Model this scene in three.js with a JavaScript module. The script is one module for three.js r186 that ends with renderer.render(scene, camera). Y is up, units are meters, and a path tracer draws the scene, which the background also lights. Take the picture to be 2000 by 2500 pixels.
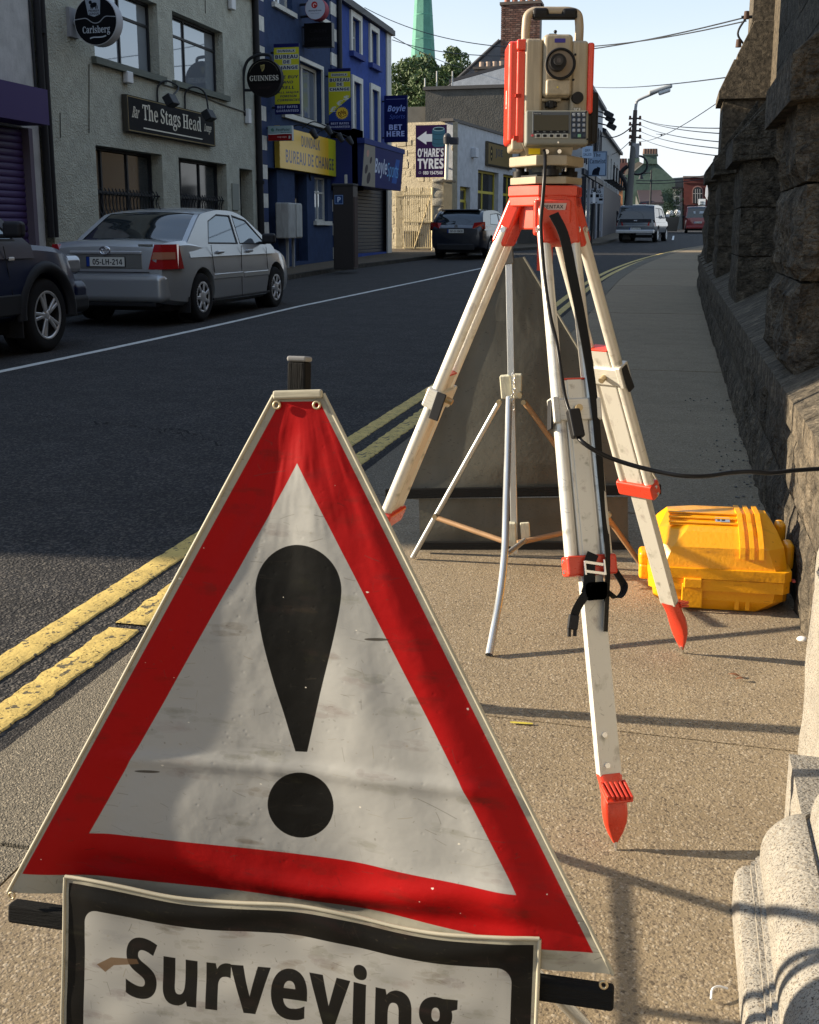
import * as THREE from 'three';
import { mergeGeometries, mergeVertices, toCreasedNormals } from 'three/addons/utils/BufferGeometryUtils.js';
import { RoundedBoxGeometry } from 'three/addons/geometries/RoundedBoxGeometry.js';
import { Brush, Evaluator, SUBTRACTION } from 'three-bvh-csg';

// ---------- camera ----------
const scene = new THREE.Scene();
const EYE = new THREE.Vector3(0, 1.1, 0), FOC = 2670, PPY = 1091, YAW = 13.5 * Math.PI / 180, PITCH = Math.atan((PPY - 563) / FOC);
const camera = new THREE.PerspectiveCamera(2 * Math.atan(1409 / FOC) * 180 / Math.PI, 2000 / 2818, 0.05, 900);
camera.position.copy(EYE);
camera.rotation.set(-PITCH, YAW, 0, 'YXZ');
camera.setViewOffset(2000, 2818, 0, 318, 2000, 2500);
camera.updateProjectionMatrix();

// ---------- light ----------
const TOSUN = new THREE.Vector3(-1, 0.315, 0.108).normalize();
const sun = new THREE.DirectionalLight(new THREE.Color().setRGB(1, 0.86, 0.66), 5);
sun.target.position.set(-10, 0, -20); sun.position.copy(TOSUN).multiplyScalar(80).add(sun.target.position);
sun.castShadow = true; sun.shadow.mapSize.set(4096, 4096); sun.shadow.radius = 1.6;
Object.assign(sun.shadow.camera, { left: -90, right: 60, top: 40, bottom: -40, near: 1, far: 260 });
scene.add(sun, sun.target);
const renderer = new THREE.WebGLRenderer();
renderer.toneMapping = THREE.LinearToneMapping;
renderer.toneMappingExposure = 2.5;
renderer.shadowMap.enabled = true;

// ---------- deterministic noise ----------
let seed = 12345;
const rnd = () => { seed = (seed * 1664525 + 1013904223) >>> 0; return seed / 4294967296; };
const rr = (a, b) => a + (b - a) * rnd();
const hsh = (x, y, s) => { let h = (x * 374761393 + y * 668265263 + s * 1442695041) | 0; h = Math.imul(h ^ (h >>> 13), 1274126177); return ((h ^ (h >>> 16)) >>> 0) / 4294967296; };
const sm = t => t * t * (3 - 2 * t);
const mixc = (a, b, t) => [a[0] + (b[0] - a[0]) * t, a[1] + (b[1] - a[1]) * t, a[2] + (b[2] - a[2]) * t];
const lerp = (a, b, t) => a + (b - a) * t;
const clamp = (v, a = 0, b = 1) => Math.min(b, Math.max(a, v));
function vnoise(x, y, per, s) {          // tileable value noise
  const xi = Math.floor(x), yi = Math.floor(y), u = sm(x - xi), v = sm(y - yi), m = n => ((n % per) + per) % per;
  const a = hsh(m(xi), m(yi), s), b = hsh(m(xi + 1), m(yi), s), c = hsh(m(xi), m(yi + 1), s), d = hsh(m(xi + 1), m(yi + 1), s);
  return lerp(lerp(a, b, u), lerp(c, d, u), v);
}
const fbm = (x, y, per, s, oct = 4) => { let v = 0, a = 0.5, t = 0; for (let i = 0; i < oct; i++) { v += a * vnoise(x, y, per, s + i * 17); t += a; x *= 2; y *= 2; per *= 2; a *= 0.5; } return v / t; };
const n3 = (x, y, z, s = 0) => {         // 3D value noise -1..1
  const xi = Math.floor(x), yi = Math.floor(y), zi = Math.floor(z), u = sm(x - xi), v = sm(y - yi), w = sm(z - zi);
  const h = (a, b, c) => hsh(a + c * 57, b - c * 131, s + c);
  const l = k => lerp(lerp(h(xi, yi, zi + k), h(xi + 1, yi, zi + k), u), lerp(h(xi, yi + 1, zi + k), h(xi + 1, yi + 1, zi + k), u), v);
  return lerp(l(0), l(1), w) * 2 - 1;
};

// ---------- sky (computed, equirectangular) ----------
{
  const W = 512, Hh = 256, d = new Float32Array(W * Hh * 4);
  for (let j = 0; j < Hh; j++) for (let i = 0; i < W; i++) {
    const el = ((j + 0.5) / Hh - 0.5) * Math.PI;             // row 0 = bottom
    const t = clamp(el / (Math.PI / 2)), a12 = sm(clamp(el / 0.24)), az = Math.pow(clamp((t - 0.1) / 0.9), 0.55);
    const e01 = Math.max(0, Math.sin(el));
    const c1 = fbm(i / 32, j / 10 + 3, 16, 5, 5), streak = clamp((c1 - 0.5) * 3.2) * (1 - Math.abs(t - 0.22) * 1.6);
    const cl = clamp(streak) * 0.5;
    let [r, g, b] = mixc(mixc([0.41, 0.425, 0.435], [0.305, 0.37, 0.42], a12), [0.12, 0.19, 0.33], az);
    r = lerp(r, 0.38, cl); g = lerp(g, 0.4, cl); b = lerp(b, 0.43, cl);
    if (el < 0) { r = 0.15; g = 0.15; b = 0.15; }
    const o = (j * W + i) * 4; d[o] = r; d[o + 1] = g; d[o + 2] = b; d[o + 3] = 1;
  }
  const t = new THREE.DataTexture(d, W, Hh, THREE.RGBAFormat, THREE.FloatType);
  t.mapping = THREE.EquirectangularReflectionMapping; t.magFilter = THREE.LinearFilter; t.minFilter = THREE.LinearFilter; t.needsUpdate = true;
  scene.background = t; scene.environment = t;
}

// ---------- pixel to place (display grid of the photograph, 1725 wide) ----------
const SC = 2000 / 1725;
function ray(dx, dy) {
  const x = (dx * SC - 1000) / FOC, y = -(dy * SC - PPY) / FOC, c = Math.cos(PITCH), s = Math.sin(PITCH), y2 = y * c - s, z2 = -y * s - c;
  return new THREE.Vector3(x * Math.cos(YAW) + z2 * Math.sin(YAW), y2, -x * Math.sin(YAW) + z2 * Math.cos(YAW));
}
const gy = z => { const a = -z - 9; return a < 0 ? 0 : a < 8 ? 0.015 * a * a / 16 : 0.015 * (a - 4); };   // the street climbs gently
const onX = (dx, dy, X) => { const r = ray(dx, dy); return r.multiplyScalar(X / r.x).add(EYE); };
const onZ = (dx, dy, Z) => { const r = ray(dx, dy); return r.multiplyScalar(Z / r.z).add(EYE); };
const onY = (dx, dy, Y) => { const r = ray(dx, dy); return r.multiplyScalar((Y - EYE.y) / r.y).add(EYE); };
const atD = (dx, dy, D) => ray(dx, dy).multiplyScalar(D).add(EYE);
const onG = (dx, dy, h = 0) => { const r = ray(dx, dy); let lo = 0, hi = 400; for (let i = 0; i < 60; i++) { const t = (lo + hi) / 2; (EYE.y + r.y * t > h + gy(r.z * t)) ? lo = t : hi = t; } return r.multiplyScalar(lo).add(EYE); };

// ---------- builders ----------
const V = (x, y, z) => new THREE.Vector3(x, y, z);
const taken = {};
const numbered = n => { const k = taken[n] = (taken[n] ?? -1) + 1; return k ? n + '_' + String(k).padStart(3, '0') : n; };
function shadow(m) { m.castShadow = m.receiveShadow = true; return m; }
function mk(name, geo, mat, parent) {
  if (Array.isArray(geo)) geo = merge(geo);
  const m = shadow(new THREE.Mesh(geo, mat)); m.name = parent === scene || !parent ? numbered(name) : name; (parent || scene).add(m); return m;
}
function merge(list) {
  return mergeGeometries(list.map(g => { g = g.index ? g.toNonIndexed() : g; for (const k of Object.keys(g.attributes)) if (!['position', 'normal', 'uv'].includes(k)) g.deleteAttribute(k); if (!g.attributes.uv) g.setAttribute('uv', new THREE.BufferAttribute(new Float32Array(g.attributes.position.count * 2), 2)); if (!g.attributes.normal) g.computeVertexNormals(); g.morphAttributes = {}; return g; }));
}
function thing(name, label, category, group) {
  const o = new THREE.Group(); o.name = numbered(name); o.userData = { label, category }; if (group) o.userData.group = group; scene.add(o); return o;
}
function tag(o, label, category, group) { o.userData.label = label; o.userData.category = category; if (group) o.userData.group = group; return o; }
const struct = o => { o.userData.kind = 'structure'; return o; };
function settle(g) {                       // parts were given in world space: move the group's origin to its base
  const b = new THREE.Box3().setFromObject(g), c = b.getCenter(V(0, 0, 0)); c.y = b.min.y;
  g.children.forEach(k => k.position.sub(c)); g.position.add(c); return g;
}
const box = (w, h, d, x = 0, y = 0, z = 0) => new THREE.BoxGeometry(w, h, d).translate(x, y, z);
const rbox = (w, h, d, r, x = 0, y = 0, z = 0, s = 2) => new RoundedBoxGeometry(w, h, d, s, Math.min(r, w / 2.01, h / 2.01, d / 2.01)).translate(x, y, z);
const span = (a, b) => box(Math.abs(b.x - a.x), Math.abs(b.y - a.y), Math.abs(b.z - a.z), (a.x + b.x) / 2, (a.y + b.y) / 2, (a.z + b.z) / 2);
const cyl = (r1, r2, h, seg = 16, open = false) => new THREE.CylinderGeometry(r1, r2, h, seg, 1, open);
function bar(a, b, r1, r2 = r1, seg = 12) {          // round bar a -> b
  const d = b.clone().sub(a), g = cyl(r2, r1, d.length(), seg);
  return g.applyQuaternion(new THREE.Quaternion().setFromUnitVectors(V(0, 1, 0), d.clone().normalize())).translate((a.x + b.x) / 2, (a.y + b.y) / 2, (a.z + b.z) / 2);
}
function basis(o, ux, uy, uz) { return new THREE.Matrix4().makeBasis(ux, uy, uz).setPosition(o); }
function flatbar(a, b, side, w, t, r = 0.002) {      // rectangular bar: w along side, t across
  const d = b.clone().sub(a), L = d.length(), uy = d.normalize(), ux = side.clone().sub(uy.clone().multiplyScalar(side.dot(uy))).normalize(), uz = ux.clone().cross(uy);
  return rbox(w, L, t, r, 0, 0, 0, 1).applyMatrix4(basis(a.clone().add(b).multiplyScalar(0.5), ux, uy, uz));
}
const tube = (pts, r, n = 40, seg = 8) => new THREE.TubeGeometry(new THREE.CatmullRomCurve3(pts), n, r, seg);
function lathe(prof, seg = 24) { return new THREE.LatheGeometry(prof.map(p => new THREE.Vector2(p[0], p[1])), seg); }
function poly(pts, holes = []) {
  const s = new THREE.Shape(pts.map(p => new THREE.Vector2(p[0], p[1])));
  for (const h of holes) s.holes.push(new THREE.Path(h.map(p => new THREE.Vector2(p[0], p[1])))); return s;
}
const rect = (a, b, c, d) => [[a, b], [c, b], [c, d], [a, d]];
const ext = (pts, depth, holes, bevel = 0) => new THREE.ExtrudeGeometry(poly(pts, holes), { depth, bevelEnabled: bevel > 0, bevelSize: bevel, bevelThickness: bevel, bevelSegments: 2, curveSegments: 16 });
const FX = X => basis(V(X, 0, 0), V(0, 0, -1), V(0, 1, 0), V(1, 0, 0));           // wall facing the road: u = -z, v = y, depth toward +x
const FZ = Z => basis(V(0, 0, Z), V(1, 0, 0), V(0, 1, 0), V(0, 0, 1));
const FL = (x0, z0, x1, z1) => { const u = V(x1 - x0, 0, z1 - z0).normalize(); return basis(V(x0, 0, z0), u, V(0, 1, 0), u.clone().cross(V(0, 1, 0))); };
function uvm(g, s = 1, off = 0) {          // uv in metres by the dominant normal
  g = g.index ? g.toNonIndexed() : g; if (!g.attributes.normal) g.computeVertexNormals();
  const p = g.attributes.position, n = g.attributes.normal, uv = new Float32Array(p.count * 2);
  for (let i = 0; i < p.count; i += 3) {
    const ax = Math.abs(n.getX(i) + n.getX(i + 1) + n.getX(i + 2)), ay = Math.abs(n.getY(i) + n.getY(i + 1) + n.getY(i + 2)), az = Math.abs(n.getZ(i) + n.getZ(i + 1) + n.getZ(i + 2));
    for (let k = i; k < i + 3; k++) {
      const x = p.getX(k), y = p.getY(k), z = p.getZ(k);
      const [u, v] = ay > ax && ay > az ? [x, z] : ax > az ? [z, y] : [x, y];
      uv[k * 2] = u / s + off; uv[k * 2 + 1] = v / s + off * 0.7;
    }
  }
  g.setAttribute('uv', new THREE.BufferAttribute(uv, 2)); return g;
}
function grid(nu, nv, fn) {                 // parametric sheet, uv 0..1
  const p = [], uv = [], ix = [];
  for (let j = 0; j <= nv; j++) for (let i = 0; i <= nu; i++) { const q = fn(i / nu, j / nv); p.push(q.x, q.y, q.z); uv.push(i / nu, j / nv); }
  for (let j = 0; j < nv; j++) for (let i = 0; i < nu; i++) { const a = j * (nu + 1) + i, b = a + 1, c = a + nu + 1, d = c + 1; ix.push(a, b, d, a, d, c); }
  const g = new THREE.BufferGeometry(); g.setAttribute('position', new THREE.Float32BufferAttribute(p, 3)); g.setAttribute('uv', new THREE.Float32BufferAttribute(uv, 2)); g.setIndex(ix); g.computeVertexNormals(); return g;
}
// a prism: ring of 4..n corner points bottom and top (same order)
function hull(bot, top) {
  const n = bot.length, p = [], push = (...q) => q.forEach(v => p.push(v.x, v.y, v.z));
  for (let i = 0; i < n; i++) { const j = (i + 1) % n; push(bot[i], bot[j], top[j], bot[i], top[j], top[i]); }
  for (let i = 1; i < n - 1; i++) { push(top[0], top[i], top[i + 1]); push(bot[0], bot[i + 1], bot[i]); }
  const g = new THREE.BufferGeometry(); g.setAttribute('position', new THREE.Float32BufferAttribute(p, 3)); g.computeVertexNormals(); g.setAttribute('uv', new THREE.Float32BufferAttribute(new Float32Array(p.length / 3 * 2), 2)); return g;
}

// ---------- textures ----------
function dtex(N, fn, srgb = true, M = N) {
  const d = new Uint8Array(N * M * 4);
  for (let j = 0; j < M; j++) for (let i = 0; i < N; i++) { const c = fn(i, j), o = (j * N + i) * 4; d[o] = clamp(c[0], 0, 1) * 255; d[o + 1] = clamp(c[1], 0, 1) * 255; d[o + 2] = clamp(c[2], 0, 1) * 255; d[o + 3] = 255; }
  const t = new THREE.DataTexture(d, N, M); t.wrapS = t.wrapT = THREE.RepeatWrapping; t.magFilter = THREE.LinearFilter; t.minFilter = THREE.LinearMipmapLinearFilter; t.generateMipmaps = true; if (srgb) t.colorSpace = THREE.SRGBColorSpace; t.needsUpdate = true; return t;
}
function speckle(N, count, rmin, rmax, s) {   // scattered aggregate: tone and height buffers
  const tone = new Float32Array(N * N).fill(-1), hgt = new Float32Array(N * N); seed = s;
  for (let k = 0; k < count; k++) {
    const cx = rnd() * N, cy = rnd() * N, r = lerp(rmin, rmax, rnd() ** 2), e = rr(0.6, 1), a = rnd() * 3.14, ca = Math.cos(a), sa = Math.sin(a), t = rnd(), R = Math.ceil(r);
    for (let y = -R; y <= R; y++) for (let x = -R; x <= R; x++) {
      const u = (x * ca + y * sa) / r, v = (-x * sa + y * ca) / (r * e), q = u * u + v * v; if (q > 1) continue;
      const o = (((cy + y | 0) + N) % N) * N + (((cx + x | 0) + N) % N); tone[o] = t; hgt[o] = Math.max(hgt[o] * 0.6, Math.sqrt(1 - q) * (0.6 + 0.4 * t));
    }
  }
  return { tone, hgt };
}
const ramp = (stops, t) => { t = clamp(t) * (stops.length - 1); const i = Math.min(stops.length - 2, Math.floor(t)); return mixc(stops[i], stops[i + 1], t - i); };
function canvas(w, h, draw) {
  const c = document.createElement('canvas'); c.width = w; c.height = h; const x = c.getContext('2d'); draw(x, w, h);
  const t = new THREE.CanvasTexture(c); t.colorSpace = THREE.SRGBColorSpace; t.anisotropy = 8; return t;
}
function fitText(x, s, cx, cy, w, h, col, font = 'bold 100px sans-serif', tilt = 0) {   // text stretched to a box, centred
  x.save(); x.translate(cx, cy); if (tilt) x.transform(1, 0, tilt, 1, 0, 0); x.font = font; const m = x.measureText(s), a = m.actualBoundingBoxAscent, b = m.actualBoundingBoxDescent, l = m.actualBoundingBoxLeft, r = m.actualBoundingBoxRight;
  x.scale(w / (l + r), h / (a + b)); x.fillStyle = col; x.textAlign = 'left'; x.fillText(s, -(r - l) / 2, (a - b) / 2); x.restore();
}
const SM = (c, o = {}) => new THREE.MeshPhysicalMaterial({ color: Array.isArray(c) ? new THREE.Color().setRGB(...c) : c, roughness: 0.75, specularIntensity: o.metalness ? 1 : 0.4, ...o });
const PM = (c, o = {}) => new THREE.MeshPhysicalMaterial({ color: Array.isArray(c) ? new THREE.Color().setRGB(...c) : c, roughness: 0.5, ...o });

// aggregate concrete of the pavement (tile = 1.2 m)
const agg = speckle(1024, 70000, 0.9, 3.6, 77);
const aggMap = dtex(1024, (i, j) => {
  const o = j * 1024 + i, t = agg.tone[o], c = fbm(i / 128, j / 128, 8, 3, 4), f = hsh(i, j, 8);
  let b = mixc([0.49, 0.435, 0.35], [0.58, 0.52, 0.425], c); b = b.map(v => v * (0.88 + 0.24 * f));
  if (t >= 0) b = mixc(b, ramp([[0.3, 0.265, 0.225], [0.51, 0.455, 0.38], [0.57, 0.515, 0.435], [0.7, 0.655, 0.58]], t), 0.7);
  return b;
});
const aggBump = dtex(1024, (i, j) => { const o = j * 1024 + i, v = 0.25 + agg.hgt[o] * 0.55 + hsh(i, j, 4) * 0.12 + fbm(i / 64, j / 64, 16, 9, 3) * 0.1; return [v, v, v]; }, false);
// asphalt (tile = 1.5 m)
const asp = speckle(1024, 26000, 2, 6.5, 5);
const aspMap = dtex(1024, (i, j) => {
  const o = j * 1024 + i, t = asp.tone[o], c = fbm(i / 128, j / 128, 8, 31, 5), f = hsh(i, j, 18);
  let b = [0.165, 0.165, 0.17].map(v => v * (0.8 + 0.4 * f)); if (t >= 0) b = mixc(b, ramp([[0.2, 0.2, 0.205], [0.27, 0.262, 0.26], [0.33, 0.315, 0.3], [0.42, 0.4, 0.37]], t), 0.8);
  return b.map(v => v * (0.78 + 0.3 * c));
});
const aspBump = dtex(1024, (i, j) => { const o = j * 1024 + i, v = 0.12 + asp.hgt[o] * 0.75 + hsh(i, j, 44) * 0.1; return [v, v, v]; }, false);
// general grime / plaster / stone (tile used at several scales)
const plaster = dtex(512, (i, j) => { const c = fbm(i / 64, j / 64, 8, 51, 5), f = hsh(i, j, 2), s = fbm(i / 12, j / 90, 0 || 44, 6, 3); const v = 0.84 + 0.16 * c + 0.05 * f - 0.06 * s; const pit = hsh(i >> 1, j >> 1, 91) > 0.996 ? 0.55 : 1; return [v * pit, v * pit, v * pit * 0.99]; });
const plasterBump = dtex(512, (i, j) => { const c = fbm(i / 8, j / 8, 64, 71, 3), v = 0.3 + 0.6 * c - (hsh(i >> 1, j >> 1, 91) > 0.996 ? 0.3 : 0); return [v, v, v]; }, false);
const stoneMap = dtex(512, (i, j) => { const c = fbm(i / 40, j / 40, 64, 15, 5), d = fbm(i / 8, j / 5, 64, 25, 3), f = hsh(i, j, 16); let b = mixc([0.15, 0.142, 0.13], [0.53, 0.49, 0.43], clamp((c - 0.5) * 1.5 + 0.5) * 0.6 + d * 0.4); const pit = hsh(i >> 1, j >> 1, 66) > 0.965 ? 0.5 : 1; return b.map(v => v * (0.78 + 0.44 * f) * pit); });
const stoneBump = dtex(512, (i, j) => { const c = fbm(i / 16, j / 16, 32, 19, 5), r = Math.abs(fbm(i / 32, j / 24, 32, 22, 4) - 0.5) * 2; const v = 0.5 * c + 0.5 * r; return [v, v, v]; }, false);
const graniteMap = dtex(512, (i, j) => { const f = vnoise(i / 2.2, j / 2.2, 233, 60), g = vnoise(i / 3.1 + 9, j / 3.1, 165, 61), c = fbm(i / 64, j / 64, 8, 63, 4); let b = mixc([0.5, 0.485, 0.455], [0.6, 0.58, 0.54], c); if (f > 0.66) b = mixc(b, [0.24, 0.225, 0.21], clamp((f - 0.66) * 5)); if (g > 0.74) b = mixc(b, [0.47, 0.43, 0.37], 0.7); return b; });
const graniteBump = dtex(256, (i, j) => { const v = fbm(i / 3, j / 3, 85, 64, 3); return [v, v, v]; }, false);
const grime = dtex(512, (i, j) => { const c = fbm(i / 50, j / 110, 10, 101, 5), f = hsh(i, j, 12), s = hsh(i >> 2, j, 33) > 0.992 ? 0.75 : 1; const v = (0.8 + 0.22 * c + 0.04 * f) * s; return [v, v, v * 0.985]; });
const rough1 = dtex(256, (i, j) => { const v = 0.55 + 0.5 * fbm(i / 20, j / 20, 12.8 | 0 || 12, 111, 4); return [v, v, v]; }, false);
const rep = (t, a, b = a) => { const c = t.clone(); c.repeat.set(a, b); c.needsUpdate = true; return c; };

// ---------- ground, road, kerbs, pavements ----------
const ROADY = -0.09;
const kx = z => z > -20 ? -1.38 : -1.38 + 0.0033 * (z + 20) ** 2;                       // kerb by the church
const LK = [[12, -8.1], [-27, -8.1], [-34, -7.5], [-40, -6.5], [-46, -4.5], [-50, -3.2], [-60, -2.9], [-130, -2.9]];
const lx = z => { for (let i = 0; i < LK.length - 1; i++) if (z <= LK[i][0] && z >= LK[i + 1][0]) return lerp(LK[i][1], LK[i + 1][1], (z - LK[i][0]) / (LK[i + 1][0] - LK[i][0])); return z > 0 ? -8.1 : -2.9; };
const zs = (a, b, n) => Array.from({ length: n + 1 }, (_, i) => lerp(a, b, i / n));
function strip(xa, xb, list, y, s, nx = 1) {             // sheet following the street, uv in metres
  const g = grid(nx, list.length - 1, (u, v) => { const z = list[Math.round(v * (list.length - 1))]; return V(lerp(xa(z), xb(z), u), gy(z) + y, z); });
  return uvm(g, s);
}
const matAsphalt = SM(0xffffff, { map: aspMap, bumpMap: aspBump, bumpScale: 0.006, roughness: 0.9 });
const matAgg = SM(0xffffff, { map: aggMap, bumpMap: aggBump, bumpScale: 0.0013, roughness: 0.92 });
const matAgg2 = SM([0.96, 0.96, 0.96], { map: aggMap, bumpMap: aggBump, bumpScale: 0.0013, roughness: 0.92 });
const matKerb = SM([0.86, 0.83, 0.77], { map: aspMap.clone(), bumpMap: aggBump, bumpScale: 0.004, roughness: 0.95 });
matKerb.map = dtex(512, (i, j) => { const t = agg.tone[(j * 2) * 1024 + i * 2], f = hsh(i, j, 77); let b = [0.46, 0.44, 0.4].map(v => v * (0.75 + 0.5 * f)); if (t >= 0) b = mixc(b, ramp([[0.27, 0.26, 0.24], [0.5, 0.475, 0.43], [0.74, 0.7, 0.63]], t), 0.85); return b; });
const zl = [...zs(14, -20, 68), ...zs(-21, -130, 80)];
struct(mk('ground', strip(() => -160, () => 160, [40, 14, 0, -9, -13, -17, -40, -80, -130, -200, -420], -0.22, 1.5, 8), SM([0.09, 0.09, 0.085]), scene));
const road = struct(mk('road', strip(z => lx(z) - 0.1, z => kx(z) + 0.1, zl, ROADY, 1.5, 2), matAsphalt, scene));
mk('gutter_strip', strip(z => kx(z) - 0.13, z => kx(z) + 0.005, zl, ROADY + 0.004, 0.7), SM([0.72, 0.72, 0.75], { map: aspMap, bumpMap: aspBump, bumpScale: 0.004, roughness: 0.95 }), road);

function paintLine(xc, w, z0, z1, y, step, jag, s, gaps = []) {   // thermoplastic line with chipped edges
  const pcs = []; let cur = [];
  const flush = () => { if (cur.length > 1) pcs.push(cur); cur = []; };
  for (let z = z0; z > z1; z -= step * (z < -8 ? 4 : 1)) {
    const gap = gaps.some(([a, b]) => z < a && z > b); if (gap) { flush(); continue; }
    const j = z < -8 ? jag * 0.5 : jag;
    cur.push([z, xc(z) - w / 2 + (vnoise(z * 18, 1, 9999, s) - 0.5) * j + (vnoise(z * 55, 3, 9999, s) - 0.5) * j * 0.8, xc(z) + w / 2 + (vnoise(z * 16, 7, 9999, s) - 0.5) * j + (vnoise(z * 60, 9, 9999, s) - 0.5) * j * 0.9]);
  }
  flush();
  return merge(pcs.map(c => {
    const n = c.length - 1, prof = [[0, -0.003], [0.04, 1], [0.5, 1], [0.96, 1], [1, -0.003]];
    return uvm(grid(4, n, (u, v) => { const q = c[Math.round(v * n)], pr = prof[Math.round(u * 4)]; return V(lerp(q[1], q[2], pr[0]), gy(q[0]) + y + (pr[1] > 0 ? 0.0018 : -0.003), q[0]); }), 0.5);
  }));
}
const yelTex = dtex(512, (i, j) => { const c = fbm(i / 40, j / 40, 13, 121, 5), f = hsh(i, j, 21), cr = Math.abs(fbm(i / 60, j / 60, 9, 131, 4) - 0.5) < 0.006 ? 0.5 : 1, pit = hsh(i >> 2, j >> 2, 29) > 0.988 ? 0.55 : 1; const k = (0.84 + 0.22 * c + 0.06 * f) * cr * pit, w = fbm(i / 22, j / 22, 23, 141, 5); return w > 0.7 ? [0.36, 0.33, 0.26] : [0.78 * k, 0.68 * k, 0.4 * k]; });
const matYellow = SM(0xffffff, { map: yelTex, bumpMap: plasterBump, bumpScale: 0.002, roughness: 0.7 });
mk('yellow_line', paintLine(z => kx(z) - 0.39, 0.1, 1, -75, ROADY + 0.004, 0.02, 0.006, 5), matYellow, road);
mk('yellow_line', paintLine(z => kx(z) - 0.2, 0.105, 1, -75, ROADY + 0.004, 0.02, 0.012, 8, [[-2.87, -2.9]]), matYellow, road);
const wx = z => z > -16 ? -5.6 : -5.6 + (-16 - z) * 0.058;
mk('white_line', paintLine(wx, 0.075, -3, -33, ROADY + 0.004, 0.05, 0.014, 15), SM([0.62, 0.62, 0.6], { map: grime, roughness: 0.75 }), road);
mk('white_line', paintLine(() => -0.2, 0.1, -60, -72, ROADY + 0.004, 0.3, 0.0, 15), SM([0.62, 0.62, 0.6], { roughness: 0.75 }), road);

seed = 222; for (const [x0, y0, x1, y1] of [[205, 892, 455, 912], [60, 878, 230, 893], [330, 905, 470, 935]]) { const N = 90, pts = []; for (let i = 0; i <= N; i++) { const t = i / N; pts.push(onG(lerp(x0, x1, t), lerp(y0, y1, t) + (vnoise(t * 14, x0, 999, 4) - 0.5) * 12 + (vnoise(t * 45, x0, 999, 5) - 0.5) * 5, ROADY)); } mk('road_crack', grid(1, N, (u, v) => { const i = Math.round(v * N), q = pts[i], w = Math.max(0.0004, 0.013 * (vnoise(i * 0.45, 3, 999, x0) - 0.42)) * (u - 0.5) * 2; return V(q.x, gy(q.z) + ROADY + 0.0025, q.z + w * 2.2); }), SM([0.014, 0.014, 0.014], { roughness: 1 }), road); }
// pavement beside the church: cast slabs with open joints
const pave = struct(mk('pavement', strip(z => kx(z) + 0.29, z => kx(z) + 8, zl, -0.016, 1.2), SM([0.1, 0.09, 0.075]), scene));
const joints = [6, 4, 2, 0.15, -1.05, -2.33, -4.3, -5.2, -7.06, -8.96]; for (let z = -10.9; z > -60; z -= 1.95) joints.push(z);
joints.forEach((z0, i) => {
  if (i === joints.length - 1) return; const z1 = joints[i + 1], g = 0.004, sk = i > 3 && i < 9 ? 0.03 : 0;
  const xi = z => kx(z) + 0.305, xo = z => (z > -22 ? 0.95 : kx(z) + 6), top = 0.0 - (i % 3) * 0.0012;
  const q = (z, y) => [V(xi(z), gy(z) + y, z - g - sk), V(xo(z), gy(z) + y, z - g + sk)], q2 = (z, y) => [V(xi(z), gy(z) + y, z + g - sk), V(xo(z), gy(z) + y, z + g + sk)];
  const A = q(z0, -0.03), B = q2(z1, -0.03), C = q(z0, top), D = q2(z1, top);
  mk('slab', uvm(hull([A[0], A[1], B[1], B[0]], [C[0], C[1], D[1], D[0]]), 1.2, i * 0.37), i % 2 ? matAgg : matAgg2, pave);
});
const kerbR = struct(new THREE.Group()); kerbR.name = 'kerb'; scene.add(kerbR);
for (let z = 3, i = 0; z > -60; z -= 0.92, i++) {
  const z1 = z - 0.912, a = kx(z), b = kx(z1), w = 0.3, t = -0.002 + 0.004 * hsh(i, 1, 1), e = 0.018;
  const bot = [V(a, gy(z) - 0.15, z), V(a + w, gy(z) - 0.15, z), V(b + w, gy(z1) - 0.15, z1), V(b, gy(z1) - 0.15, z1)];
  const mid = [V(a, gy(z) + t - e, z), V(a + w, gy(z) + t - e, z), V(b + w, gy(z1) + t - e, z1), V(b, gy(z1) + t - e, z1)];
  const top = [V(a + e, gy(z) + t, z), V(a + w, gy(z) + t, z), V(b + w, gy(z1) + t, z1), V(b + e, gy(z1) + t, z1)];
  mk('kerb_stone', uvm(merge([hull(bot, mid), hull(mid, top)]), 0.8, i * 0.31), matKerb, kerbR);
}
// far pavement by the shops
const FXX = -9.5;
const paveL = struct(mk('pavement', strip(z => -14, z => lx(z) - 0.14, zl, 0.004, 1.2), SM([0.42, 0.42, 0.44], { map: aggMap, bumpMap: aggBump, bumpScale: 0.003, roughness: 0.93 }), scene));
const kerbL = struct(new THREE.Group()); kerbL.name = 'kerb_001'; scene.add(kerbL);
for (let z = -4, i = 0; z > -60; z -= 0.9, i++) {
  const z1 = z - 0.885, a = lx(z), b = lx(z1), w = 0.15, t = 0.006 + 0.008 * hsh(i, 2, 1);
  const bot = [V(a - w, gy(z) - 0.2, z), V(a, gy(z) - 0.2, z), V(b, gy(z1) - 0.2, z1), V(b - w, gy(z1) - 0.2, z1)], top = [V(a - w, gy(z) + t, z), V(a - 0.02, gy(z) + t, z), V(b - 0.02, gy(z1) + t, z1), V(b - w, gy(z1) + t, z1)];
  mk('kerb_stone', uvm(hull(bot, top), 0.8, i * 0.3), SM([0.34, 0.34, 0.33], { map: stoneMap, bumpMap: stoneBump, bumpScale: 0.006 }), kerbL);
}

const curve0 = (p, z) => { for (let i = 0; i < p.length - 1; i++) if (z <= p[i][0] && z >= p[i + 1][0]) return lerp(p[i][1], p[i + 1][1], (z - p[i][0]) / (p[i + 1][0] - p[i][0])); return z > p[0][0] ? p[0][1] : p[p.length - 1][1]; };
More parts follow.
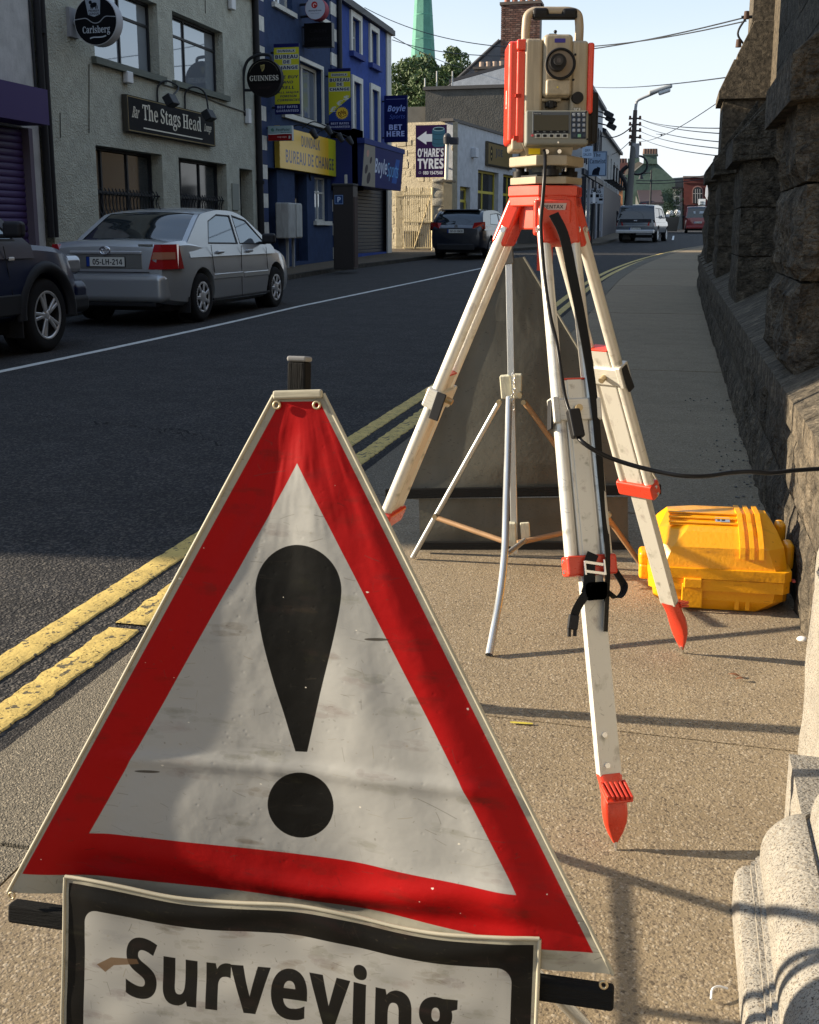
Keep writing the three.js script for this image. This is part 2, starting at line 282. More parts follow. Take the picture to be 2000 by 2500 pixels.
// ---------- church wall ----------
const matStone = SM([0.98, 0.95, 0.89], { map: stoneMap, bumpMap: stoneBump, bumpScale: 0.03, roughness: 0.95 });
const matStoneB = SM([0.8, 0.78, 0.74], { map: stoneMap, bumpMap: stoneBump, bumpScale: 0.03, roughness: 0.95 });
const matAshlar = SM([0.98, 0.95, 0.89], { map: stoneMap, bumpMap: stoneBump, bumpScale: 0.004, roughness: 0.9 });
const matMortar = SM([0.85, 0.8, 0.72], { map: stoneMap, roughness: 1 });
function rock(x0, x1, y0, y1, z0, z1, amp, s, ms = 0.1) {      // rock-faced block, edges kept nearly straight
  const w = x1 - x0, h = y1 - y0, d = z1 - z0, n = v => Math.max(2, Math.min(16, Math.round(v / ms)));
  const g = new THREE.BoxGeometry(w, h, d, n(w), n(h), n(d)).translate((x0 + x1) / 2, (y0 + y1) / 2, (z0 + z1) / 2), p = g.attributes.position;
  for (let i = 0; i < p.count; i++) {
    const x = p.getX(i), y = p.getY(i), z = p.getZ(i);
    const ex = Math.min(x - x0, x1 - x), ey = Math.min(y - y0, y1 - y), ez = Math.min(z - z0, z1 - z);
    const dome = clamp(Math.max(Math.min(ey, ez) * (ex < 1e-4 ? 1 : 0), Math.min(ex, ey) * (ez < 1e-4 ? 1 : 0)) / 0.07);
    const rg = (a, b, c, k) => 1 - 2.6 * Math.abs(n3(a, b, c, k)), nn = rg(x * 6 + s, y * 6, z * 6, 3) * 0.55 + n3(x * 21, y * 21 + s, z * 21, 5) * 0.5, nx = rg(x * 6, y * 6, z * 6 + s, 8) * 0.55 + n3(x * 21 + s, y * 21, z * 21, 6) * 0.5;
    if (ex < 1e-4) p.setX(i, x + (x - (x0 + x1) / 2 > 0 ? 1 : -1) * amp * (dome > 0.3 ? 0.55 + 0.75 * nn : 0.12 * nn));
    if (ez < 1e-4) p.setZ(i, z + (z - (z0 + z1) / 2 > 0 ? 1 : -1) * amp * (dome > 0.3 ? 0.55 + 0.75 * nx : 0.12 * nx));
    if (ey < 1e-4) p.setY(i, y + nn * amp * 0.12);
  }
  g.computeVertexNormals(); return uvm(toCreasedNormals(g, 0.45), 0.55, s * 0.13);
}
const church = thing('church_wall', 'dark rock-faced stone church wall with buttresses along the pavement', 'church wall');
{
  seed = 991;
  mk('added_nave_mass', uvm(span(V(2.85, 0, -20.9), V(12, 5.3, -46)), 1.2), matMortar, church);  // unseen mass, added to darken reflections in car sides, kept below the window reflections
  mk('wall_core', [span(V(1.36, -0.1, 8), V(6, 9.2, -19.8))].map(g => uvm(g, 0.6)), matMortar, church);
  mk('plinth_core', uvm(span(V(0.47, -0.1, -2.25), V(1.05, 0.5, -20.2)), 0.6), matMortar, church);
  // plinth courses
  for (const [y0, y1, spread] of [[-0.05, 0.24, 0.0], [0.245, 0.47, 0]]) {
    let z = -2.25; while (z > -20) { const L = rr(0.5, 0.95), near = z > -6; mk('stone_block', rock(0.405, 0.62, y0 + gy(z), y1 + gy(z), z - L + 0.012, z, near ? 0.024 : 0.028, rnd() * 50, near ? 0.045 : 0.1), rnd() < 0.5 ? matStone : matStoneB, church); z -= L; }
  }
  // sloped weathering course on the plinth
  for (let z = -2.25; z > -20; z -= 1.02) {
    const e = z - 1.012, b = gy(z), q = (x, y) => [V(x, y + b, z), V(x, y + b, e)];
    const pr = [[0.38, 0.475], [0.38, 0.565], [0.93, 0.86], [0.93, 0.475]].map(v => q(...v));
    const pts = []; const quad = (a, b2, c, d) => pts.push(a, b2, c, a, c, d);
    for (let k = 0; k < 4; k++) { const A = pr[k], B = pr[(k + 1) % 4]; quad(A[0], A[1], B[1], B[0]); }
    quad(pr[0][0], pr[1][0], pr[2][0], pr[3][0]); quad(pr[0][1], pr[3][1], pr[2][1], pr[1][1]);
    const g = new THREE.BufferGeometry().setFromPoints(pts); g.computeVertexNormals(); mk('plinth_coping', uvm(g, 0.7, z), matStone, church);
  }
  // bays of coursed blocks above the plinth
  for (const [za, zb, top, bx] of [[-2.3, -4.15, 3.2, 0.92], [-5.1, -8.25, 4.2, 0.96], [-9.2, -12.3, 5.2, 1.08], [-13.3, -16.4, 5.6, 1.22]]) {
    mk('bay_core', uvm(span(V(bx + 0.1, 0.5, za - 0.02), V(1.4, top, zb + 0.02)), 0.6), matMortar, church);
    let k = 0; for (let y = 0.6; y < top; y += 0.37, k++) { let z = za; while (z > zb + 0.02) { let L = rr(0.6, 1.25); if (z - L < zb + 0.35) L = z - zb; const b = gy(z); mk('stone_block', rock(bx, bx + 0.2, y + b, y + 0.36 + b, z - L + 0.01, z, rnd() < 0.4 ? 0.03 : 0.008, rnd() * 60, 0.13), rnd() < 0.6 ? matStoneB : matStone, church); z -= L; } }
  }
  // buttresses
  [[-4.1, -5.1, 1.62, 2.25], [-8.2, -9.2, 1.66, 2.4], [-12.3, -13.3, 1.75, 2.6], [-16.4, -17.3, 1.8, 2.8]].forEach(([za, zb, h, cap], bi) => {
    const b = gy(za), bt = mk('buttress_core', uvm(span(V(0.47, 0.5 + b, za - 0.04), V(1.05, h + b - 0.02, zb + 0.04)), 0.5), matMortar, church);
    let y = 0.585, k = 0; while (y < h - 0.05) {
      const hh = Math.min(0.34, h - y), sp = k % 2 ? 0.42 : 0.58, am = bi === 0 ? 0.04 : bi === 1 ? 0.018 : 0.026, ms = bi === 0 ? 0.045 : 0.08;
      mk('stone_block', rock(0.43, 1.0, y + b, y + hh - 0.008 + b, lerp(za, zb, sp) + 0.004, za, am, rnd() * 70, ms), rnd() < 0.5 ? matStone : matStoneB, church);
      mk('stone_block', rock(0.43, 1.0, y + b, y + hh - 0.008 + b, zb, lerp(za, zb, sp) - 0.004, am, rnd() * 70, ms), rnd() < 0.5 ? matStone : matStoneB, church);
      y += hh; k++;
    }
    // raking coping
    const pts = [[0.36, h - 0.08], [0.36, h + 0.06], [1.0, cap], [1.0, h - 0.02]], m = basis(V(0, b, zb - 0.05), V(1, 0, 0), V(0, 1, 0), V(0, 0, 1));
    mk('raking_coping', uvm(ext(pts, Math.abs(zb - za) + 0.1, [], 0.012).applyMatrix4(m), 0.6), matStoneB, church);
  });
  // tall far buttress catching the sun
  const zf = -19.4, B = gy(zf); const lv = [[0.47, -0.1, 1.4], [0.56, 1.4, 2.25], [0.64, 2.25, 3.15]];
  lv.forEach(([x, a, c], li) => { for (let y = a; y < c - 0.05; y += 0.42) { const hh = Math.min(0.415, c - y), f = 0.5 + 0.12 * ((Math.round(y * 10)) % 2 ? 1 : -1); mk('stone_block', rock(x, 1.6, y + B, y + hh + B, zf - 1.3 * f + 0.005, zf, li ? 0.006 : 0.04, rnd() * 80, 0.15), li ? matAshlar : matStone, church); mk('stone_block', rock(x, 1.6, y + B, y + hh + B, zf - 1.3, zf - 1.3 * f - 0.005, li ? 0.006 : 0.04, rnd() * 80, 0.15), li ? matAshlar : matStone, church); } });
  const mB = basis(V(0, B, zf - 1.36), V(1, 0, 0), V(0, 1, 0), V(0, 0, 1));
  mk('raking_coping', uvm(ext([[0.57, 3.12], [0.57, 3.24], [0.78, 3.72], [0.83, 3.72], [0.83, 3.8], [1.06, 4.3], [1.6, 4.3], [1.6, 3.12]], 1.42, [], 0.01).applyMatrix4(mB), 0.6), matAshlar, church);
  for (let y = 4.3; y < 7.6; y += 0.42) mk('stone_block', rock(1.03, 1.6, y + B, y + 0.415 + B, zf - 1.25, zf, 0.006, rnd() * 90, 0.2), matAshlar, church);
  settle(church);
}
// downpipe on the church
{ const t = thing('downpipe', 'dark iron rainwater downpipe fixed to the church wall', 'downpipe'); mk('pipe', bar(V(0.82, 1.9, -5.5), V(0.82, 5.5, -5.5), 0.04), SM([0.03, 0.035, 0.05], { roughness: 0.5 }), t); mk('collar', bar(V(0.82, 2.45, -5.5), V(0.82, 2.53, -5.5), 0.052), SM([0.03, 0.035, 0.05], { roughness: 0.5 }), t); settle(t); }
// pale granite bases of the door jamb
{
  const mg = SM(0xffffff, { map: graniteMap, bumpMap: graniteBump, bumpScale: 0.002, roughness: 0.85 });
  const jamb = thing('granite_jamb', 'pale speckled granite moulded door jamb bases beside the pavement', 'door jamb');
  // stepped plinth moulding running along the jamb, with a rounded stop end
  const prof = [[0.138, -0.03], [0.138, 0.05], [0.142, 0.062], [0.15, 0.068], [0.163, 0.07], [0.163, 0.079], [0.17, 0.079], [0.17, 0.088], [0.177, 0.09], [0.177, 0.098]];
  for (let i = 0; i <= 10; i++) { const a = Math.PI - i / 10 * Math.PI / 2; prof.push([0.243 + 0.066 * Math.cos(a), 0.1 + 0.075 * Math.sin(a)]); }
  prof.push([0.246, 0.168], [0.25, 0.168]); for (let i = 0; i <= 10; i++) { const a = Math.PI - i / 10 * Math.PI / 2; prof.push([0.345 + 0.095 * Math.cos(a), 0.172 + 0.1 * Math.sin(a)]); }
  prof.push([0.348, 0.262], [0.354, 0.262]); for (let i = 0; i <= 8; i++) { const a = Math.PI - i / 8 * Math.PI / 2; prof.push([0.43 + 0.075 * Math.cos(a), 0.27 + 0.11 * Math.sin(a)]); }
  prof.push([0.46, 0.39], [0.47, 2.2], [0.95, 2.2], [0.95, -0.03]);
  const roughen = (g, a, f) => { const p = g.attributes.position; for (let i = 0; i < p.count; i++) { const x = p.getX(i), y = p.getY(i), z = p.getZ(i); p.setXYZ(i, x + a * n3(x * f, y * f, z * f, 4), y + a * n3(x * f + 7, y * f, z * f, 5), z); } g.computeVertexNormals(); return g; };
  const L = 22, mld = grid(prof.length - 1, L + 6, (u, v) => { const i = Math.round(u * (prof.length - 1)), k = Math.round(v * (L + 6)), z = k <= L ? lerp(0.4, -1.71, k / L) : -1.71 - 0.045 * Math.sin((k - L) / 6 * Math.PI / 2), e = k <= L ? 0 : 0.045 * (1 - Math.cos((k - L) / 6 * Math.PI / 2)), q = prof[i]; return V(Math.min(0.94, q[0] + e), q[1] > 0.02 ? q[1] - e * 0.6 : q[1], z); });
  mk('jamb_moulding', uvm(toCreasedNormals(roughen(mld, 0.0016, 14), 0.5), 0.32), mg, jamb); mk('moulding_end', uvm(ext(prof.map(q => [Math.min(0.94, q[0] + 0.045), Math.max(-0.03, q[1] - 0.027)]), 0.02).translate(0, 0, -1.757), 0.32), mg, jamb);
  mk('jamb_pier', uvm(rock(0.385, 0.75, -0.03, 0.36, -2.8, -2.34, 0.016, 3.3, 0.04), 0.32), mg, jamb); mk('jamb_pier', uvm(rock(0.315, 0.75, -0.03, 0.4, -2.335, -1.8, 0.016, 6.3, 0.04), 0.32), mg, jamb);
  mk('jamb_stop', uvm(rock(0.25, 0.5, -0.03, 0.13, -2.03, -1.74, 0.012, 8.3, 0.04), 0.32), mg, jamb);
  settle(jamb);
  mk('chalk_mark', uvm(grid(14, 1, (u, v) => { const p = onG(lerp(1074, 1122, u), 1523 + 3 * u + (v - 0.5) * (2 + 2.2 * hsh(Math.round(u * 14), 3, 9))); return V(p.x, 0.003, p.z); }), 0.3), SM([0.6, 0.5, 0.08], { map: grime }), pave);
}

// ---------- fold-up warning signs ----------
function planeOf(o, a, b) { const ux = a.clone().sub(o).normalize(), n = ux.clone().cross(b.clone().sub(o)).normalize(), uy = n.clone().cross(ux); return { o, ux, uy, n, hit: (dx, dy, off = 0) => { const r = ray(dx, dy), q = o.clone().add(n.clone().multiplyScalar(off)), t = q.sub(EYE).dot(n) / r.dot(n); return EYE.clone().add(r.multiplyScalar(t)); }, uv: p => { const d = p.clone().sub(o); return [d.dot(ux), d.dot(uy)]; }, at: (u, v, w = 0) => o.clone().add(ux.clone().multiplyScalar(u)).add(uy.clone().multiplyScalar(v)).add(n.clone().multiplyScalar(w)) }; }
const matBlackBar = SM([0.012, 0.012, 0.012], { roughness: 0.85, specularIntensity: 0.15, bumpMap: stoneBump, bumpScale: 0.002 });
const matHem = SM([0.42, 0.39, 0.31], { roughness: 0.6, map: grime });
const matGalv = SM([0.55, 0.56, 0.55], { metalness: 0.75, roughness: 0.42, roughnessMap: rough1 });
const matRust = SM([0.42, 0.25, 0.13], { metalness: 0.3, roughness: 0.6, map: plaster });
const matDark = SM([0.02, 0.02, 0.022], { roughness: 0.6 });
const matBrass = SM([0.45, 0.36, 0.22], { metalness: 0.8, roughness: 0.4 });
const matChrome = SM([0.75, 0.75, 0.76], { metalness: 0.95, roughness: 0.2 });
const bolt = (p, n, r, h) => bar(p, p.clone().add(n.clone().multiplyScalar(h)), r, r, 10);
function scuffs(x, w, h, n, s, cols) {
  seed = s; for (let i = 0; i < n; i++) { const px = rnd() * w, py = rnd() * h, a = rr(-0.5, 0.5) + (rnd() < 0.25 ? 1.5 : 0), L = rr(4, 42) * (rnd() < 0.06 ? 3 : 1); x.globalAlpha = rr(0.05, 0.38); x.strokeStyle = cols[Math.floor(rnd() * cols.length)]; x.lineWidth = rr(0.6, 2.2); x.beginPath(); x.moveTo(px, py); x.quadraticCurveTo(px + Math.cos(a) * L * 0.5 + rr(-3, 3), py + Math.sin(a) * L * 0.5 + rr(-3, 3), px + Math.cos(a) * L, py + Math.sin(a) * L); x.stroke(); }
  for (let i = 0; i < n * 0.8; i++) { x.globalAlpha = rr(0.05, 0.3); x.fillStyle = cols[Math.floor(rnd() * cols.length)]; x.beginPath(); x.ellipse(rnd() * w, rnd() * h, rr(0.8, 5), rr(0.8, 3), rnd() * 3, 0, 7); x.fill(); }
  for (let i = 0; i < n * 0.25; i++) { x.globalAlpha = rr(0.02, 0.07); x.fillStyle = '#3a3124'; for (let k = 0, cx = rnd() * w, cy = rnd() * h; k < 9; k++) { x.beginPath(); x.ellipse(cx + rr(-40, 40), cy + rr(-14, 14), rr(6, 34), rr(3, 12), 0, 0, 7); x.fill(); } }
  x.globalAlpha = 1;
}
{
  const BL = onY(17, 1895, 0.22), BR = onY(1290, 2085, 0.22), T = onZ(629, 829, -1.268), P = planeOf(BL, BR, T);
  const cor = { bl: P.hit(17, 1878), br: P.hit(1291, 2052), tl: P.hit(577, 832), tr: P.hit(681, 829) };
  const uvs = Object.values(cor).map(P.uv), u0 = Math.min(...uvs.map(q => q[0])), u1 = Math.max(...uvs.map(q => q[0])), v0 = Math.min(...uvs.map(q => q[1])), v1 = Math.max(...uvs.map(q => q[1]));
  const N = 1536, px = (dx, dy) => { const [u, v] = P.uv(P.hit(dx, dy)); return [(u - u0) / (u1 - u0) * N, (1 - (v - v0) / (v1 - v0)) * N]; };
  const tex = canvas(N, N, (x, w, h) => {
    const pl = (pts, c) => { x.fillStyle = c; x.beginPath(); pts.forEach((p, i) => x[i ? 'lineTo' : 'moveTo'](...px(...p))); x.closePath(); x.fill(); };
    x.fillStyle = '#8f8c80'; x.fillRect(0, 0, w, h);
    pl([[590, 846], [673, 845], [1249, 2006], [47, 1840]], '#920f10');
    const cA = [626, 975], cL = [178, 1762], cR = [1090, 1876];
    pl([cA, cL, cR], '#939390');
    // symbol
    x.fillStyle = '#121211'; x.beginPath();
    const cc = [627, 1243]; for (let k = 0; k <= 40; k++) { const a = Math.PI + k / 40 * Math.PI; x[k ? 'lineTo' : 'moveTo'](...px(cc[0] + 94 * Math.cos(a), cc[1] + 95 * Math.sin(a))); }
    x.bezierCurveTo(...px(719, 1300), ...px(690, 1390), ...px(668, 1470)); x.lineTo(...px(637, 1593)); x.lineTo(...px(612, 1592)); x.lineTo(...px(576, 1470)); x.bezierCurveTo(...px(552, 1390), ...px(534, 1300), ...px(533, 1243)); x.closePath(); x.fill();
    x.beginPath(); for (let k = 0; k <= 50; k++) { const a = k / 50 * Math.PI * 2; x[k ? 'lineTo' : 'moveTo'](...px(622 + 71 * Math.cos(a), 1708 + 72 * Math.sin(a))); } x.fill();
    scuffs(x, w, h, 700, 41, ['#5a564c', '#2a251e', '#6d6048', '#4a4438']); x.fillStyle = '#c9c4b8'; for (let i = 0; i < 60; i++) { const cx = rnd() * w, cy = rnd() * h, r0 = rr(1, 4); x.beginPath(); for (let q = 0; q < 7; q++) x.lineTo(cx + Math.cos(q * 0.9) * r0 * rr(0.4, 1.6), cy + Math.sin(q * 0.9) * r0 * rr(0.4, 1.2)); x.fill(); }
    x.globalAlpha = 0.7; x.fillStyle = '#2c2823'; for (const [a, b, r] of [[300, 1632, 34], [795, 1345, 30]]) { x.beginPath(); x.ellipse(...px(a, b), r, 4, -0.08, 0, 7); x.fill(); }
    x.globalAlpha = 1;
  });
  const t = thing('warning_sign', 'red triangular exclamation warning sign on a stand, facing the camera side with a Surveying plate', 'road sign');
  t.userData.label = 'red bordered triangle warning sign with black exclamation mark above a Surveying plate';
  const wr = (u, v) => {                                   // billow and creases of the vinyl sheet
    const a = (u - 0.47) / (1.12 - v), s = 1.12 - v;
    let d = 0.02 * Math.tanh((u - 0.5 - 0.22 * (0.85 - v)) / 0.1) * s - 0.034 * (u - 0.5) * s + 0.011 * Math.tanh((u - 0.86) / 0.06) * s * s;
    d += 0.0035 * n3(u * 4, v * 5, 1, 31) * s + 0.0009 * n3(u * 13, v * 15, 2, 32) + 0.0002 * n3(u * 40, v * 30, 4, 33);
    const c1 = v - (0.285 + 0.02 * u); d += 0.004 * Math.exp(-c1 * c1 / 0.0002);
    d += 0.006 * Math.exp(-((v - 0.085 - 0.03 * Math.sin(u * 9)) ** 2) / 0.0006) * sm(clamp(u * 3 - 0.6)) - 0.004 * Math.exp(-((v - 0.05 - 0.02 * Math.sin(u * 7 + 1)) ** 2) / 0.0003);
    return d * sm(clamp(Math.min(u, 1 - u) * 7)) * clamp((1 - v) * 8);
  };
  const pos = (u, v, off = 0) => { const l = cor.bl.clone().lerp(cor.tl, v), r = cor.br.clone().lerp(cor.tr, v); return l.lerp(r, u).add(P.n.clone().multiplyScalar(wr(u, v) + off)); };
  const g = grid(110, 110, (u, v) => pos(u, v)); { const p = g.attributes.position, uv = g.attributes.uv; for (let i = 0; i < p.count; i++) { const [a, b] = P.uv(V(p.getX(i), p.getY(i), p.getZ(i))); uv.setXY(i, (a - u0) / (u1 - u0), (b - v0) / (v1 - v0)); } }
  mk('panel', g, PM(0xffffff, { map: tex, roughness: 0.62, roughnessMap: rough1, specularIntensity: 0.18, bumpMap: plasterBump, bumpScale: 0.0006 }), t);
  mk('panel_backing', grid(24, 24, (u, v) => pos(u, v, -0.004)), SM([0.1, 0.098, 0.085], { roughness: 0.8 }), t);
  const edge = (f, n = 40) => tube(Array.from({ length: n + 1 }, (_, i) => f(i / n)), 0.0025, 60, 6);
  mk('hem', edge(v => pos(0, v)), matHem, t); mk('hem', edge(v => pos(1, v)), matHem, t);
  mk('top_band', flatbar(pos(0.0, 1, 0.003), pos(1.0, 1, 0.003), P.uy, 0.011, 0.008, 0.003), matHem, t);
  for (const [a, b] of [[583, 853], [667, 853], [25, 1886], [1271, 2074]]) { const p = P.hit(a, b, 0.004); mk('eyelet', new THREE.TorusGeometry(0.0042, 0.0017, 6, 14).applyMatrix4(basis(p, P.ux, P.uy, P.n)), matBrass, t); }
  // lower bar behind the plate, mast, stand
  const bA = P.hit(14, 1925), bB = P.hit(1292, 2112); mk('cross_bar', flatbar(bA.add(P.n.clone().multiplyScalar(-0.012)), bB.add(P.n.clone().multiplyScalar(-0.012)), P.uy, 0.026, 0.022, 0.004), matBlackBar, t);
  const m0 = P.hit(631, 762, -0.03), mB = V(m0.x + 0.01, 0.05, m0.z + 0.11);
  mk('mast', flatbar(mB, m0, P.ux, 0.024, 0.026, 0.003), matBlackBar, t); mk('mast_cap', flatbar(m0, m0.clone().add(V(0, 0.007, -0.001)), P.ux, 0.026, 0.028, 0.003), SM([0.2, 0.2, 0.2]), t);
  const hub = mB.clone().lerp(m0, 0.46).add(V(0, 0, -0.03)); mk('stand_hub', flatbar(hub.clone().add(V(0, -0.03, 0)), hub.clone().add(V(0, 0.03, 0)), P.ux, 0.06, 0.05, 0.006), matHem, t);
  for (const f of [V(-0.5, 0.006, -1.89), V(-0.88, 0.006, -1.42), V(-0.06, 0.006, -1.35)]) mk('stand_leg', bar(hub, f, 0.009), matGalv, t);
  const st = mB.clone().lerp(m0, 0.1); mk('stand_strut', bar(st, hub.clone().lerp(V(-0.5, 0, -1.89), 0.7), 0.006), matRust, t);
  // supplementary plate
  const pc = { tl: P.hit(137, 1852, 0.014), tr: P.hit(1136, 1984, 0.014) }, H2 = 0.27, ofs = (c, v) => c.clone().add(P.uy.clone().multiplyScalar(-H2 * (1 - v)));
  const W2 = pc.tl.distanceTo(pc.tr), Nw = 1536, Nh = Math.round(Nw * H2 / W2);
  const pu = (dx, dy) => { const q = P.hit(dx, dy, 0.014).sub(pc.tl), ux = pc.tr.clone().sub(pc.tl).normalize(); return [q.dot(ux) / W2 * Nw, -q.dot(P.uy) / H2 * Nh + 0]; };
  const ptex = canvas(Nw, Nh, (x, w, h) => {
    x.fillStyle = '#8d897a'; x.fillRect(0, 0, w, h); x.fillStyle = '#171614'; x.fillRect(16, 18, w - 32, h - 36);
    x.fillStyle = '#969590'; x.beginPath(); x.roundRect(76, 92, w - 152, h - 184, 46); x.fill();
    const [xl] = pu(263, 2000), [xr] = pu(968, 2100); const capTop = 155, base = 350;
    x.save(); x.font = 'bold 200px sans-serif'; const mt = x.measureText('Surveying'); x.translate(xl, base); x.scale((xr - xl) / mt.width, (base - capTop) / 146); x.fillStyle = '#1a1917'; x.fillText('Surveying', 0, 0); x.lineWidth = 5; x.strokeStyle = '#1a1917'; x.strokeText('Surveying', 0, 0); x.restore();
    scuffs(x, w, h, 520, 57, ['#2a251e', '#55503f', '#6d6048', '#3a352b']);
    x.fillStyle = '#5b4632'; x.globalAlpha = 0.8; x.beginPath(); x.moveTo(120, 270); x.lineTo(170, 238); x.lineTo(260, 226); x.lineTo(268, 240); x.lineTo(180, 262); x.lineTo(150, 290); x.fill(); x.globalAlpha = 0.7; x.strokeStyle = '#a03028'; x.lineWidth = 4; x.beginPath(); x.moveTo(w - 320, h * 0.52); x.lineTo(w - 250, h * 0.5); x.stroke(); x.globalAlpha = 1;
  });
  const pw = (u, v) => (0.005 * Math.sin(u * 8 + 0.5) * v + 0.004 * n3(u * 4, v * 3, 0, 77) + 0.0018 * n3(u * 12, v * 8, 1, 78) + 0.003 * Math.exp(-((v - 0.93 + 0.03 * Math.sin(u * 11)) ** 2) / 0.0015)) * clamp(Math.min(u, 1 - u) * 14 + 0.2);
  const pp = (u, v, o = 0) => ofs(pc.tl, v).lerp(ofs(pc.tr, v), u).add(P.n.clone().multiplyScalar(pw(u, v) + o)).add(P.uy.clone().multiplyScalar(v * 0.0045 * Math.sin(u * 13 + 1)));
  mk('plate', grid(90, 40, (u, v) => pp(u, v)), PM(0xffffff, { map: ptex, roughness: 0.6, roughnessMap: rough1, specularIntensity: 0.18 }), t);
  mk('plate_backing', grid(12, 6, (u, v) => pp(u, v, -0.004)), SM([0.1, 0.1, 0.09]), t);
  mk('hem', edge(u => pp(u, 1)), matHem, t); mk('hem', edge(u => pp(0, u)), matHem, t); mk('hem', edge(u => pp(1, u)), matHem, t);
  settle(t);
}
{ // the second sign, seen from behind
  const t = thing('warning_sign', 'back of a second folding warning sign, dark grey vinyl on a galvanised stand', 'road sign');
  const L = onZ(842, 1040, -3.6), R = onZ(1376, 1033, -3.68), T = onZ(1070, 545, -3.7), P = planeOf(L, R, T);
  const tl = P.hit(1044, 548), tr = P.hit(1103, 541), bl = P.hit(836, 1030), br = P.hit(1388, 1018);
  const wr = (u, v) => (0.012 * Math.sin((u - 0.3) * 6) * (1.1 - v) + 0.003 * n3(u * 5, v * 6, 3, 41) + 0.0007 * n3(u * 18, v * 14, 3, 42)) * clamp(Math.min(u, 1 - u) * 8 + 0.1) * clamp((1 - v) * 6) * clamp(v * 8 + 0.2);
  const pos = (u, v, o = 0) => bl.clone().lerp(tl, v).lerp(br.clone().lerp(tr, v), u).add(P.n.clone().multiplyScalar(wr(u, v) + o));
  const backM = SM([0.12, 0.113, 0.093], { map: grime, roughness: 0.62, roughnessMap: rough1, bumpMap: plasterBump, bumpScale: 0.001 });
  mk('panel', uvm(grid(60, 60, (u, v) => pos(u, v)), 0.8), backM, t);
  mk('panel_face', grid(16, 16, (u, v) => pos(u, v, -0.03)), SM([0.45, 0.02, 0.03]), t);
  mk('hem', tube(zs(0, 1, 20).map(v => pos(1, v)), 0.004, 40, 6), matHem, t); mk('hem', tube(zs(0, 1, 20).map(v => pos(0, v)), 0.003, 40, 6), matHem, t);
  mk('cross_bar', flatbar(P.hit(812, 1040, 0.012), P.hit(1392, 1030, 0.012), P.uy, 0.034, 0.02, 0.003), matBlackBar, t);
  const ptl = P.hit(882, 1050, 0.004), ptr = P.hit(1322, 1046, 0.004), pb = (c) => c.clone().add(P.uy.clone().multiplyScalar(-0.155));
  mk('plate', uvm(grid(30, 12, (u, v) => pb(ptl).lerp(ptl, v).lerp(pb(ptr).lerp(ptr, v), u).add(P.n.clone().multiplyScalar(0.004 * n3(u * 5, v * 3, 0, 90)))), 0.6), backM, t);
  mk('plate_bar', flatbar(pb(ptl).add(V(-0.005, -0.008, 0.012)), pb(ptr).add(V(0.005, -0.008, 0.012)), P.uy, 0.028, 0.02, 0.003), matBlackBar, t);
  const z0 = -3.5, mt = onZ(1066, 500, z0), mm = onZ(1072, 548, z0), mh = onZ(1076, 800, z0 + 0.03), ml = onZ(1084, 1165, z0 + 0.06);
  mk('mast', [flatbar(mt, onZ(1072, 556, z0), P.ux, 0.034, 0.034, 0.003)], SM([0.16, 0.15, 0.13], { metalness: 0.3, roughness: 0.5 }), t);
  mk('mast_tube', flatbar(mm, ml, P.ux, 0.022, 0.022, 0.002), matGalv, t);
  const wht = SM([0.6, 0.57, 0.45], { roughness: 0.55, map: grime });
  mk('upper_bracket', [flatbar(onZ(1064, 790, z0 + 0.03), onZ(1068, 838, z0 + 0.03), P.ux, 0.035, 0.04, 0.004), flatbar(onZ(1091, 787, z0 + 0.05), onZ(1090, 838, z0 + 0.05), P.ux, 0.026, 0.03, 0.004)], wht, t);
  mk('lower_bracket', [flatbar(onZ(1078, 1100, z0 + 0.07), onZ(1080, 1148, z0 + 0.07), P.ux, 0.025, 0.03, 0.003), flatbar(onZ(1105, 1100, z0 + 0.07), onZ(1108, 1140, z0 + 0.07), P.ux, 0.03, 0.012, 0.003)], wht, t);
  const fF = onG(1030, 1382), hubP = onZ(1072, 838, z0 + 0.07);
  mk('stand_leg', tube([hubP, onZ(1069, 960, -3.26), onZ(1066, 1060, -3.1), onZ(1063, 1160, -2.96), onZ(1055, 1240, -2.86), onZ(1043, 1310, -2.77), fF.clone().setY(0.004)], 0.0105, 60, 10), matGalv, t);
  const lf = onG(869, 1176), rf = onG(1351, 1192), lh = onZ(1052, 846, z0 + 0.05), rh = onZ(1104, 846, z0 + 0.05);
  mk('stand_leg', bar(lh, lf.setY(0.004), 0.009), matGalv, t); mk('stand_leg', bar(rh, rf.setY(0.004), 0.009), matRust, t);
  mk('stand_strut', bar(lh.clone().lerp(lf, 0.73), onZ(1062, 1140, z0 + 0.1), 0.009), matRust, t);
  mk('stand_strut', bar(rh.clone().lerp(rf, 0.73), onZ(1090, 1143, z0 + 0.1), 0.009), matRust, t);
  mk('stand_strut', bar(onZ(1105, 1138, z0 + 0.1), onZ(1066, 1168, -3.0), 0.008), matGalv, t);
  const ch = []; for (let i = 0; i < 7; i++) ch.push(new THREE.TorusGeometry(0.008, 0.0018, 5, 10).rotateY(i % 2 ? 1.4 : 0).scale(0.7, 1.15, 1).applyMatrix4(new THREE.Matrix4().setPosition(onZ(1081 + Math.sin(i) * 1.5, 792 + i * 11, z0 + 0.075)))); mk('chain', ch, matChrome, t);
  for (const p of [lh, rh, onZ(1096, 830, z0 + 0.07), onZ(918, 1086, -3.3), onZ(1283, 1082, -3.35)]) mk('bolt', bolt(p, V(0, 0, 1), 0.008, 0.02), matBrass, t);
  settle(t);
}

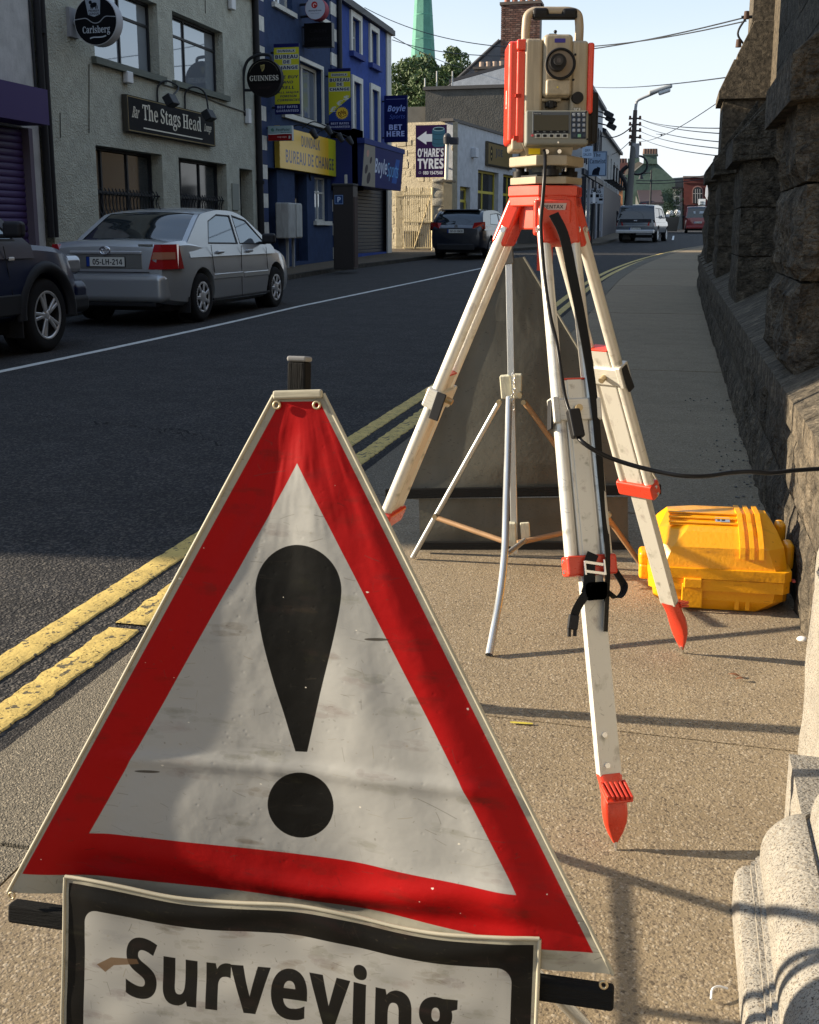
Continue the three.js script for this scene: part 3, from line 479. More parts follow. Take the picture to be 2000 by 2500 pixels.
// ---------- surveying tripod ----------
const HC = V(-0.26, 1.19, -2.265);
const aluTex = canvas(256, 1024, (x, w, h) => { x.fillStyle = '#f4f2ec'; x.fillRect(0, 0, w, h); scuffs(x, w, h, 60, 19, ['#6b6458', '#4c4842', '#857a66']); });
const matAlu = SM([0.8, 0.78, 0.73], { metalness: 0.35, roughness: 0.34, map: aluTex });
const matAluFlat = SM([0.7, 0.69, 0.65], { metalness: 0.3, roughness: 0.45, map: aluTex });
const matRed = PM([0.62, 0.045, 0.018], { roughness: 0.38, clearcoat: 0.25, clearcoatRoughness: 0.3, roughnessMap: rough1 });
const feet = [V(-0.057, 0, -1.84), V(0.066, 0, -2.84), V(-0.8, 0, -2.34)];
const tri = thing('surveying_tripod', 'white aluminium surveying tripod with red head, clamps and pointed red feet', 'tripod');
let leg1 = null;
{
  // head: clipped triangle plate with deep skirt
  const hp = []; feet.forEach(f => { const d = f.clone().sub(HC).setY(0).normalize(), s = V(-d.z, 0, d.x); for (const k of [-1, 1]) { const p = d.clone().multiplyScalar(0.072).add(s.clone().multiplyScalar(0.042 * k)); hp.push([p.x, -p.z]); } });
  hp.sort((a, b) => Math.atan2(a[1], a[0]) - Math.atan2(b[1], b[0]));
  const plate = (sc, y0, h, bv) => ext(hp.map(p => [p[0] * sc, p[1] * sc]), h, [], bv).rotateX(-Math.PI / 2).translate(HC.x, y0, HC.z);
  mk('head_plate', plate(0.9, 1.169, 0.015, 0.003), matRed, tri); mk('head_skirt', plate(0.885, 1.15, 0.013, 0.003), matRed, tri); mk('head_core', plate(0.62, 1.105, 0.045, 0.003), matRed, tri);
  mk('centre_screw', bar(V(HC.x, 1.02, HC.z), V(HC.x, 1.11, HC.z), 0.016), matRed, tri);
  const fr = [[0.285, 0.333, 0.575, 0.893], [0.262, 0.312, 0.563, 0.86], [0.3, 0.345, 0.585, 0.89]];
  feet.forEach((F, i) => {
    const d = F.clone().sub(HC).setY(0).normalize(), s = V(-d.z, 0, d.x), T = HC.clone().add(d.clone().multiplyScalar(0.06)).setY(1.142), ax = F.clone().sub(T), L = ax.length(), u = ax.clone().normalize(), n = s.clone().cross(u).normalize(); if (n.dot(d) < 0) n.negate();
    const at = (t, a = 0, b = 0) => T.clone().add(u.clone().multiplyScalar(L * t)).add(s.clone().multiplyScalar(a)).add(n.clone().multiplyScalar(b));
    const [c0, c1, c2, c3] = fr[i], leg = new THREE.Group(); leg.name = 'leg'; tri.add(leg);
    if (i === 0) leg1 = { at, s, n, u };
    mk('hinge_cap', [flatbar(at(-0.02), at(0.062), s, 0.082, 0.032, 0.008), flatbar(at(-0.035), at(0.01), s, 0.05, 0.03, 0.006)], matRed, leg);
    for (const k of [-1, 1]) { mk('tube', bar(at(0.03, 0.03 * k), at(c2, 0.0345 * k), 0.0125, 0.0125, 18), matAlu, leg); mk('hinge_bolt', bar(at(0.035, 0.0435 * k), at(0.035, 0.0455 * k), 0.0055), matChrome, leg); }
    mk('sliding_bar', [flatbar(at(c0), at(c3), s, 0.043, 0.021, 0.002), flatbar(at(c0, 0, 0.0107), at(c2 - 0.01, 0, 0.0107), s, 0.03, 0.003, 0.001)], matAluFlat, leg);
    mk('bar_cap', flatbar(at(c0 - 0.003), at(c0), s, 0.044, 0.023, 0.001), matRed, leg);
    mk('clamp', [flatbar(at(c1 - 0.018), at(c1 + 0.018), s, 0.098, 0.034, 0.004), flatbar(at(c1 - 0.021, 0.042, 0), at(c1 + 0.021, 0.042, 0), s, 0.014, 0.036, 0.003)], matAluFlat, leg);
    mk('clamp_bolt', bolt(at(c1, 0.002, 0.015), n, 0.007, 0.017), matBrass, leg); mk('clamp_bolt', bolt(at(c1, 0.002, -0.015), n.clone().negate(), 0.007, 0.017), matBrass, leg);
    mk('clamp_lever', flatbar(at(c1 - 0.018, 0.047 * (i === 2 ? -1 : 1), i === 2 ? -0.016 : 0), at(c1 + 0.03, 0.053 * (i === 2 ? -1 : 1), i === 2 ? -0.022 : 0), n, 0.022, 0.006, 0.002), matDark, leg);
    mk('lower_band', flatbar(at(c2 - 0.014), at(c2 + 0.018), s, 0.1, 0.037, 0.006), matRed, leg);
    for (const k of [-1, 1]) for (const q of [-0.006, 0.01]) mk('rivet', bolt(at(c2 + q, 0.0495 * k, 0), s.clone().multiplyScalar(k), 0.004, 0.003), matChrome, leg);
    for (const q of [0.035, 0.085]) mk('screw', bolt(at(c3 - q * 0.9 + 0.015, 0.006, 0.0105), n, 0.005, 0.004), matChrome, leg);
    // pointed foot with ribbed step
    const end = 0.99, prof = [[0.024, 0.012], [0.0215, 0.013], [0.0205, 0.014], [0.023, 0.0135], [0.0235, 0.012], [0.021, 0.01], [0.014, 0.0075], [0.004, 0.003]];
    const g = grid(12, prof.length - 1, (a, b) => { const q = prof[Math.round(b * (prof.length - 1))], th = a * Math.PI * 2, sq = (c) => Math.sign(c) * Math.pow(Math.abs(c), 0.6), bend = 0.012 * Math.sin(b * Math.PI) ; return at(lerp(c3 - 0.004, end, b), q[0] * sq(Math.cos(th)), q[1] * sq(Math.sin(th)) + bend); });
    mk('foot', [g, flatbar(at(c3 + 0.012, 0, 0.016), at(end - 0.02, 0, 0.01), n, 0.014, 0.006, 0.002)], matRed, leg);
    const st = []; for (let k = 0; k < 6; k++) st.push(flatbar(at(c3 + 0.008, -0.022 + 0.0088 * k, 0.012), at(c3 + 0.03 - 0.0008 * k, -0.022 + 0.0088 * k, 0.046), s, 0.0055, 0.008, 0.0015)); st.push(flatbar(at(c3 + 0.014, 0, 0.012), at(c3 + 0.034, 0, 0.044), s, 0.05, 0.005, 0.002));
    mk('foot_step', st, matRed, leg);
    mk('spike', bar(at(end - 0.01), at(1.002), 0.005, 0.0025, 8), matChrome, leg);
  });
  // maker's plate on the head, facing the camera side
  const nt = canvas(256, 64, (x, w, h) => { x.fillStyle = '#b9a39b'; x.fillRect(0, 0, w, h); x.fillStyle = '#b2261c'; x.beginPath(); x.moveTo(w, 0); x.lineTo(w, h); x.lineTo(w - 14, h); x.fill(); fitText(x, 'PENTAX', 122, 33, 200, 34, '#22201e'); });
  const f1 = feet[0].clone().sub(HC).setY(0).normalize(), aim = V(0.18, 0, 1).normalize(), sx = V(aim.z, 0, -aim.x);
  mk('name_plate', new THREE.PlaneGeometry(0.05, 0.013).applyMatrix4(basis(HC.clone().add(aim.clone().multiplyScalar(0.081)).add(sx.clone().multiplyScalar(0.01)).setY(1.146), sx, V(0, 1, 0), aim)), SM(0xffffff, { map: nt, roughness: 0.4 }), tri);
  mk('head_front', rbox(0.074, 0.07, 0.014, 0.006, 0, 0, 0).applyMatrix4(basis(HC.clone().add(aim.clone().multiplyScalar(0.073)).add(sx.clone().multiplyScalar(0.008)).setY(1.125), sx, V(0, 1, 0), aim)), matRed, tri);
}
// carrying strap of the tripod
function ribbon(pts, wdir, w, n = 60, th = 0.0018) {
  const c = new THREE.CatmullRomCurve3(pts), W = Array.isArray(wdir) ? wdir : [wdir, wdir];
  const side = t => { const k = t * (W.length - 1), i = Math.min(W.length - 2, Math.floor(k)); return W[i].clone().lerp(W[i + 1], k - i); };
  return grid(4, n, (u, v) => { const p = c.getPoint(v), tn = c.getTangent(v), s = side(v); s.addScaledVector(tn, -s.dot(tn)).normalize(); const nn = s.clone().cross(tn); const k = [[-0.5, 0], [0.5, 0], [0.5, th], [-0.5, th], [-0.5, 0]][Math.round(u * 4)]; return p.addScaledVector(s, k[0] * w).addScaledVector(nn, k[1]); });
}
{
  const web = dtex(64, (i, j) => { const v = ((i >> 2) + (j >> 2)) % 2 ? 0.16 : 0.09; return [v, v, v]; }), mw = SM(0xffffff, { map: rep(web, 3, 60), roughness: 0.85 });
  const { at, s, n } = leg1, f = p => p, sx = V(0.96, 0, -0.26);
  mk('strap', ribbon([onZ(1166, 450, -2.16), onZ(1186, 490, -2.15), onZ(1207, 585, -2.13), onZ(1228, 690, -2.12), onZ(1246, 800, -2.1), onZ(1256, 880, -2.08), onZ(1266, 1000, -2.05), onZ(1276, 1110, -2.02), onZ(1281, 1180, -1.99), onZ(1279, 1260, -1.97), onZ(1276, 1330, -1.95)], [sx, V(0.8, 0, -0.5), V(0.5, 0, -0.8), V(0.35, 0, -0.9), V(0.3, 0, -0.95)], 0.02, 90), mw, tri);
  mk('strap_loop', [ribbon([at(0.56, 0.0, 0.024), at(0.575, 0.01, 0.028), at(0.605, 0.015, 0.03), at(0.62, 0.022, 0.03)], s, 0.022, 20), ribbon([at(0.612, 0.005, 0.03), at(0.618, 0.02, 0.032), at(0.63, 0.035, 0.034), at(0.642, 0.045, 0.032), at(0.652, 0.05, 0.03)], s, 0.016, 24), ribbon([at(0.615, -0.012, 0.03), at(0.63, -0.038, 0.026), at(0.615, -0.06, 0.012), at(0.58, -0.05, -0.01)], n, 0.03, 24)], mw, tri);
  mk('buckle', [flatbar(at(0.578, -0.016, 0.031), at(0.572, 0.02, 0.031), s, 0.006, 0.004, 0.001), flatbar(at(0.592, -0.018, 0.031), at(0.586, 0.02, 0.031), s, 0.006, 0.004, 0.001), flatbar(at(0.57, -0.018, 0.031), at(0.594, -0.018, 0.031), s, 0.004, 0.004, 0.001), flatbar(at(0.57, 0.02, 0.031), at(0.592, 0.02, 0.031), s, 0.004, 0.004, 0.001)], matChrome, tri);
  mk('strap_knot', rbox(0.04, 0.035, 0.016, 0.007, 0, 0, 0, 3).applyMatrix4(basis(at(0.617, 0.004, 0.034), s, V(0, 1, 0), n)), SM([0.015, 0.015, 0.016], { roughness: 0.85 }), tri);
  mk('strap_clip', [flatbar(at(0.65, 0.05, 0.031), at(0.672, 0.056, 0.03), s, 0.02, 0.009, 0.003), flatbar(at(0.668, 0.061, 0.03), at(0.682, 0.063, 0.03), s, 0.006, 0.006, 0.001), flatbar(at(0.668, 0.05, 0.03), at(0.682, 0.052, 0.03), s, 0.006, 0.006, 0.001)], matDark, tri);
  settle(tri);
}

// ---------- total station ----------
{
  const t = thing('total_station', 'beige and red surveying total station with carry handle and keypad on the tripod', 'surveying instrument');
  const A = 13.5 * Math.PI / 180, k = 0.000184, ky = 0.000189, M = basis(HC, V(Math.cos(A), 0, -Math.sin(A)), V(0, 1, 0), V(Math.sin(A), 0, Math.cos(A)));
  const X = z => (z - 790) * k, Y = z => (1868 - z) * ky, put = (n, g, m, p = t) => mk(n, (Array.isArray(g) ? merge(g) : g).applyMatrix4(M), m, p);
  const B = (x0, x1, y0, y1, z0, z1, r = 0.004) => rbox(X(x1) - X(x0), Y(y0) - Y(y1), z1 - z0, r, (X(x0) + X(x1)) / 2, (Y(y0) + Y(y1)) / 2, (z0 + z1) / 2, 3);
  const beige = PM([0.4, 0.335, 0.24], { map: grime, roughness: 0.5, roughnessMap: rough1 }), red = PM([0.72, 0.05, 0.02], { roughness: 0.36, roughnessMap: rough1, clearcoat: 0.2 }), blk = SM([0.012, 0.012, 0.013], { roughness: 0.5 }), gry = SM([0.14, 0.15, 0.14], { roughness: 0.5 });
  // tribrach
  const hex = (R, c) => { const o = []; for (let i = 0; i < 3; i++) { const a = Math.PI / 2 + i * 2.0944 + Math.PI; for (const d of [-c, c]) o.push([R * Math.cos(a + d), R * Math.sin(a + d)]); } return o; };
  put('base_plate', ext(hex(0.071, 0.42), 0.011, [], 0.0015).rotateX(-Math.PI / 2).translate(0, 0.0015, 0), beige);
  put('spring_plate', ext(hex(0.052, 0.5), 0.004).rotateX(-Math.PI / 2).translate(0, 0.0142, 0), blk);
  for (let i = 0; i < 3; i++) { const a = Math.PI / 2 + i * 2.0944 + Math.PI, x = 0.057 * Math.cos(a), z = -0.057 * Math.sin(a); put('foot_screw', [cyl(0.0165, 0.0165, 0.012, 18).translate(x, 0.0215, z), cyl(0.011, 0.011, 0.02, 14).translate(x, 0.027, z)], blk); for (let q = 0; q < 1; q++) put('screw_shaft', cyl(0.005, 0.005, 0.02, 10).translate(x * 0.8, 0.027, z * 0.8), matChrome); }
  put('locking_ring', [cyl(0.03, 0.03, 0.012, 24).translate(0, 0.03, 0)], gry);
  put('tribrach_top', ext(hex(0.072, 0.4), 0.014, [], 0.003).rotateX(-Math.PI / 2).translate(0, 0.0375, 0), beige);
  put('lower_housing', hull([V(-0.046, 0.055, -0.045), V(-0.046, 0.055, 0.046), V(0.042, 0.055, 0.046), V(0.042, 0.055, -0.045)], [V(-0.056, 0.078, -0.055), V(-0.056, 0.078, 0.054), V(0.046, 0.078, 0.054), V(0.046, 0.078, -0.055)]), beige);
  // yoke columns
  put('yoke_left', [B(500, 690, 425, 1500, -0.055, 0.05, 0.007), B(375, 520, 1400, 1530, -0.05, 0.045, 0.005)], beige);
  put('yoke_right', [B(985, 1165, 445, 1490, -0.055, 0.05, 0.007)], beige);
  put('yoke_bridge', [B(660, 1000, 1010, 1500, -0.05, 0.03, 0.004), B(650, 900, 1000, 1040, 0.02, 0.042, 0.003)], beige);
  put('side_cover', [B(330, 508, 440, 1460, -0.05, 0.042, 0.008), B(415, 520, 430, 540, -0.045, 0.047, 0.004), B(420, 515, 540, 1455, -0.045, 0.046, 0.004)], red);
  put('side_cover', [B(1160, 1232, 460, 1160, -0.05, 0.046, 0.005)], red);
  put('cover_latch', [B(405, 470, 965, 1000, 0.04, 0.05, 0.001), B(395, 450, 1380, 1430, 0.036, 0.048, 0.001)], SM([0.4, 0.03, 0.015]));
  put('battery', [B(1165, 1300, 935, 1450, -0.045, 0.036, 0.006), B(1160, 1240, 1160, 1450, -0.04, 0.04, 0.005)], blk);
  // telescope
  put('telescope', [B(690, 1000, 385, 1005, -0.05, 0.055, 0.009), B(720, 985, 830, 990, 0.03, 0.062, 0.005)], beige);
  const ring = (x, y, R, r2, z0, z1, m, n) => put(n, cyl(R, R * 1.02, z1 - z0, 36).rotateX(Math.PI / 2).translate(X(x), Y(y), (z0 + z1) / 2), m);
  ring(862, 685, 155 * k, 0, 0.05, 0.064, SM([0.19, 0.15, 0.11], { roughness: 0.5 }), 'eyepiece_plate');
  put('focus_ring', new THREE.TorusGeometry(148 * k, 0.0026, 10, 40).translate(X(862), Y(685), 0.065), blk);
  ring(828, 680, 84 * k, 0, 0.06, 0.084, blk, 'eyepiece'); ring(826, 672, 48 * k, 0, 0.08, 0.092, SM([0.03, 0.03, 0.032], { roughness: 0.25 }), 'eyepiece_cup'); ring(826, 672, 24 * k, 0, 0.088, 0.0925, PM([0.02, 0.02, 0.03], { roughness: 0.05 }), 'eyepiece_lens');
  put('peep_sight', [new THREE.SphereGeometry(0.0034, 10, 8).translate(X(825), Y(345), 0.03), B(755, 840, 368, 390, 0.015, 0.036, 0.001)], blk);
  put('indicator', new THREE.SphereGeometry(0.0016, 8, 6).translate(X(840), Y(910), 0.062), SM([0.8, 0.65, 0.1]));
  put('badge', B(803, 915, 433, 473, 0.05, 0.0562, 0.0005), SM([0.06, 0.05, 0.25])); 
  for (const [x, y] of [[1025, 585], [1013, 830]]) put('screw', cyl(0.0022, 0.0022, 0.004, 10).rotateX(Math.PI / 2).translate(X(x), Y(y), 0.05), blk);
  ring(1055, 1012, 58 * k, 0, 0.045, 0.066, blk, 'tangent_knob');
  put('clamp_knob', [B(730, 850, 1040, 1100, 0.028, 0.05, 0.003), B(760, 810, 1035, 1110, 0.04, 0.056, 0.002)], blk);
  // handle
  const hb = PM([0.36, 0.29, 0.2], { roughness: 0.5 });
  put('handle', [tube([V(X(528), Y(430), 0), V(X(532), Y(260), 0), V(X(548), Y(160), 0), V(X(600), Y(125), 0), V(X(700), Y(118), 0), V(X(840), Y(118), 0), V(X(1000), Y(122), 0), V(X(1075), Y(150), 0), V(X(1098), Y(240), 0), V(X(1100), Y(440), 0)], 0.0085, 90, 14)], hb);
  put('handle_grip', [B(590, 772, 88, 190, -0.012, 0.012, 0.008), B(900, 1075, 92, 195, -0.012, 0.012, 0.008), B(600, 1070, 150, 198, -0.011, 0.011, 0.006)], blk);
  put('handle_foot', [B(480, 578, 395, 440, -0.014, 0.014, 0.003), B(1050, 1135, 415, 450, -0.014, 0.014, 0.003)], hb);
  // control panel
  const tilt = new THREE.Matrix4().makeRotationX(-0.12), pc = V(X(838), Y(1315), 0.064);
  const pm = new THREE.Matrix4().setPosition(pc).multiply(tilt), putp = (n, g, m) => put(n, g.applyMatrix4(pm), m), PX = z => (z - 838) * k, PY = z => (1315 - z) * ky;
  putp('control_panel', rbox(0.122, 0.066, 0.03, 0.005, 0, 0, -0.006, 3), SM([0.2, 0.2, 0.17], { roughness: 0.5 }));
  putp('display_bezel', rbox(PX(975) - PX(580), PY(1160) - PY(1380), 0.003, 0.001, (PX(975) + PX(580)) / 2, (PY(1160) + PY(1380)) / 2, 0.0095), SM([0.1, 0.11, 0.12]));
  const lcd = canvas(256, 128, (x, w, h) => { x.fillStyle = '#23251c'; x.fillRect(0, 0, w, h); x.fillStyle = '#3a3d33'; x.font = 'bold 13px sans-serif'; });
  putp('display_glass', new THREE.PlaneGeometry(PX(958) - PX(592), PY(1195) - PY(1350)).translate((PX(958) + PX(592)) / 2, (PY(1195) + PY(1350)) / 2, 0.0113), PM(0xffffff, { map: lcd, roughness: 0.12 }));
  const strip1 = canvas(512, 32, (x, w, h) => { x.fillStyle = '#15171a'; x.fillRect(0, 0, w, h); for (let i = 0; i < 5; i++) fitText(x, 'F' + (i + 1), 60 + i * 98, 16, 26, 18, '#9a9d9a'); });
  putp('function_labels', new THREE.PlaneGeometry(PX(958) - PX(592), PY(1350) - PY(1374)).translate((PX(958) + PX(592)) / 2, (PY(1350) + PY(1374)) / 2, 0.01125), SM(0xffffff, { map: strip1 }));
  const pt = canvas(128, 24, (x, w, h) => { x.fillStyle = '#1c1f22'; x.fillRect(0, 0, w, h); fitText(x, 'PENTAX', 64, 12, 112, 16, '#b8b8b4'); });
  putp('maker_name', new THREE.PlaneGeometry(0.0165, 0.0035).translate(PX(630), PY(1180), 0.0113), SM(0xffffff, { map: pt }));
  for (let i = 0; i < 5; i++) { putp('key_surround', rbox(0.0125, 0.0085, 0.003, 0.001, PX(640 + i * 70), PY(1402), 0.0095), SM([0.42, 0.42, 0.38])); putp('function_key', rbox(0.007, 0.0052, 0.004, 0.0015, PX(640 + i * 70), PY(1402), 0.0105), blk); }
  putp('power_key', cyl(0.0022, 0.0022, 0.004, 10).rotateX(Math.PI / 2).translate(PX(580), PY(1398), 0.0095), SM([0.55, 0.08, 0.1]));
  putp('keypad', rbox(PX(1142) - PX(985), PY(1165) - PY(1430), 0.003, 0.002, (PX(1142) + PX(985)) / 2, (PY(1165) + PY(1430)) / 2, 0.0092), SM([0.035, 0.045, 0.065]));
  const kt = canvas(64, 64, (x, w, h) => { x.fillStyle = '#6c727c'; x.fillRect(0, 0, w, h); x.fillStyle = '#e6e6e0'; x.fillRect(18, 14, 28, 36); });
  for (let r = 0; r < 4; r++) for (let c = 0; c < 3; c++) putp('number_key', rbox(0.0055, 0.006, 0.003, 0.0012, PX(1012 + c * 52), PY(1192 + r * 52), 0.0112), SM([0.3, 0.33, 0.37]));
  for (let c = 0; c < 3; c++) putp('enter_key', rbox(0.0065, 0.006, 0.003, 0.0012, PX(1018 + c * 52), PY(1402), 0.0112), SM(c === 1 ? [0.2, 0.4, 0.26] : [0.05, 0.06, 0.08]));
  for (const [x, y] of [[1140, 1163], [1156, 1437], [850, 1468]]) putp('panel_screw', cyl(0.0018, 0.0018, 0.003, 8).rotateX(Math.PI / 2).translate(PX(x), PY(y), 0.0095), x === 850 ? matChrome : blk);
  const num = canvas(96, 48, (x, w, h) => { x.fillStyle = '#8d8678'; x.fillRect(0, 0, w, h); fitText(x, '3CE', 48, 24, 84, 36, '#f0eee6'); });
  put('number_tag', new THREE.PlaneGeometry(0.016, 0.008).translate(X(1060), Y(1122), 0.0506), SM(0xffffff, { map: num }));
  const lab = canvas(96, 256, (x, w, h) => { x.fillStyle = '#ded9d2'; x.fillRect(0, 0, w, h); x.fillStyle = '#8a837c'; for (let i = 0; i < 8; i++) x.fillRect(20, 22 + i * 17, 56, 7); x.fillStyle = '#222'; x.fillRect(16, 192, 18, 40); x.fillRect(44, 192, 32, 40); });
  put('data_label', new THREE.PlaneGeometry(0.013, 0.034).rotateY(-Math.PI / 2).translate(X(330) - 0.0004, Y(1005), 0.012), SM(0xffffff, { map: lab, roughness: 0.5 }));
  put('laser_label', new THREE.PlaneGeometry(0.023, 0.0115).translate(X(617), Y(1540), 0.0535), SM([0.85, 0.6, 0.02]));
  for (const [x, y, r] of [[745, 1545, 0.0045], [880, 1542, 0.004]]) put('socket', cyl(r, r, 0.012, 14).rotateX(Math.PI / 2).translate(X(x), Y(y), 0.053), matChrome);
  settle(t);
}
// cable and battery lead
{
  const { at, s, n } = leg1, mc = SM([0.012, 0.012, 0.013], { roughness: 0.35 });
  const t = thing('power_cable', 'black power cable with in-line box running from instrument to the church wall', 'cable');
  const p0 = atD(1146, 318, 2.13);
  mk('lead', tube([p0, onZ(1148, 335, -2.17), onZ(1147, 365, -2.15), onZ(1143, 420, -2.14), onZ(1139, 470, -2.135), onZ(1143, 540, -2.125), onZ(1149, 600, -2.11), onZ(1160, 670, -2.09), onZ(1172, 720, -2.08), onZ(1180, 770, -2.06), onZ(1190, 835, -2.045), onZ(1204, 880, -2.02)], 0.0036, 120, 10), mc, t);
  const c0 = onZ(1206, 862, -2.02), c1 = onZ(1218, 922, -2.0); mk('in_line_box', flatbar(c0, c1, s, 0.024, 0.02, 0.004), SM([0.013, 0.013, 0.014], { roughness: 0.4 }), t);
  mk('lead', tube([c1.clone(), onZ(1228, 932, -1.99), onZ(1255, 950, -1.99), onZ(1290, 966, -2), onZ(1340, 982, -2), onZ(1390, 994, -2), onZ(1440, 1002, -2), onZ(1490, 1002, -2.02), onZ(1540, 995, -2.04), onZ(1580, 993, -2.05), onZ(1620, 996, -2.06), onZ(1670, 991, -2.08), onZ(1730, 987, -2.1), onZ(1800, 985, -2.12), onZ(1870, 1010, -2.15)], 0.0042, 140, 10), mc, t);
  settle(t);
}
// ---------- instrument case ----------
{
  const t = thing('instrument_case', 'bright yellow ribbed plastic instrument case lying on the pavement by the wall', 'case');
  const yTex = canvas(512, 512, (x, w, h) => { x.fillStyle = '#f7f4ee'; x.fillRect(0, 0, w, h); scuffs(x, w, h, 50, 23, ['#7a6030', '#4a3a20', '#fff6d8', '#8a7040']); }); yTex.wrapS = yTex.wrapT = THREE.RepeatWrapping;
  const Yl = PM([0.92, 0.4, 0.006], { map: yTex, roughness: 0.42, roughnessMap: rough1, bumpMap: plasterBump, bumpScale: 0.0007 });
  const M = basis(V(0.165, 0, -3.19), V(1, 0, -0.06).normalize(), V(0, 1, 0), V(0.06, 0, 1).normalize()), put = (n, g, m = Yl, p = t) => mk(n, (q => m === Yl ? uvm(q, 0.45) : q)((Array.isArray(g) ? merge(g) : g).applyMatrix4(M)), m, p);
  const oct = (hw, c, zf, zb, y, cz = c) => [V(-hw + c, y, zf), V(hw - c, y, zf), V(hw, y, zf - cz), V(hw, y, zb + cz), V(hw - c, y, zb), V(-hw + c, y, zb), V(-hw, y, zb + cz), V(-hw, y, zf - cz)];
  const layer = (...L) => L.slice(1).map((r, i) => hull(L[i], r));
  const base = put('base_shell', layer(oct(0.15, 0.04, -0.02, -0.33, 0.0, 0.03), oct(0.185, 0.03, 0.0, -0.35, 0.035, 0.02), oct(0.185, 0.025, 0.0, -0.35, 0.075, 0.02)));
  put('base_rim', layer(oct(0.2, 0.02, 0.012, -0.362, 0.066, 0.02), oct(0.2, 0.02, 0.012, -0.362, 0.1, 0.02)));
  put('lid_rim', layer(oct(0.203, 0.022, 0.015, -0.365, 0.102, 0.02), oct(0.203, 0.022, 0.015, -0.365, 0.132, 0.02)));
  put('lid', layer(oct(0.193, 0.035, 0.004, -0.355, 0.13, 0.03), oct(0.185, 0.05, -0.01, -0.34, 0.19, 0.04), oct(0.17, 0.075, -0.055, -0.3, 0.226, 0.05), oct(0.145, 0.08, -0.14, -0.23, 0.262, 0.03)));
  for (const [a, b] of [[0.055, 0.07], [0.082, 0.095], [0.108, 0.122]]) put('rib', layer([V(a, 0.165, 0.006), V(b, 0.165, 0.006), V(b, 0.165, -0.05), V(a, 0.165, -0.05)], [V(a, 0.197, -0.004), V(b, 0.197, -0.004), V(b, 0.197, -0.06), V(a, 0.197, -0.06)], [V(a, 0.233, -0.052), V(b, 0.233, -0.052), V(b, 0.233, -0.1), V(a, 0.233, -0.1)], [V(a, 0.268, -0.138), V(b, 0.268, -0.138), V(b, 0.268, -0.23), V(a, 0.268, -0.23)]));
  for (const z of [-0.09, -0.112, -0.134]) { const y = lerp(0.226, 0.262, (-0.055 - z) / 0.085); put('rib', [rbox(0.2, 0.006, 0.012, 0.0025, -0.045, y + 0.003, z), rbox(0.085, 0.006, 0.012, 0.0025, -0.1, y - 0.004, z).rotateZ(0.0)]); }
  put('latch', [rbox(0.052, 0.03, 0.012, 0.004, -0.075, 0.09, 0.019), rbox(0.06, 0.075, 0.008, 0.003, -0.075, 0.05, 0.01)]);
  put('latch', [rbox(0.03, 0.05, 0.05, 0.01, -0.212, 0.09, -0.09), rbox(0.03, 0.045, 0.07, 0.012, -0.214, 0.13, -0.1)]);
  put('latch', [rbox(0.03, 0.08, 0.07, 0.012, 0.207, 0.15, -0.12), rbox(0.03, 0.06, 0.06, 0.012, 0.2, 0.19, -0.24), rbox(0.02, 0.05, 0.06, 0.01, 0.196, 0.04, -0.1)]);
  put('foot_rib', [rbox(0.014, 0.03, 0.012, 0.003, 0.085, 0.022, -0.006), rbox(0.014, 0.03, 0.012, 0.003, 0.055, 0.022, -0.006)]);
  put('hinge_pin', rbox(0.01, 0.006, 0.02, 0.002, 0.212, 0.1, -0.02), SM([0.55, 0.1, 0.08]));
  const st = canvas(96, 48, (x, w, h) => { x.fillStyle = '#8d97a6'; x.fillRect(0, 0, w, h); x.fillStyle = '#2a3346'; x.fillRect(14, 8, 18, 30); x.fillRect(42, 10, 24, 28); });
  const sl = V(0, 0.036, -0.085).normalize(); put('label', new THREE.PlaneGeometry(0.042, 0.022).applyMatrix4(basis(V(0.012, 0.2525, -0.1045), V(1, 0, 0), sl, V(1, 0, 0).cross(sl))), SM(0xffffff, { map: st, roughness: 0.4 }));
  settle(t);
}
// small litter on the pavement
{
  const t = tag(mk('white_wire', tube([onG(1497, 2112).setY(0.006), onG(1500, 2098).setY(0.012), onG(1513, 2090).setY(0.01), onG(1532, 2088).setY(0.005)], 0.0018, 20, 6), SM([0.75, 0.75, 0.73]), scene), 'short bent white wire lying on the pavement by the granite', 'wire');
  const lf = (dx, dy, r, c, a) => { const p = onG(dx, dy); return grid(4, 3, (u, v) => V(p.x + (u - 0.5) * r * Math.cos(a) + (v - 0.5) * r * 0.5 * Math.sin(a), 0.004 + 0.004 * Math.sin(u * 3.1), p.z + (u - 0.5) * r * Math.sin(a) - (v - 0.5) * r * 0.5 * Math.cos(a) * Math.sin(u * 3.1))); };
  tag(mk('dry_leaf', lf(1545, 1425, 0.03, 0, 0.3), SM([0.18, 0.08, 0.04]), scene), 'larger curled brown dry leaf lying on the sunlit pavement', 'leaf', 'dry leaves on the pavement'); tag(mk('dry_leaf', lf(1560, 1433, 0.026, 0, -0.2), SM([0.16, 0.07, 0.035]), scene), 'smaller darker brown dry leaf beside the larger one on pavement', 'leaf', 'dry leaves on the pavement');
  seed = 5; const pb = []; for (let i = 0; i < 130; i++) { const z = -rr(3.6, 7.5), x = 0.39 - rnd() ** 2.6 * 0.3, r = rr(0.002, 0.008); pb.push(new THREE.IcosahedronGeometry(r, 0).scale(1, 0.6, 1).rotateY(rnd() * 6).translate(x, r * 0.4, z)); }
  const gr = mk('grit', pb, SM([0.16, 0.15, 0.13]), scene); gr.userData.kind = 'stuff'; tag(gr, 'loose grit and crumbs of stone along the foot of the wall', 'grit');
  tag(mk('pebble', new THREE.IcosahedronGeometry(0.012, 1).scale(1.3, 0.7, 1).translate(...onG(1690, 1346).toArray()), SM([0.75, 0.73, 0.7]), scene), 'single white pebble on the pavement at the wall foot', 'pebble');
}

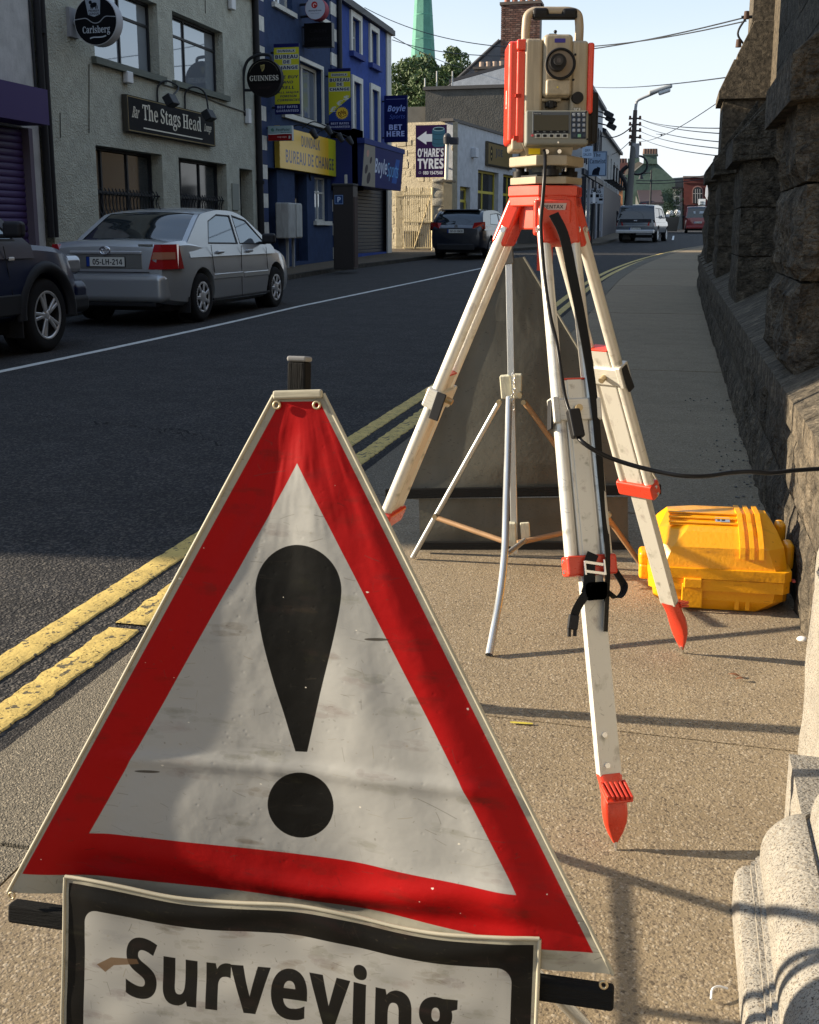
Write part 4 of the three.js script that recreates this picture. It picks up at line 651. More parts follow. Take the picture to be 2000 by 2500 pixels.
// ---------- buildings across the road ----------
const matGlass = PM([0.34, 0.38, 0.43], { roughness: 0.03, metalness: 0.6 });
const matGlassDim = PM([0.02, 0.024, 0.028], { roughness: 0.12, ior: 1.5 });
const matFrameDk = SM([0.02, 0.022, 0.026], { roughness: 0.5 });
const matFrameWh = SM([0.6, 0.59, 0.55], { roughness: 0.5, map: grime });
const stucco = (c, b = 0.012, s = 1) => SM(c, { map: plaster, bumpMap: plasterBump, bumpScale: b, roughness: 0.92 });
const fz = (dx, dy, X = FXX) => { const p = onX(dx, dy, X); return [-p.z, p.y]; };      // facade coordinates: u = -z, v = y
function fr(x0, y0, x1, y1, X = FXX) { const a = fz(x0, y0, X), b = fz(x1, y1, X); return [a[0], b[1], b[0], a[1]]; }   // u0 v0 u1 v1 from top-left / bottom-right pixels
const hole = r => rect(r[0], r[1], r[2], r[3]);
function wallX(b, u0, u1, v0, v1, holes, mat, X = FXX, th = 0.3, name = 'front_wall', s = 1.3) {
  return mk(name, uvm(ext(rect(u0, v0, u1, v1), th, holes.map(hole)).translate(0, 0, -th).applyMatrix4(FX(X)), s), mat, b);
}
function FXbox(u0, v0, u1, v1, w0, w1, X = FXX, F) { return box(u1 - u0, v1 - v0, w1 - w0, (u0 + u1) / 2, (v0 + v1) / 2, (w0 + w1) / 2).applyMatrix4(F || FX(X)); }
function windowX(b, r, o = {}) {             // r = u0 v0 u1 v1; frame, panes, sill
  const [u0, v0, u1, v1] = r, X = o.X ?? FXX, d = o.depth ?? 0.14, f = o.f ?? 0.05, F = o.F, gs = [], B = (a, c, e, g, w0, w1) => FXbox(a, c, e, g, w0, w1, X, F);
  gs.push(B(u0, v0, u1, v0 + f, -d - 0.04, -d + 0.02), B(u0, v1 - f, u1, v1, -d - 0.04, -d + 0.02), B(u0, v0 + f, u0 + f, v1 - f, -d - 0.04, -d + 0.02), B(u1 - f, v0 + f, u1, v1 - f, -d - 0.04, -d + 0.02));
  const us = [0, ...(o.us || []), 1].map(t => lerp(u0 + f, u1 - f, t)), vs = [0, ...(o.vs || []), 1].map(t => lerp(v0 + f, v1 - f, t)), m = (o.m ?? 0.045) / 2;
  for (let i = 1; i < us.length - 1; i++) gs.push(B(us[i] - m, v0 + f, us[i] + m, v1 - f, -d - 0.038, -d + 0.015));
  for (let i = 1; i < vs.length - 1; i++) gs.push(B(u0 + f, vs[i] - m, u1 - f, vs[i] + m, -d - 0.036, -d + 0.012));
  const w = mk('window', gs, o.fm ?? matFrameDk, b);
  for (let i = 0; i < us.length - 1; i++) for (let j = 0; j < vs.length - 1; j++) { const tl = (hsh(i, j, Math.round(u0 * 100)) - 0.5) * 0.012; mk('pane', B(us[i] + m * 0.6, vs[j] + m * 0.6, us[i + 1] - m * 0.6, vs[j + 1] - m * 0.6, -d - 0.02, -d - 0.012), o.gm ?? matGlass, w); }
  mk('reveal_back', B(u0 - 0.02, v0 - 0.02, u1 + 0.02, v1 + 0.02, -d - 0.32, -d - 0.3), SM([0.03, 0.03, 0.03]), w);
  if (o.sill) mk('sill', B(u0 - 0.12, v0 - 0.11, u1 + 0.12, v0, -d, 0.09), o.sm ?? matFrameWh, w);
  return w;
}
function shell(b, u0, u1, h, ridge, mat, roofM, depth = 7, X = FXX, base = -0.1) {           // side and back walls, roof
  const xb = X - depth;
  mk('side_wall', uvm(ext([[xb, base], [X - 0.3, base], [X - 0.3, h], [(xb + X) / 2, ridge], [xb, h]], 0.25).translate(0, 0, -u1), 1.3), mat, b);
  mk('side_wall', uvm(ext([[xb, base], [X - 0.3, base], [X - 0.3, h], [(xb + X) / 2, ridge], [xb, h]], 0.25).translate(0, 0, -u0 - 0.25), 1.3), mat, b);
  mk('back_wall', uvm(span(V(xb, base, -u0 - 0.25), V(xb + 0.25, h, -u1 + 0.25)), 1.3), mat, b);
  const xm = (xb + X) / 2, t = 0.14;
  mk('roof', [hull([V(X + 0.12, h - 0.03, -u0), V(X + 0.12, h - 0.03, -u1), V(xm, ridge, -u1), V(xm, ridge, -u0)], [V(X + 0.12, h - 0.03 + t, -u0), V(X + 0.12, h - 0.03 + t, -u1), V(xm, ridge + t, -u1), V(xm, ridge + t, -u0)]), hull([V(xm, ridge, -u0), V(xm, ridge, -u1), V(xb - 0.1, h, -u1), V(xb - 0.1, h, -u0)], [V(xm, ridge + t, -u0), V(xm, ridge + t, -u1), V(xb - 0.1, h + t, -u1), V(xb - 0.1, h + t, -u0)])], roofM, b);
}
const slate = SM([0.07, 0.07, 0.08], { map: plaster, roughness: 0.7 });
const PU0 = fz(99, 240)[0], PU1 = fz(541, 400)[0], B1U = fz(712, 300)[0], B2U = fz(822, 300)[0];
const plaque = (name, w, h, d, tex, edge, parent, M, front = {}) => { const m = mk(name, box(w, h, d).applyMatrix4(M), edge, parent); mk(name + '_face', new THREE.PlaneGeometry(w * 0.99, h * 0.99).translate(0, 0, d / 2 + 0.004).applyMatrix4(M), SM(0xffffff, { map: tex, roughness: 0.7, specularIntensity: 0.2, ...front }), m); return m; };
// pale shop with the purple shutter, running on past the frame to the street corner
{
  const b = thing('shop_building', 'pale rendered shop with purple roller shutter and fascia box', 'building');
  const m = stucco([0.5, 0.5, 0.5], 0.004), u0 = 2.7, u1 = fz(72, 120)[0], sh = fr(-900, 270, 66, 480);
  const su1 = fz(66, 330)[0], v1 = 2.6;
  wallX(b, u0, u1, -0.1, 7.6, [[u0 + 1, 0.06, su1, v1]], m);
  shell(b, u0, u1, 7.6, 8.6, m, slate, 7);
  const pm = SM([0.05, 0.03, 0.1], { roughness: 0.5 }), top = fz(100, 253);
  mk('fascia_box', FXbox(u0 + 0.6, 2.62, fz(104, 255, FXX + 0.45)[0], 3.12, 0.02, 0.45), SM([0.04, 0.022, 0.1], { roughness: 0.6 }), b);
  for (let y = 0.08; y < 2.55; y += 0.1) mk('shutter_slat', new THREE.CylinderGeometry(0.052, 0.052, su1 - u0 - 1.1, 8, 1, false, 0, Math.PI).rotateX(Math.PI / 2).scale(0.5, 1, 1).translate(FXX - 0.12, y + 0.05, -(su1 + u0 + 1.0) / 2), pm, b);
  mk('shutter_rail', FXbox(su1 - 0.06, 0.05, su1 + 0.04, 2.6, -0.14, 0.02), SM([0.12, 0.1, 0.13]), b);
  mk('cable_run', bar(onX(62, 0, FXX + 0.02), onX(80, 250, FXX + 0.02), 0.02), matFrameDk, b);
  settle(b);
}
{ const pp = thing('drainpipe', 'pair of black drainpipes between the pale shop and the green pub', 'drainpipe'); for (const [a, c] of [[82, 90], [92, 99]]) mk('pipe', bar(onX(a - 9, -60, FXX + 0.06), onX(c + 18, 500, FXX + 0.06), 0.055), SM([0.012, 0.012, 0.014], { roughness: 0.6 }), pp); mk('collar', bar(onX(84, 60, FXX + 0.06), onX(85, 70, FXX + 0.06), 0.075), SM([0.012, 0.012, 0.014]), pp); settle(pp); }
// green rendered pub
{
  const b = thing('pub_building', 'grey-green rendered pub with dark framed windows and a long name board', 'building');
  const m = stucco([0.47, 0.475, 0.405], 0.035), w1 = fr(190, -75, 337, 160), w2 = fr(362, 22, 473, 203), g1 = fr(201, 305, 347, 470), g2 = fr(376, 334, 481, 480), d1 = fr(100, 291, 163, 520), d2 = fr(504, 354, 536, 520);
  w1[3] = w2[3]; w1[1] = w2[1] = (w1[1] + w2[1]) / 2; g1[1] = g2[1] = 0.95; g2[3] = g1[3]; d1[1] = d2[1] = 0.1; 
  wallX(b, PU0, PU1, -0.1, 6.2, [w1, w2, g1, g2, d1, d2], m); shell(b, PU0, PU1, 6.2, 7.1, m, slate, 7);
  const green = SM([0.16, 0.175, 0.15], { roughness: 0.8, map: plaster });
  windowX(b, w1, { depth: 0.2, us: [0.52], vs: [0.7], sill: 1, sm: green }); windowX(b, w2, { depth: 0.2, us: [0.36], vs: [0.72], sill: 1, sm: green });
  windowX(b, g1, { depth: 0.24, us: [0.22, 0.62], vs: [0.52], gm: matGlassDim, sill: 1, sm: green }); windowX(b, g2, { depth: 0.24, us: [0.22, 0.62], vs: [0.52], gm: matGlassDim, sill: 1, sm: green });
  for (const g of [g1, g2]) { const gr = mk('window_grille', [FXbox(g[0], 1.72, g[2], 1.75, -0.1, -0.08), FXbox(g[0], 1.06, g[2], 1.09, -0.1, -0.08)], matFrameDk, b); for (let i = 1; i < 19; i++) { const u = lerp(g[0], g[2], i / 19), X = FXX - 0.09; mk('grille_bar', tube([V(X, 1.82, -u), V(X + 0.04, 1.74, -u), V(X, 1.64, -u), V(X + 0.02, 1.48, -u), V(X + 0.14, 1.22, -u), V(X + 0.04, 1.06, -u)], 0.011, 16, 5), matFrameDk, gr); } }
  for (const d of [d1, d2]) { const dr = mk('door', FXbox(d[0], 0.1, d[2], d[3], -0.34, -0.29), SM([0.012, 0.013, 0.015], { roughness: 0.5 }), b); for (const [y0, y1] of [[0.3, 1.0], [1.15, 1.9]]) mk('door_panel', FXbox(d[0] + 0.15, y0 + 0.1, d[2] - 0.15, y1 + 0.1, -0.3, -0.275), SM([0.016, 0.017, 0.02], { roughness: 0.4 }), dr); mk('door_handle', bar(V(FXX - 0.26, 1.1, -d[2] + 0.15), V(FXX - 0.26, 1.35, -d[2] + 0.15), 0.012), matBrass, dr); }
  const mb = fr(487, 386, 502, 443); mk('meter_cover', FXbox(mb[0], mb[1], mb[2], mb[3], 0.002, 0.03), SM([0.22, 0.23, 0.2]), b);
  for (const [x0, y0, x1, y1] of [[188, 135, 188, 280], [432, -20, 433, 28], [127, 238, 128, 290]]) mk('wall_cable', bar(onX(x0, y0, FXX + 0.01), onX(x1, y1, FXX + 0.01), 0.008), SM([0.12, 0.12, 0.1]), b);
  mk('wall_conduit', tube([onX(310, 166, FXX + 0.02), onX(360, 182, FXX + 0.02), onX(420, 200, FXX + 0.02), onX(470, 220, FXX + 0.02), onX(530, 240, FXX + 0.02)], 0.015, 30, 6), SM([0.16, 0.16, 0.14]), b);
  settle(b);
  // name board
  const nb = fr(254, 200, 444, 308), nw = nb[2] - nb[0], nh = 0.62, nc = (nb[1] + nb[3]) / 2 + 0.0;
  const tx = canvas(1400, 250, (x, w, h) => { x.fillStyle = '#17181a'; x.fillRect(0, 0, w, h); x.strokeStyle = '#8a7a55'; x.lineWidth = 7; x.strokeRect(8, 8, w - 16, h - 16); fitText(x, 'The Stags Head', 680, 112, 940, 150, '#d8d4c4', 'bold 100px serif'); x.fillStyle = '#d8d4c4'; x.fillRect(215, 205, 950, 9); fitText(x, 'Bar', 115, 110, 100, 80, '#cfc9b6', 'italic bold 90px serif', -0.25); fitText(x, 'Lounge', 1270, 120, 130, 80, '#cfc9b6', 'italic bold 90px serif', -0.25); scuffs(x, w, h, 120, 7, ['#4a4d50', '#2c2c2c', '#6d6a60']); });
  const sg = thing('name_board', 'long black pub name board with cream serif lettering', 'sign'); plaque('board', nw, nh, 0.09, tx, SM([0.05, 0.045, 0.035]), sg, FX(FXX).multiply(new THREE.Matrix4().setPosition((nb[0] + nb[2]) / 2, nc, 0.06))); settle(sg);
  // lamps over the board
  const lampSpots = [[332, 205, 360, 196], [390, 215, 440, 228]];
  lampSpots.forEach(([a, b2, c, e], i) => { const l = thing('sign_lamp', i ? 'black floodlight on curved arm above the Lounge end of the pub board' : 'black floodlight on curved arm above the middle of the pub board', 'lamp', 'floodlights over the pub board'); const p = onX(a, b2 + 14, FXX + 0.03), q = onX(c, e + 10, FXX + 0.4); mk('arm', tube([p, p.clone().add(V(0.03, 0.32, 0)), p.clone().add(V(0.14, 0.42, -0.12)), p.clone().add(V(0.28, 0.34, -0.3)), q], 0.018, 30, 6), matFrameDk, l); mk('lamp_head', rbox(0.16, 0.2, 0.3, 0.02, 0, 0, 0).rotateZ(0.5).translate(q.x, q.y - 0.05, q.z), matFrameDk, l); settle(l); });
  for (const [dx, dy, w, h, lb] of [[270, 163, 0.22, 0.2, 'small white security sensor under the pub upper window'], [606 / 1.159, 245, 0.18, 0.32, 'white alarm box on the pub wall beside the round stout sign'], [566 / 1.159, 3, 0.22, 0.34, 'white alarm box high on the pub wall near the corner']]) { const p = onX(dx, dy, FXX + 0.06), al = thing('alarm_box', lb, 'alarm box'); mk('casing', rbox(0.1, h, w, 0.02, p.x, p.y, p.z), SM([0.55, 0.56, 0.56], { roughness: 0.4 }), al); mk('mount', rbox(0.06, h * 0.5, w * 0.5, 0.01, p.x - 0.05, p.y, p.z), matFrameDk, al); settle(al); }
}
// round hanging signs
function roundSign(name, label, dx, dy, rd, tex, bx, dyB, thick = 0.16, rim = SM([0.3, 0.3, 0.3])) {
  const R0 = onX(bx, dyB, FXX), z = R0.z, c = onZ(dx, dy, z), R = onZ(dx + rd, dy, z).x - c.x, t = thing(name, label, 'sign');
  mk('disc', cyl(R, R, thick, 48).rotateX(Math.PI / 2).translate(c.x, c.y, c.z), rim, t);
  mk('disc_face', new THREE.CircleGeometry(R * 0.97, 48).translate(c.x, c.y, c.z + thick / 2 + 0.004), SM(0xffffff, { map: tex, roughness: 0.7, specularIntensity: 0.2 }), t);
  return { t, c, R, z };
}
{
  const tx = canvas(512, 512, (x, w, h) => { x.fillStyle = '#0d0f14'; x.fillRect(0, 0, w, h); x.strokeStyle = '#8f959d'; x.lineWidth = 9; x.beginPath(); x.moveTo(0, 238); x.lineTo(120, 226); x.bezierCurveTo(180, 226, 190, 282, 260, 282); x.bezierCurveTo(330, 282, 345, 212, 400, 214); x.lineTo(512, 222); x.stroke(); x.fillStyle = '#8e98a4'; x.beginPath(); x.moveTo(140, 30); x.lineTo(330, 30); x.lineTo(316, 190); x.lineTo(245, 215); x.lineTo(170, 190); x.fill(); x.fillStyle = '#10131a'; x.beginPath(); x.ellipse(242, 90, 44, 26, -0.3, 0, 7); x.fill(); x.beginPath(); x.ellipse(205, 60, 20, 20, 0, 0, 7); x.fill(); for (const a of [205, 225, 262, 280]) x.fillRect(a, 95, 12, 36); fitText(x, 'PREMIER', 243, 150, 130, 24, '#10131a'); fitText(x, 'LEAGUE', 243, 181, 120, 24, '#10131a'); fitText(x, 'Carlsberg', 262, 360, 340, 100, '#aab2bb', 'bold 100px serif'); x.strokeStyle = '#aab2bb'; x.lineWidth = 14; x.beginPath(); x.moveTo(180, 445); x.bezierCurveTo(230, 415, 300, 450, 380, 418); x.stroke(); });
  const s = roundSign('round_sign', 'round black beer sign with pale curved band and lettering on pub wall', 208, 46, 45, tx, 150, 50, 0.2, SM([0.4, 0.41, 0.43])); mk('bracket', [bar(V(FXX, s.c.y, s.z), V(s.c.x - s.R, s.c.y, s.z), 0.04), FXbox(-s.z - 0.14, s.c.y - 0.22, -s.z + 0.14, s.c.y + 0.22, 0, 0.06)], SM([0.25, 0.25, 0.26]), s.t); settle(s.t);
}
{
  const tx = canvas(512, 512, (x, w, h) => { x.fillStyle = '#0e0d0d'; x.fillRect(0, 0, w, h); x.fillStyle = '#171415'; x.fillRect(0, 330, w, 190); x.strokeStyle = '#6f6a5c'; x.lineWidth = 4; x.beginPath(); x.arc(256, 256, 232, 3.5, 5.9); x.stroke(); x.fillStyle = '#8f8350'; x.beginPath(); x.moveTo(205, 78); x.bezierCurveTo(225, 88, 245, 66, 272, 74); x.lineTo(268, 110); x.bezierCurveTo(262, 150, 245, 160, 228, 172); x.bezierCurveTo(220, 140, 208, 130, 205, 78); x.fill(); x.strokeStyle = '#17140f'; x.lineWidth = 4; for (let i = 0; i < 4; i++) { x.beginPath(); x.moveTo(218 + i * 12, 92); x.lineTo(224 + i * 8, 150 - i * 8); x.stroke(); } fitText(x, 'GUINNESS', 256, 258, 440, 74, '#b9b6ac', 'bold 100px serif'); fitText(x, 'DRAUGHT', 256, 390, 200, 30, '#2a2020', 'bold 100px serif'); });
  const s = roundSign('round_sign', 'round black stout sign with gold harp hanging from hooped bracket by drainpipe', 559, 165, 36.5, tx, 513, 190, 0.16, SM([0.02, 0.02, 0.02]));
  const q = (a, c) => onZ(a, c, s.z); mk('bracket', [tube([q(515, 240), q(513, 190), q(514, 150), q(522, 128), q(540, 117), q(559, 115), q(570, 118), q(571, 135)], 0.035, 50, 8), bar(q(507, 190), q(530, 190), 0.03), bar(q(507, 241), q(518, 241), 0.03)], matFrameDk, s.t); settle(s.t);
}
{ const pp = thing('drainpipe', 'tall black drainpipe between the green pub and the dark blue shop', 'drainpipe'); mk('pipe', bar(onX(536, -60, FXX + 0.07), onX(551, 500, FXX + 0.07), 0.075), SM([0.012, 0.012, 0.014], { roughness: 0.6 }), pp); for (const [a, c] of [[548, 380], [541, 110]]) mk('collar', bar(onX(a, c, FXX + 0.07), onX(a + 0.3, c + 8, FXX + 0.07), 0.1), SM([0.012, 0.012, 0.014]), pp); settle(pp); }
// dark blue exchange shop
{
  const b = thing('blue_shop', 'dark blue rendered shop with white and blue quoins and yellow sign', 'building');
  const m = stucco([0.032, 0.055, 0.125], 0.01), u0 = PU1 + 0.02, u1 = B1U, top = 8.6;
  const w1 = fr(594, 100, 678, 262), w2 = fr(573, -120, 616, 28), d1 = fr(561, 352, 587, 540), d2 = fr(620, 363, 649, 540), w3 = fr(662, 371, 691, 466); const w4 = fr(648, -90, 690, 46);
  d1[1] = d2[1] = 0.12 + gy(-26); w1[3] = fz(678, 149)[1]; 
  wallX(b, u0, u1, -0.1, top, [w1, w2, w4, d1, d2, w3], m); shell(b, u0, u1, top, 10, m, slate);
  windowX(b, w1, { depth: 0.16, us: [0.62], fm: matFrameWh, sill: 1, m: 0.09, f: 0.08 }); windowX(b, w2, { depth: 0.16, us: [0.5], fm: matFrameWh, sill: 1 }); windowX(b, w4, { depth: 0.16, us: [0.5], fm: matFrameWh, sill: 1 });
  mk('window_surround', [FXbox(w1[0] - 0.06, w1[3], w1[2] + 0.1, w1[3] + 0.1, 0, 0.05), FXbox(w1[2], w1[1], w1[2] + 0.1, w1[3], 0, 0.05)], matFrameWh, b);
  windowX(b, w3, { depth: 0.12, fm: matFrameWh, vs: [0.66], us: [0.5], sill: 1 });
  mk('door', FXbox(d1[0], d1[1], d1[2], d1[3], -0.3, -0.25), SM([0.012, 0.02, 0.055], { roughness: 0.5 }), b);
  const dr = mk('door', FXbox(d2[0], d2[1], d2[2], d2[3], -0.3, -0.25), SM([0.015, 0.02, 0.035], { roughness: 0.3 }), b);
  const pst = canvas(128, 512, (x, w, h) => { x.fillStyle = '#c09a20'; x.fillRect(0, 0, w, h); x.fillStyle = '#b06a1c'; x.fillRect(0, 300, w, 212); x.fillStyle = '#5b3a12'; x.fillRect(20, 40, 60, 10); x.fillRect(20, 180, 80, 12); x.fillRect(20, 340, 80, 12); x.strokeStyle = '#e6d38a'; x.lineWidth = 5; x.beginPath(); x.arc(64, 430, 28, 0, 7); x.stroke(); });
  mk('door_poster', FXbox(d2[0] + 0.1, d2[1] + 0.9, lerp(d2[0], d2[2], 0.5), d2[3] - 0.25, -0.245, -0.24), SM(0xffffff, { map: pst }), dr); mk('door_handle', bar(V(FXX - 0.2, d2[1] + 0.9, -lerp(d2[0], d2[2], 0.62)), V(FXX - 0.2, d2[1] + 1.6, -lerp(d2[0], d2[2], 0.62)), 0.02), matChrome, dr);
  for (let y = 0.1 + gy(-27), i = 0; y < top; y += 0.33, i++) { mk('quoin', FXbox(u0 + 0.24, y, u0 + 0.62, y + 0.325, 0, 0.035), i % 2 ? SM([0.025, 0.04, 0.1]) : matFrameWh, b); mk('quoin', FXbox(u1 - 0.62, y, u1 - 0.12, y + 0.325, 0, 0.035), i % 2 ? SM([0.025, 0.04, 0.1]) : matFrameWh, b); }
  mk('wall_conduit', tube([onX(628, 360, FXX + 0.03), onX(650, 364, FXX + 0.03), onX(655, 380, FXX + 0.03)], 0.02, 16, 6), matFrameDk, b);
  settle(b);
  const yb = fr(575, 278, 700, 358), w = yb[2] - yb[0];
  const tx = canvas(1024, 256, (x, W, h) => { x.fillStyle = '#d8ab1c'; x.fillRect(0, 0, W, h); x.fillStyle = '#b8b51e'; x.fillRect(850, 0, 174, h); fitText(x, 'DUNDALK', 520, 62, 330, 72, '#2c2f56', 'bold 100px sans-serif'); fitText(x, 'BUREAU DE CHANGE', 520, 176, 860, 84, '#2a2d54', 'bold 100px sans-serif'); });  // reflection painted in: bright yellow face, duller greenish right end
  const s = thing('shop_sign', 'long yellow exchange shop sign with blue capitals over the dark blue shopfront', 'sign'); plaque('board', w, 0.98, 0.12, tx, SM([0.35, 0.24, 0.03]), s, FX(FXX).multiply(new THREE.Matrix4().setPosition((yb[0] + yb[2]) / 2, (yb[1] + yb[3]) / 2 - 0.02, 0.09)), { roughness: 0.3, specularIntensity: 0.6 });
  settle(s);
  [[603, 297, 'above the first letters'], [636, 290, 'above the middle word'], [662, 305, 'above the last letters'], [684, 312, 'at the lottery sign end']].forEach(([dx, dy, wd]) => { const p = onX(dx, dy - 20, FXX + 0.05), l = thing('sign_lamp', 'small black spotlight of the yellow exchange sign, ' + wd, 'lamp', 'spotlights over the yellow sign'); mk('arm', tube([p, p.clone().add(V(0.3, 0.15, 0)), p.clone().add(V(0.7, 0.02, 0))], 0.015, 14, 5), matFrameDk, l); mk('lamp_head', cyl(0.09, 0.06, 0.22, 12).rotateZ(0.6).translate(p.x + 0.72, p.y - 0.08, p.z), matFrameDk, l); settle(l); });
}
function hang(name, label, x0, y0, x1, y1, tex, th = 0.05, edge = SM([0.02, 0.03, 0.09]), X = FXX, arms = true) {      // board hung square to the wall, facing along the street
  const z = onX(x0 - 5, (y0 + y1) / 2, X).z, a = onZ(x0, y0, z), c = onZ(x1, y1, z), t = thing(name, label, 'sign'), w = c.x - a.x, h = a.y - c.y;
  plaque('board', w, h, th, tex, edge, t, new THREE.Matrix4().setPosition((a.x + c.x) / 2, (a.y + c.y) / 2, z)); if (arms) mk('bracket', [bar(V(X, a.y - h * 0.12, z), V(a.x + 0.02, a.y - h * 0.12, z), 0.025), bar(V(X, c.y + h * 0.1, z), V(a.x + 0.02, c.y + h * 0.1, z), 0.025)], matFrameDk, t); return settle(t);
}
{
  const ban = (x, w, h) => { x.fillStyle = '#b3b02c'; x.fillRect(0, 0, w, h); x.fillStyle = '#161a4e'; x.fillRect(0, 0, w, h * 0.05); x.fillRect(0, h * 0.86, w, h * 0.14); const pale = (y0, y1, a, c) => { x.fillStyle = '#b9bcb0'; x.fillRect(a, y0, c - a, y1 - y0); }; pale(h * 0.075, h * 0.125, w * 0.12, w * 0.86); pale(h * 0.15, h * 0.215, w * 0.02, w * 0.98); pale(h * 0.22, h * 0.29, w * 0.34, w * 0.68); pale(h * 0.3, h * 0.37, w * 0.02, w * 0.98); const T = (s, y, ww, hh) => fitText(x, s, w / 2, y * h, ww * w, hh * h, '#161a4e', '900 100px sans-serif'); T('DUNDALK', 0.1, 0.68, 0.035); T('BUREAU', 0.183, 0.9, 0.055); T('DE', 0.255, 0.25, 0.048); T('CHANGE', 0.335, 0.9, 0.05); fitText(x, 'BEST RATES', w / 2, h * 0.9, w * 0.82, h * 0.034, '#a9afc6', 'bold 100px sans-serif'); fitText(x, 'GUARANTEED', w / 2, h * 0.955, w * 0.9, h * 0.034, '#a9afc6', 'bold 100px sans-serif'); };
  const t1 = canvas(256, 680, (x, w, h) => { ban(x, w, h); const I = (s, y, ww, hh) => fitText(x, s, w * 0.55, y * h, ww * w, hh * h, '#161a4e', 'bold 100px sans-serif', -0.2); I('WE BUY', 0.47, 0.8, 0.045); I('AND', 0.545, 0.4, 0.04); I('SELL', 0.62, 0.5, 0.045); I('ALL MAJOR', 0.695, 0.84, 0.035); I('FOREIGN', 0.745, 0.65, 0.035); I('CURRENCIES', 0.8, 0.9, 0.035); });
  hang('banner_sign', 'yellow and blue exchange banner reading we buy and sell, beside the drainpipe', 577, 93, 633, 240, t1);
  const t2 = canvas(256, 680, (x, w, h) => { ban(x, w, h); x.fillStyle = '#2a3f80'; x.beginPath(); x.moveTo(0, h * 0.76); x.lineTo(w, h * 0.47); x.lineTo(w, h * 0.86); x.lineTo(0, h * 0.86); x.fill(); for (const [a, c, s] of [[0.2, 0.66, '£'], [0.5, 0.56, '€'], [0.8, 0.48, '$']]) fitText(x, s, w * a, h * c, w * 0.26, h * 0.085, '#c2c6c4', 'bold 100px sans-serif', -0.3); x.fillStyle = '#d5b13a'; x.beginPath(); for (let i = 0; i < 40; i++) { const a = i / 40 * 6.283, r = i % 2 ? 60 : 74; x.lineTo(w * 0.6 + Math.cos(a) * r * 1.05, h * 0.73 + Math.sin(a) * r); } x.fill(); x.save(); x.translate(w * 0.6, h * 0.73); x.rotate(-0.45); fitText(x, '0%', 0, 0, 92, 60, '#5a2a14'); x.fillStyle = '#5a2a14'; x.fillRect(-44, 38, 88, 6); x.restore(); });
  hang('banner_sign', 'yellow and blue exchange banner with currency symbols and a zero percent burst', 692, 145, 740, 273, t2);
  const t3 = canvas(256, 168, (x, w, h) => { x.fillStyle = '#8fa5a8'; x.fillRect(0, 0, w, h); x.fillStyle = '#7a1418'; x.beginPath(); x.moveTo(0, 96); x.bezierCurveTo(60, 110, 180, 80, w, 98); x.lineTo(w, h); x.lineTo(0, h); x.fill(); x.strokeStyle = '#dfe6e6'; x.lineWidth = 6; x.beginPath(); x.moveTo(0, 92); x.bezierCurveTo(60, 106, 180, 76, w, 94); x.stroke(); fitText(x, 'PostPoint', 160, 44, 150, 34, '#2f4a44', 'bold italic 100px sans-serif'); fitText(x, 'More in store', 190, 76, 100, 12, '#2f4a44'); x.fillStyle = '#4f7a70'; x.beginPath(); x.arc(52, 44, 20, 0.6, 5); x.fill(); fitText(x, 'top-ups', 150, 130, 100, 22, '#c9a8a2'); x.fillStyle = '#a9b0ac'; x.fillRect(222, 116, 18, 32); });
  hang('small_sign', 'small grey and red projecting sign at the corner of the yellow shop sign', 566, 266, 617, 296, t3, 0.12, SM([0.4, 0.42, 0.42]));
  const t4 = canvas(160, 256, (x, w, h) => { x.fillStyle = '#a3aca9'; x.fillRect(0, 0, w, h); x.fillStyle = '#3e8a3a'; x.beginPath(); x.moveTo(40, 130); x.lineTo(70, 60); x.lineTo(90, 80); x.lineTo(122, 50); x.lineTo(110, 110); x.lineTo(90, 140); x.fill(); x.fillStyle = '#5d6a2f'; x.beginPath(); x.moveTo(30, 136); x.lineTo(70, 100); x.lineTo(90, 145); x.fill(); fitText(x, 'National', 80, 182, 128, 28, '#23402a', 'bold 100px sans-serif'); fitText(x, 'Lottery', 84, 216, 110, 30, '#23402a', 'bold 100px sans-serif'); });
  hang('small_sign', 'small pale lottery sign with green star hung beside the blue shops', 703, 296, 728, 336, t4, 0.1, SM([0.4, 0.42, 0.42]));
  const tb = canvas(64, 64, (x, w, h) => { x.fillStyle = '#0c0c0f'; x.fillRect(0, 0, w, h); fitText(x, 'CASH', 32, 22, 40, 9, '#1d1b1e'); fitText(x, 'EXPRESS', 32, 44, 48, 9, '#1d1b1e'); });
  hang('black_board', 'deep unlit black hanging board high on the dark blue shop', 643, 51, 702, 99, tb, 0.22, SM([0.012, 0.012, 0.014], { roughness: 0.4 }));
  const tm = canvas(256, 256, (x, w, h) => { x.fillStyle = '#a8adb8'; x.fillRect(0, 0, w, h); x.fillStyle = '#9c2a2a'; x.beginPath(); x.arc(118, 88, 40, 0, 7); x.fill(); x.strokeStyle = '#d8c4c4'; x.lineWidth = 9; x.beginPath(); x.arc(122, 92, 18, 2, 6.2); x.stroke(); fitText(x, 'MoneyGram', 124, 156, 168, 24, '#1e2230', 'bold italic 100px sans-serif'); fitText(x, 'money transfer', 124, 186, 110, 10, '#555a68'); });
  const s = roundSign('round_sign', 'round pale money sign with red emblem above the black hanging board', 668, 20, 21.5, tm, 632, 20, 0.3, SM([0.25, 0.04, 0.06])); mk('bracket', [bar(onX(632, 10, FXX), V(s.c.x - s.R * 0.9, onX(632, 10, FXX).y, s.z), 0.03), bar(onX(634, 36, FXX), V(s.c.x - s.R * 0.8, onX(634, 36, FXX).y, s.z), 0.03)], matFrameDk, s.t); settle(s.t);
}
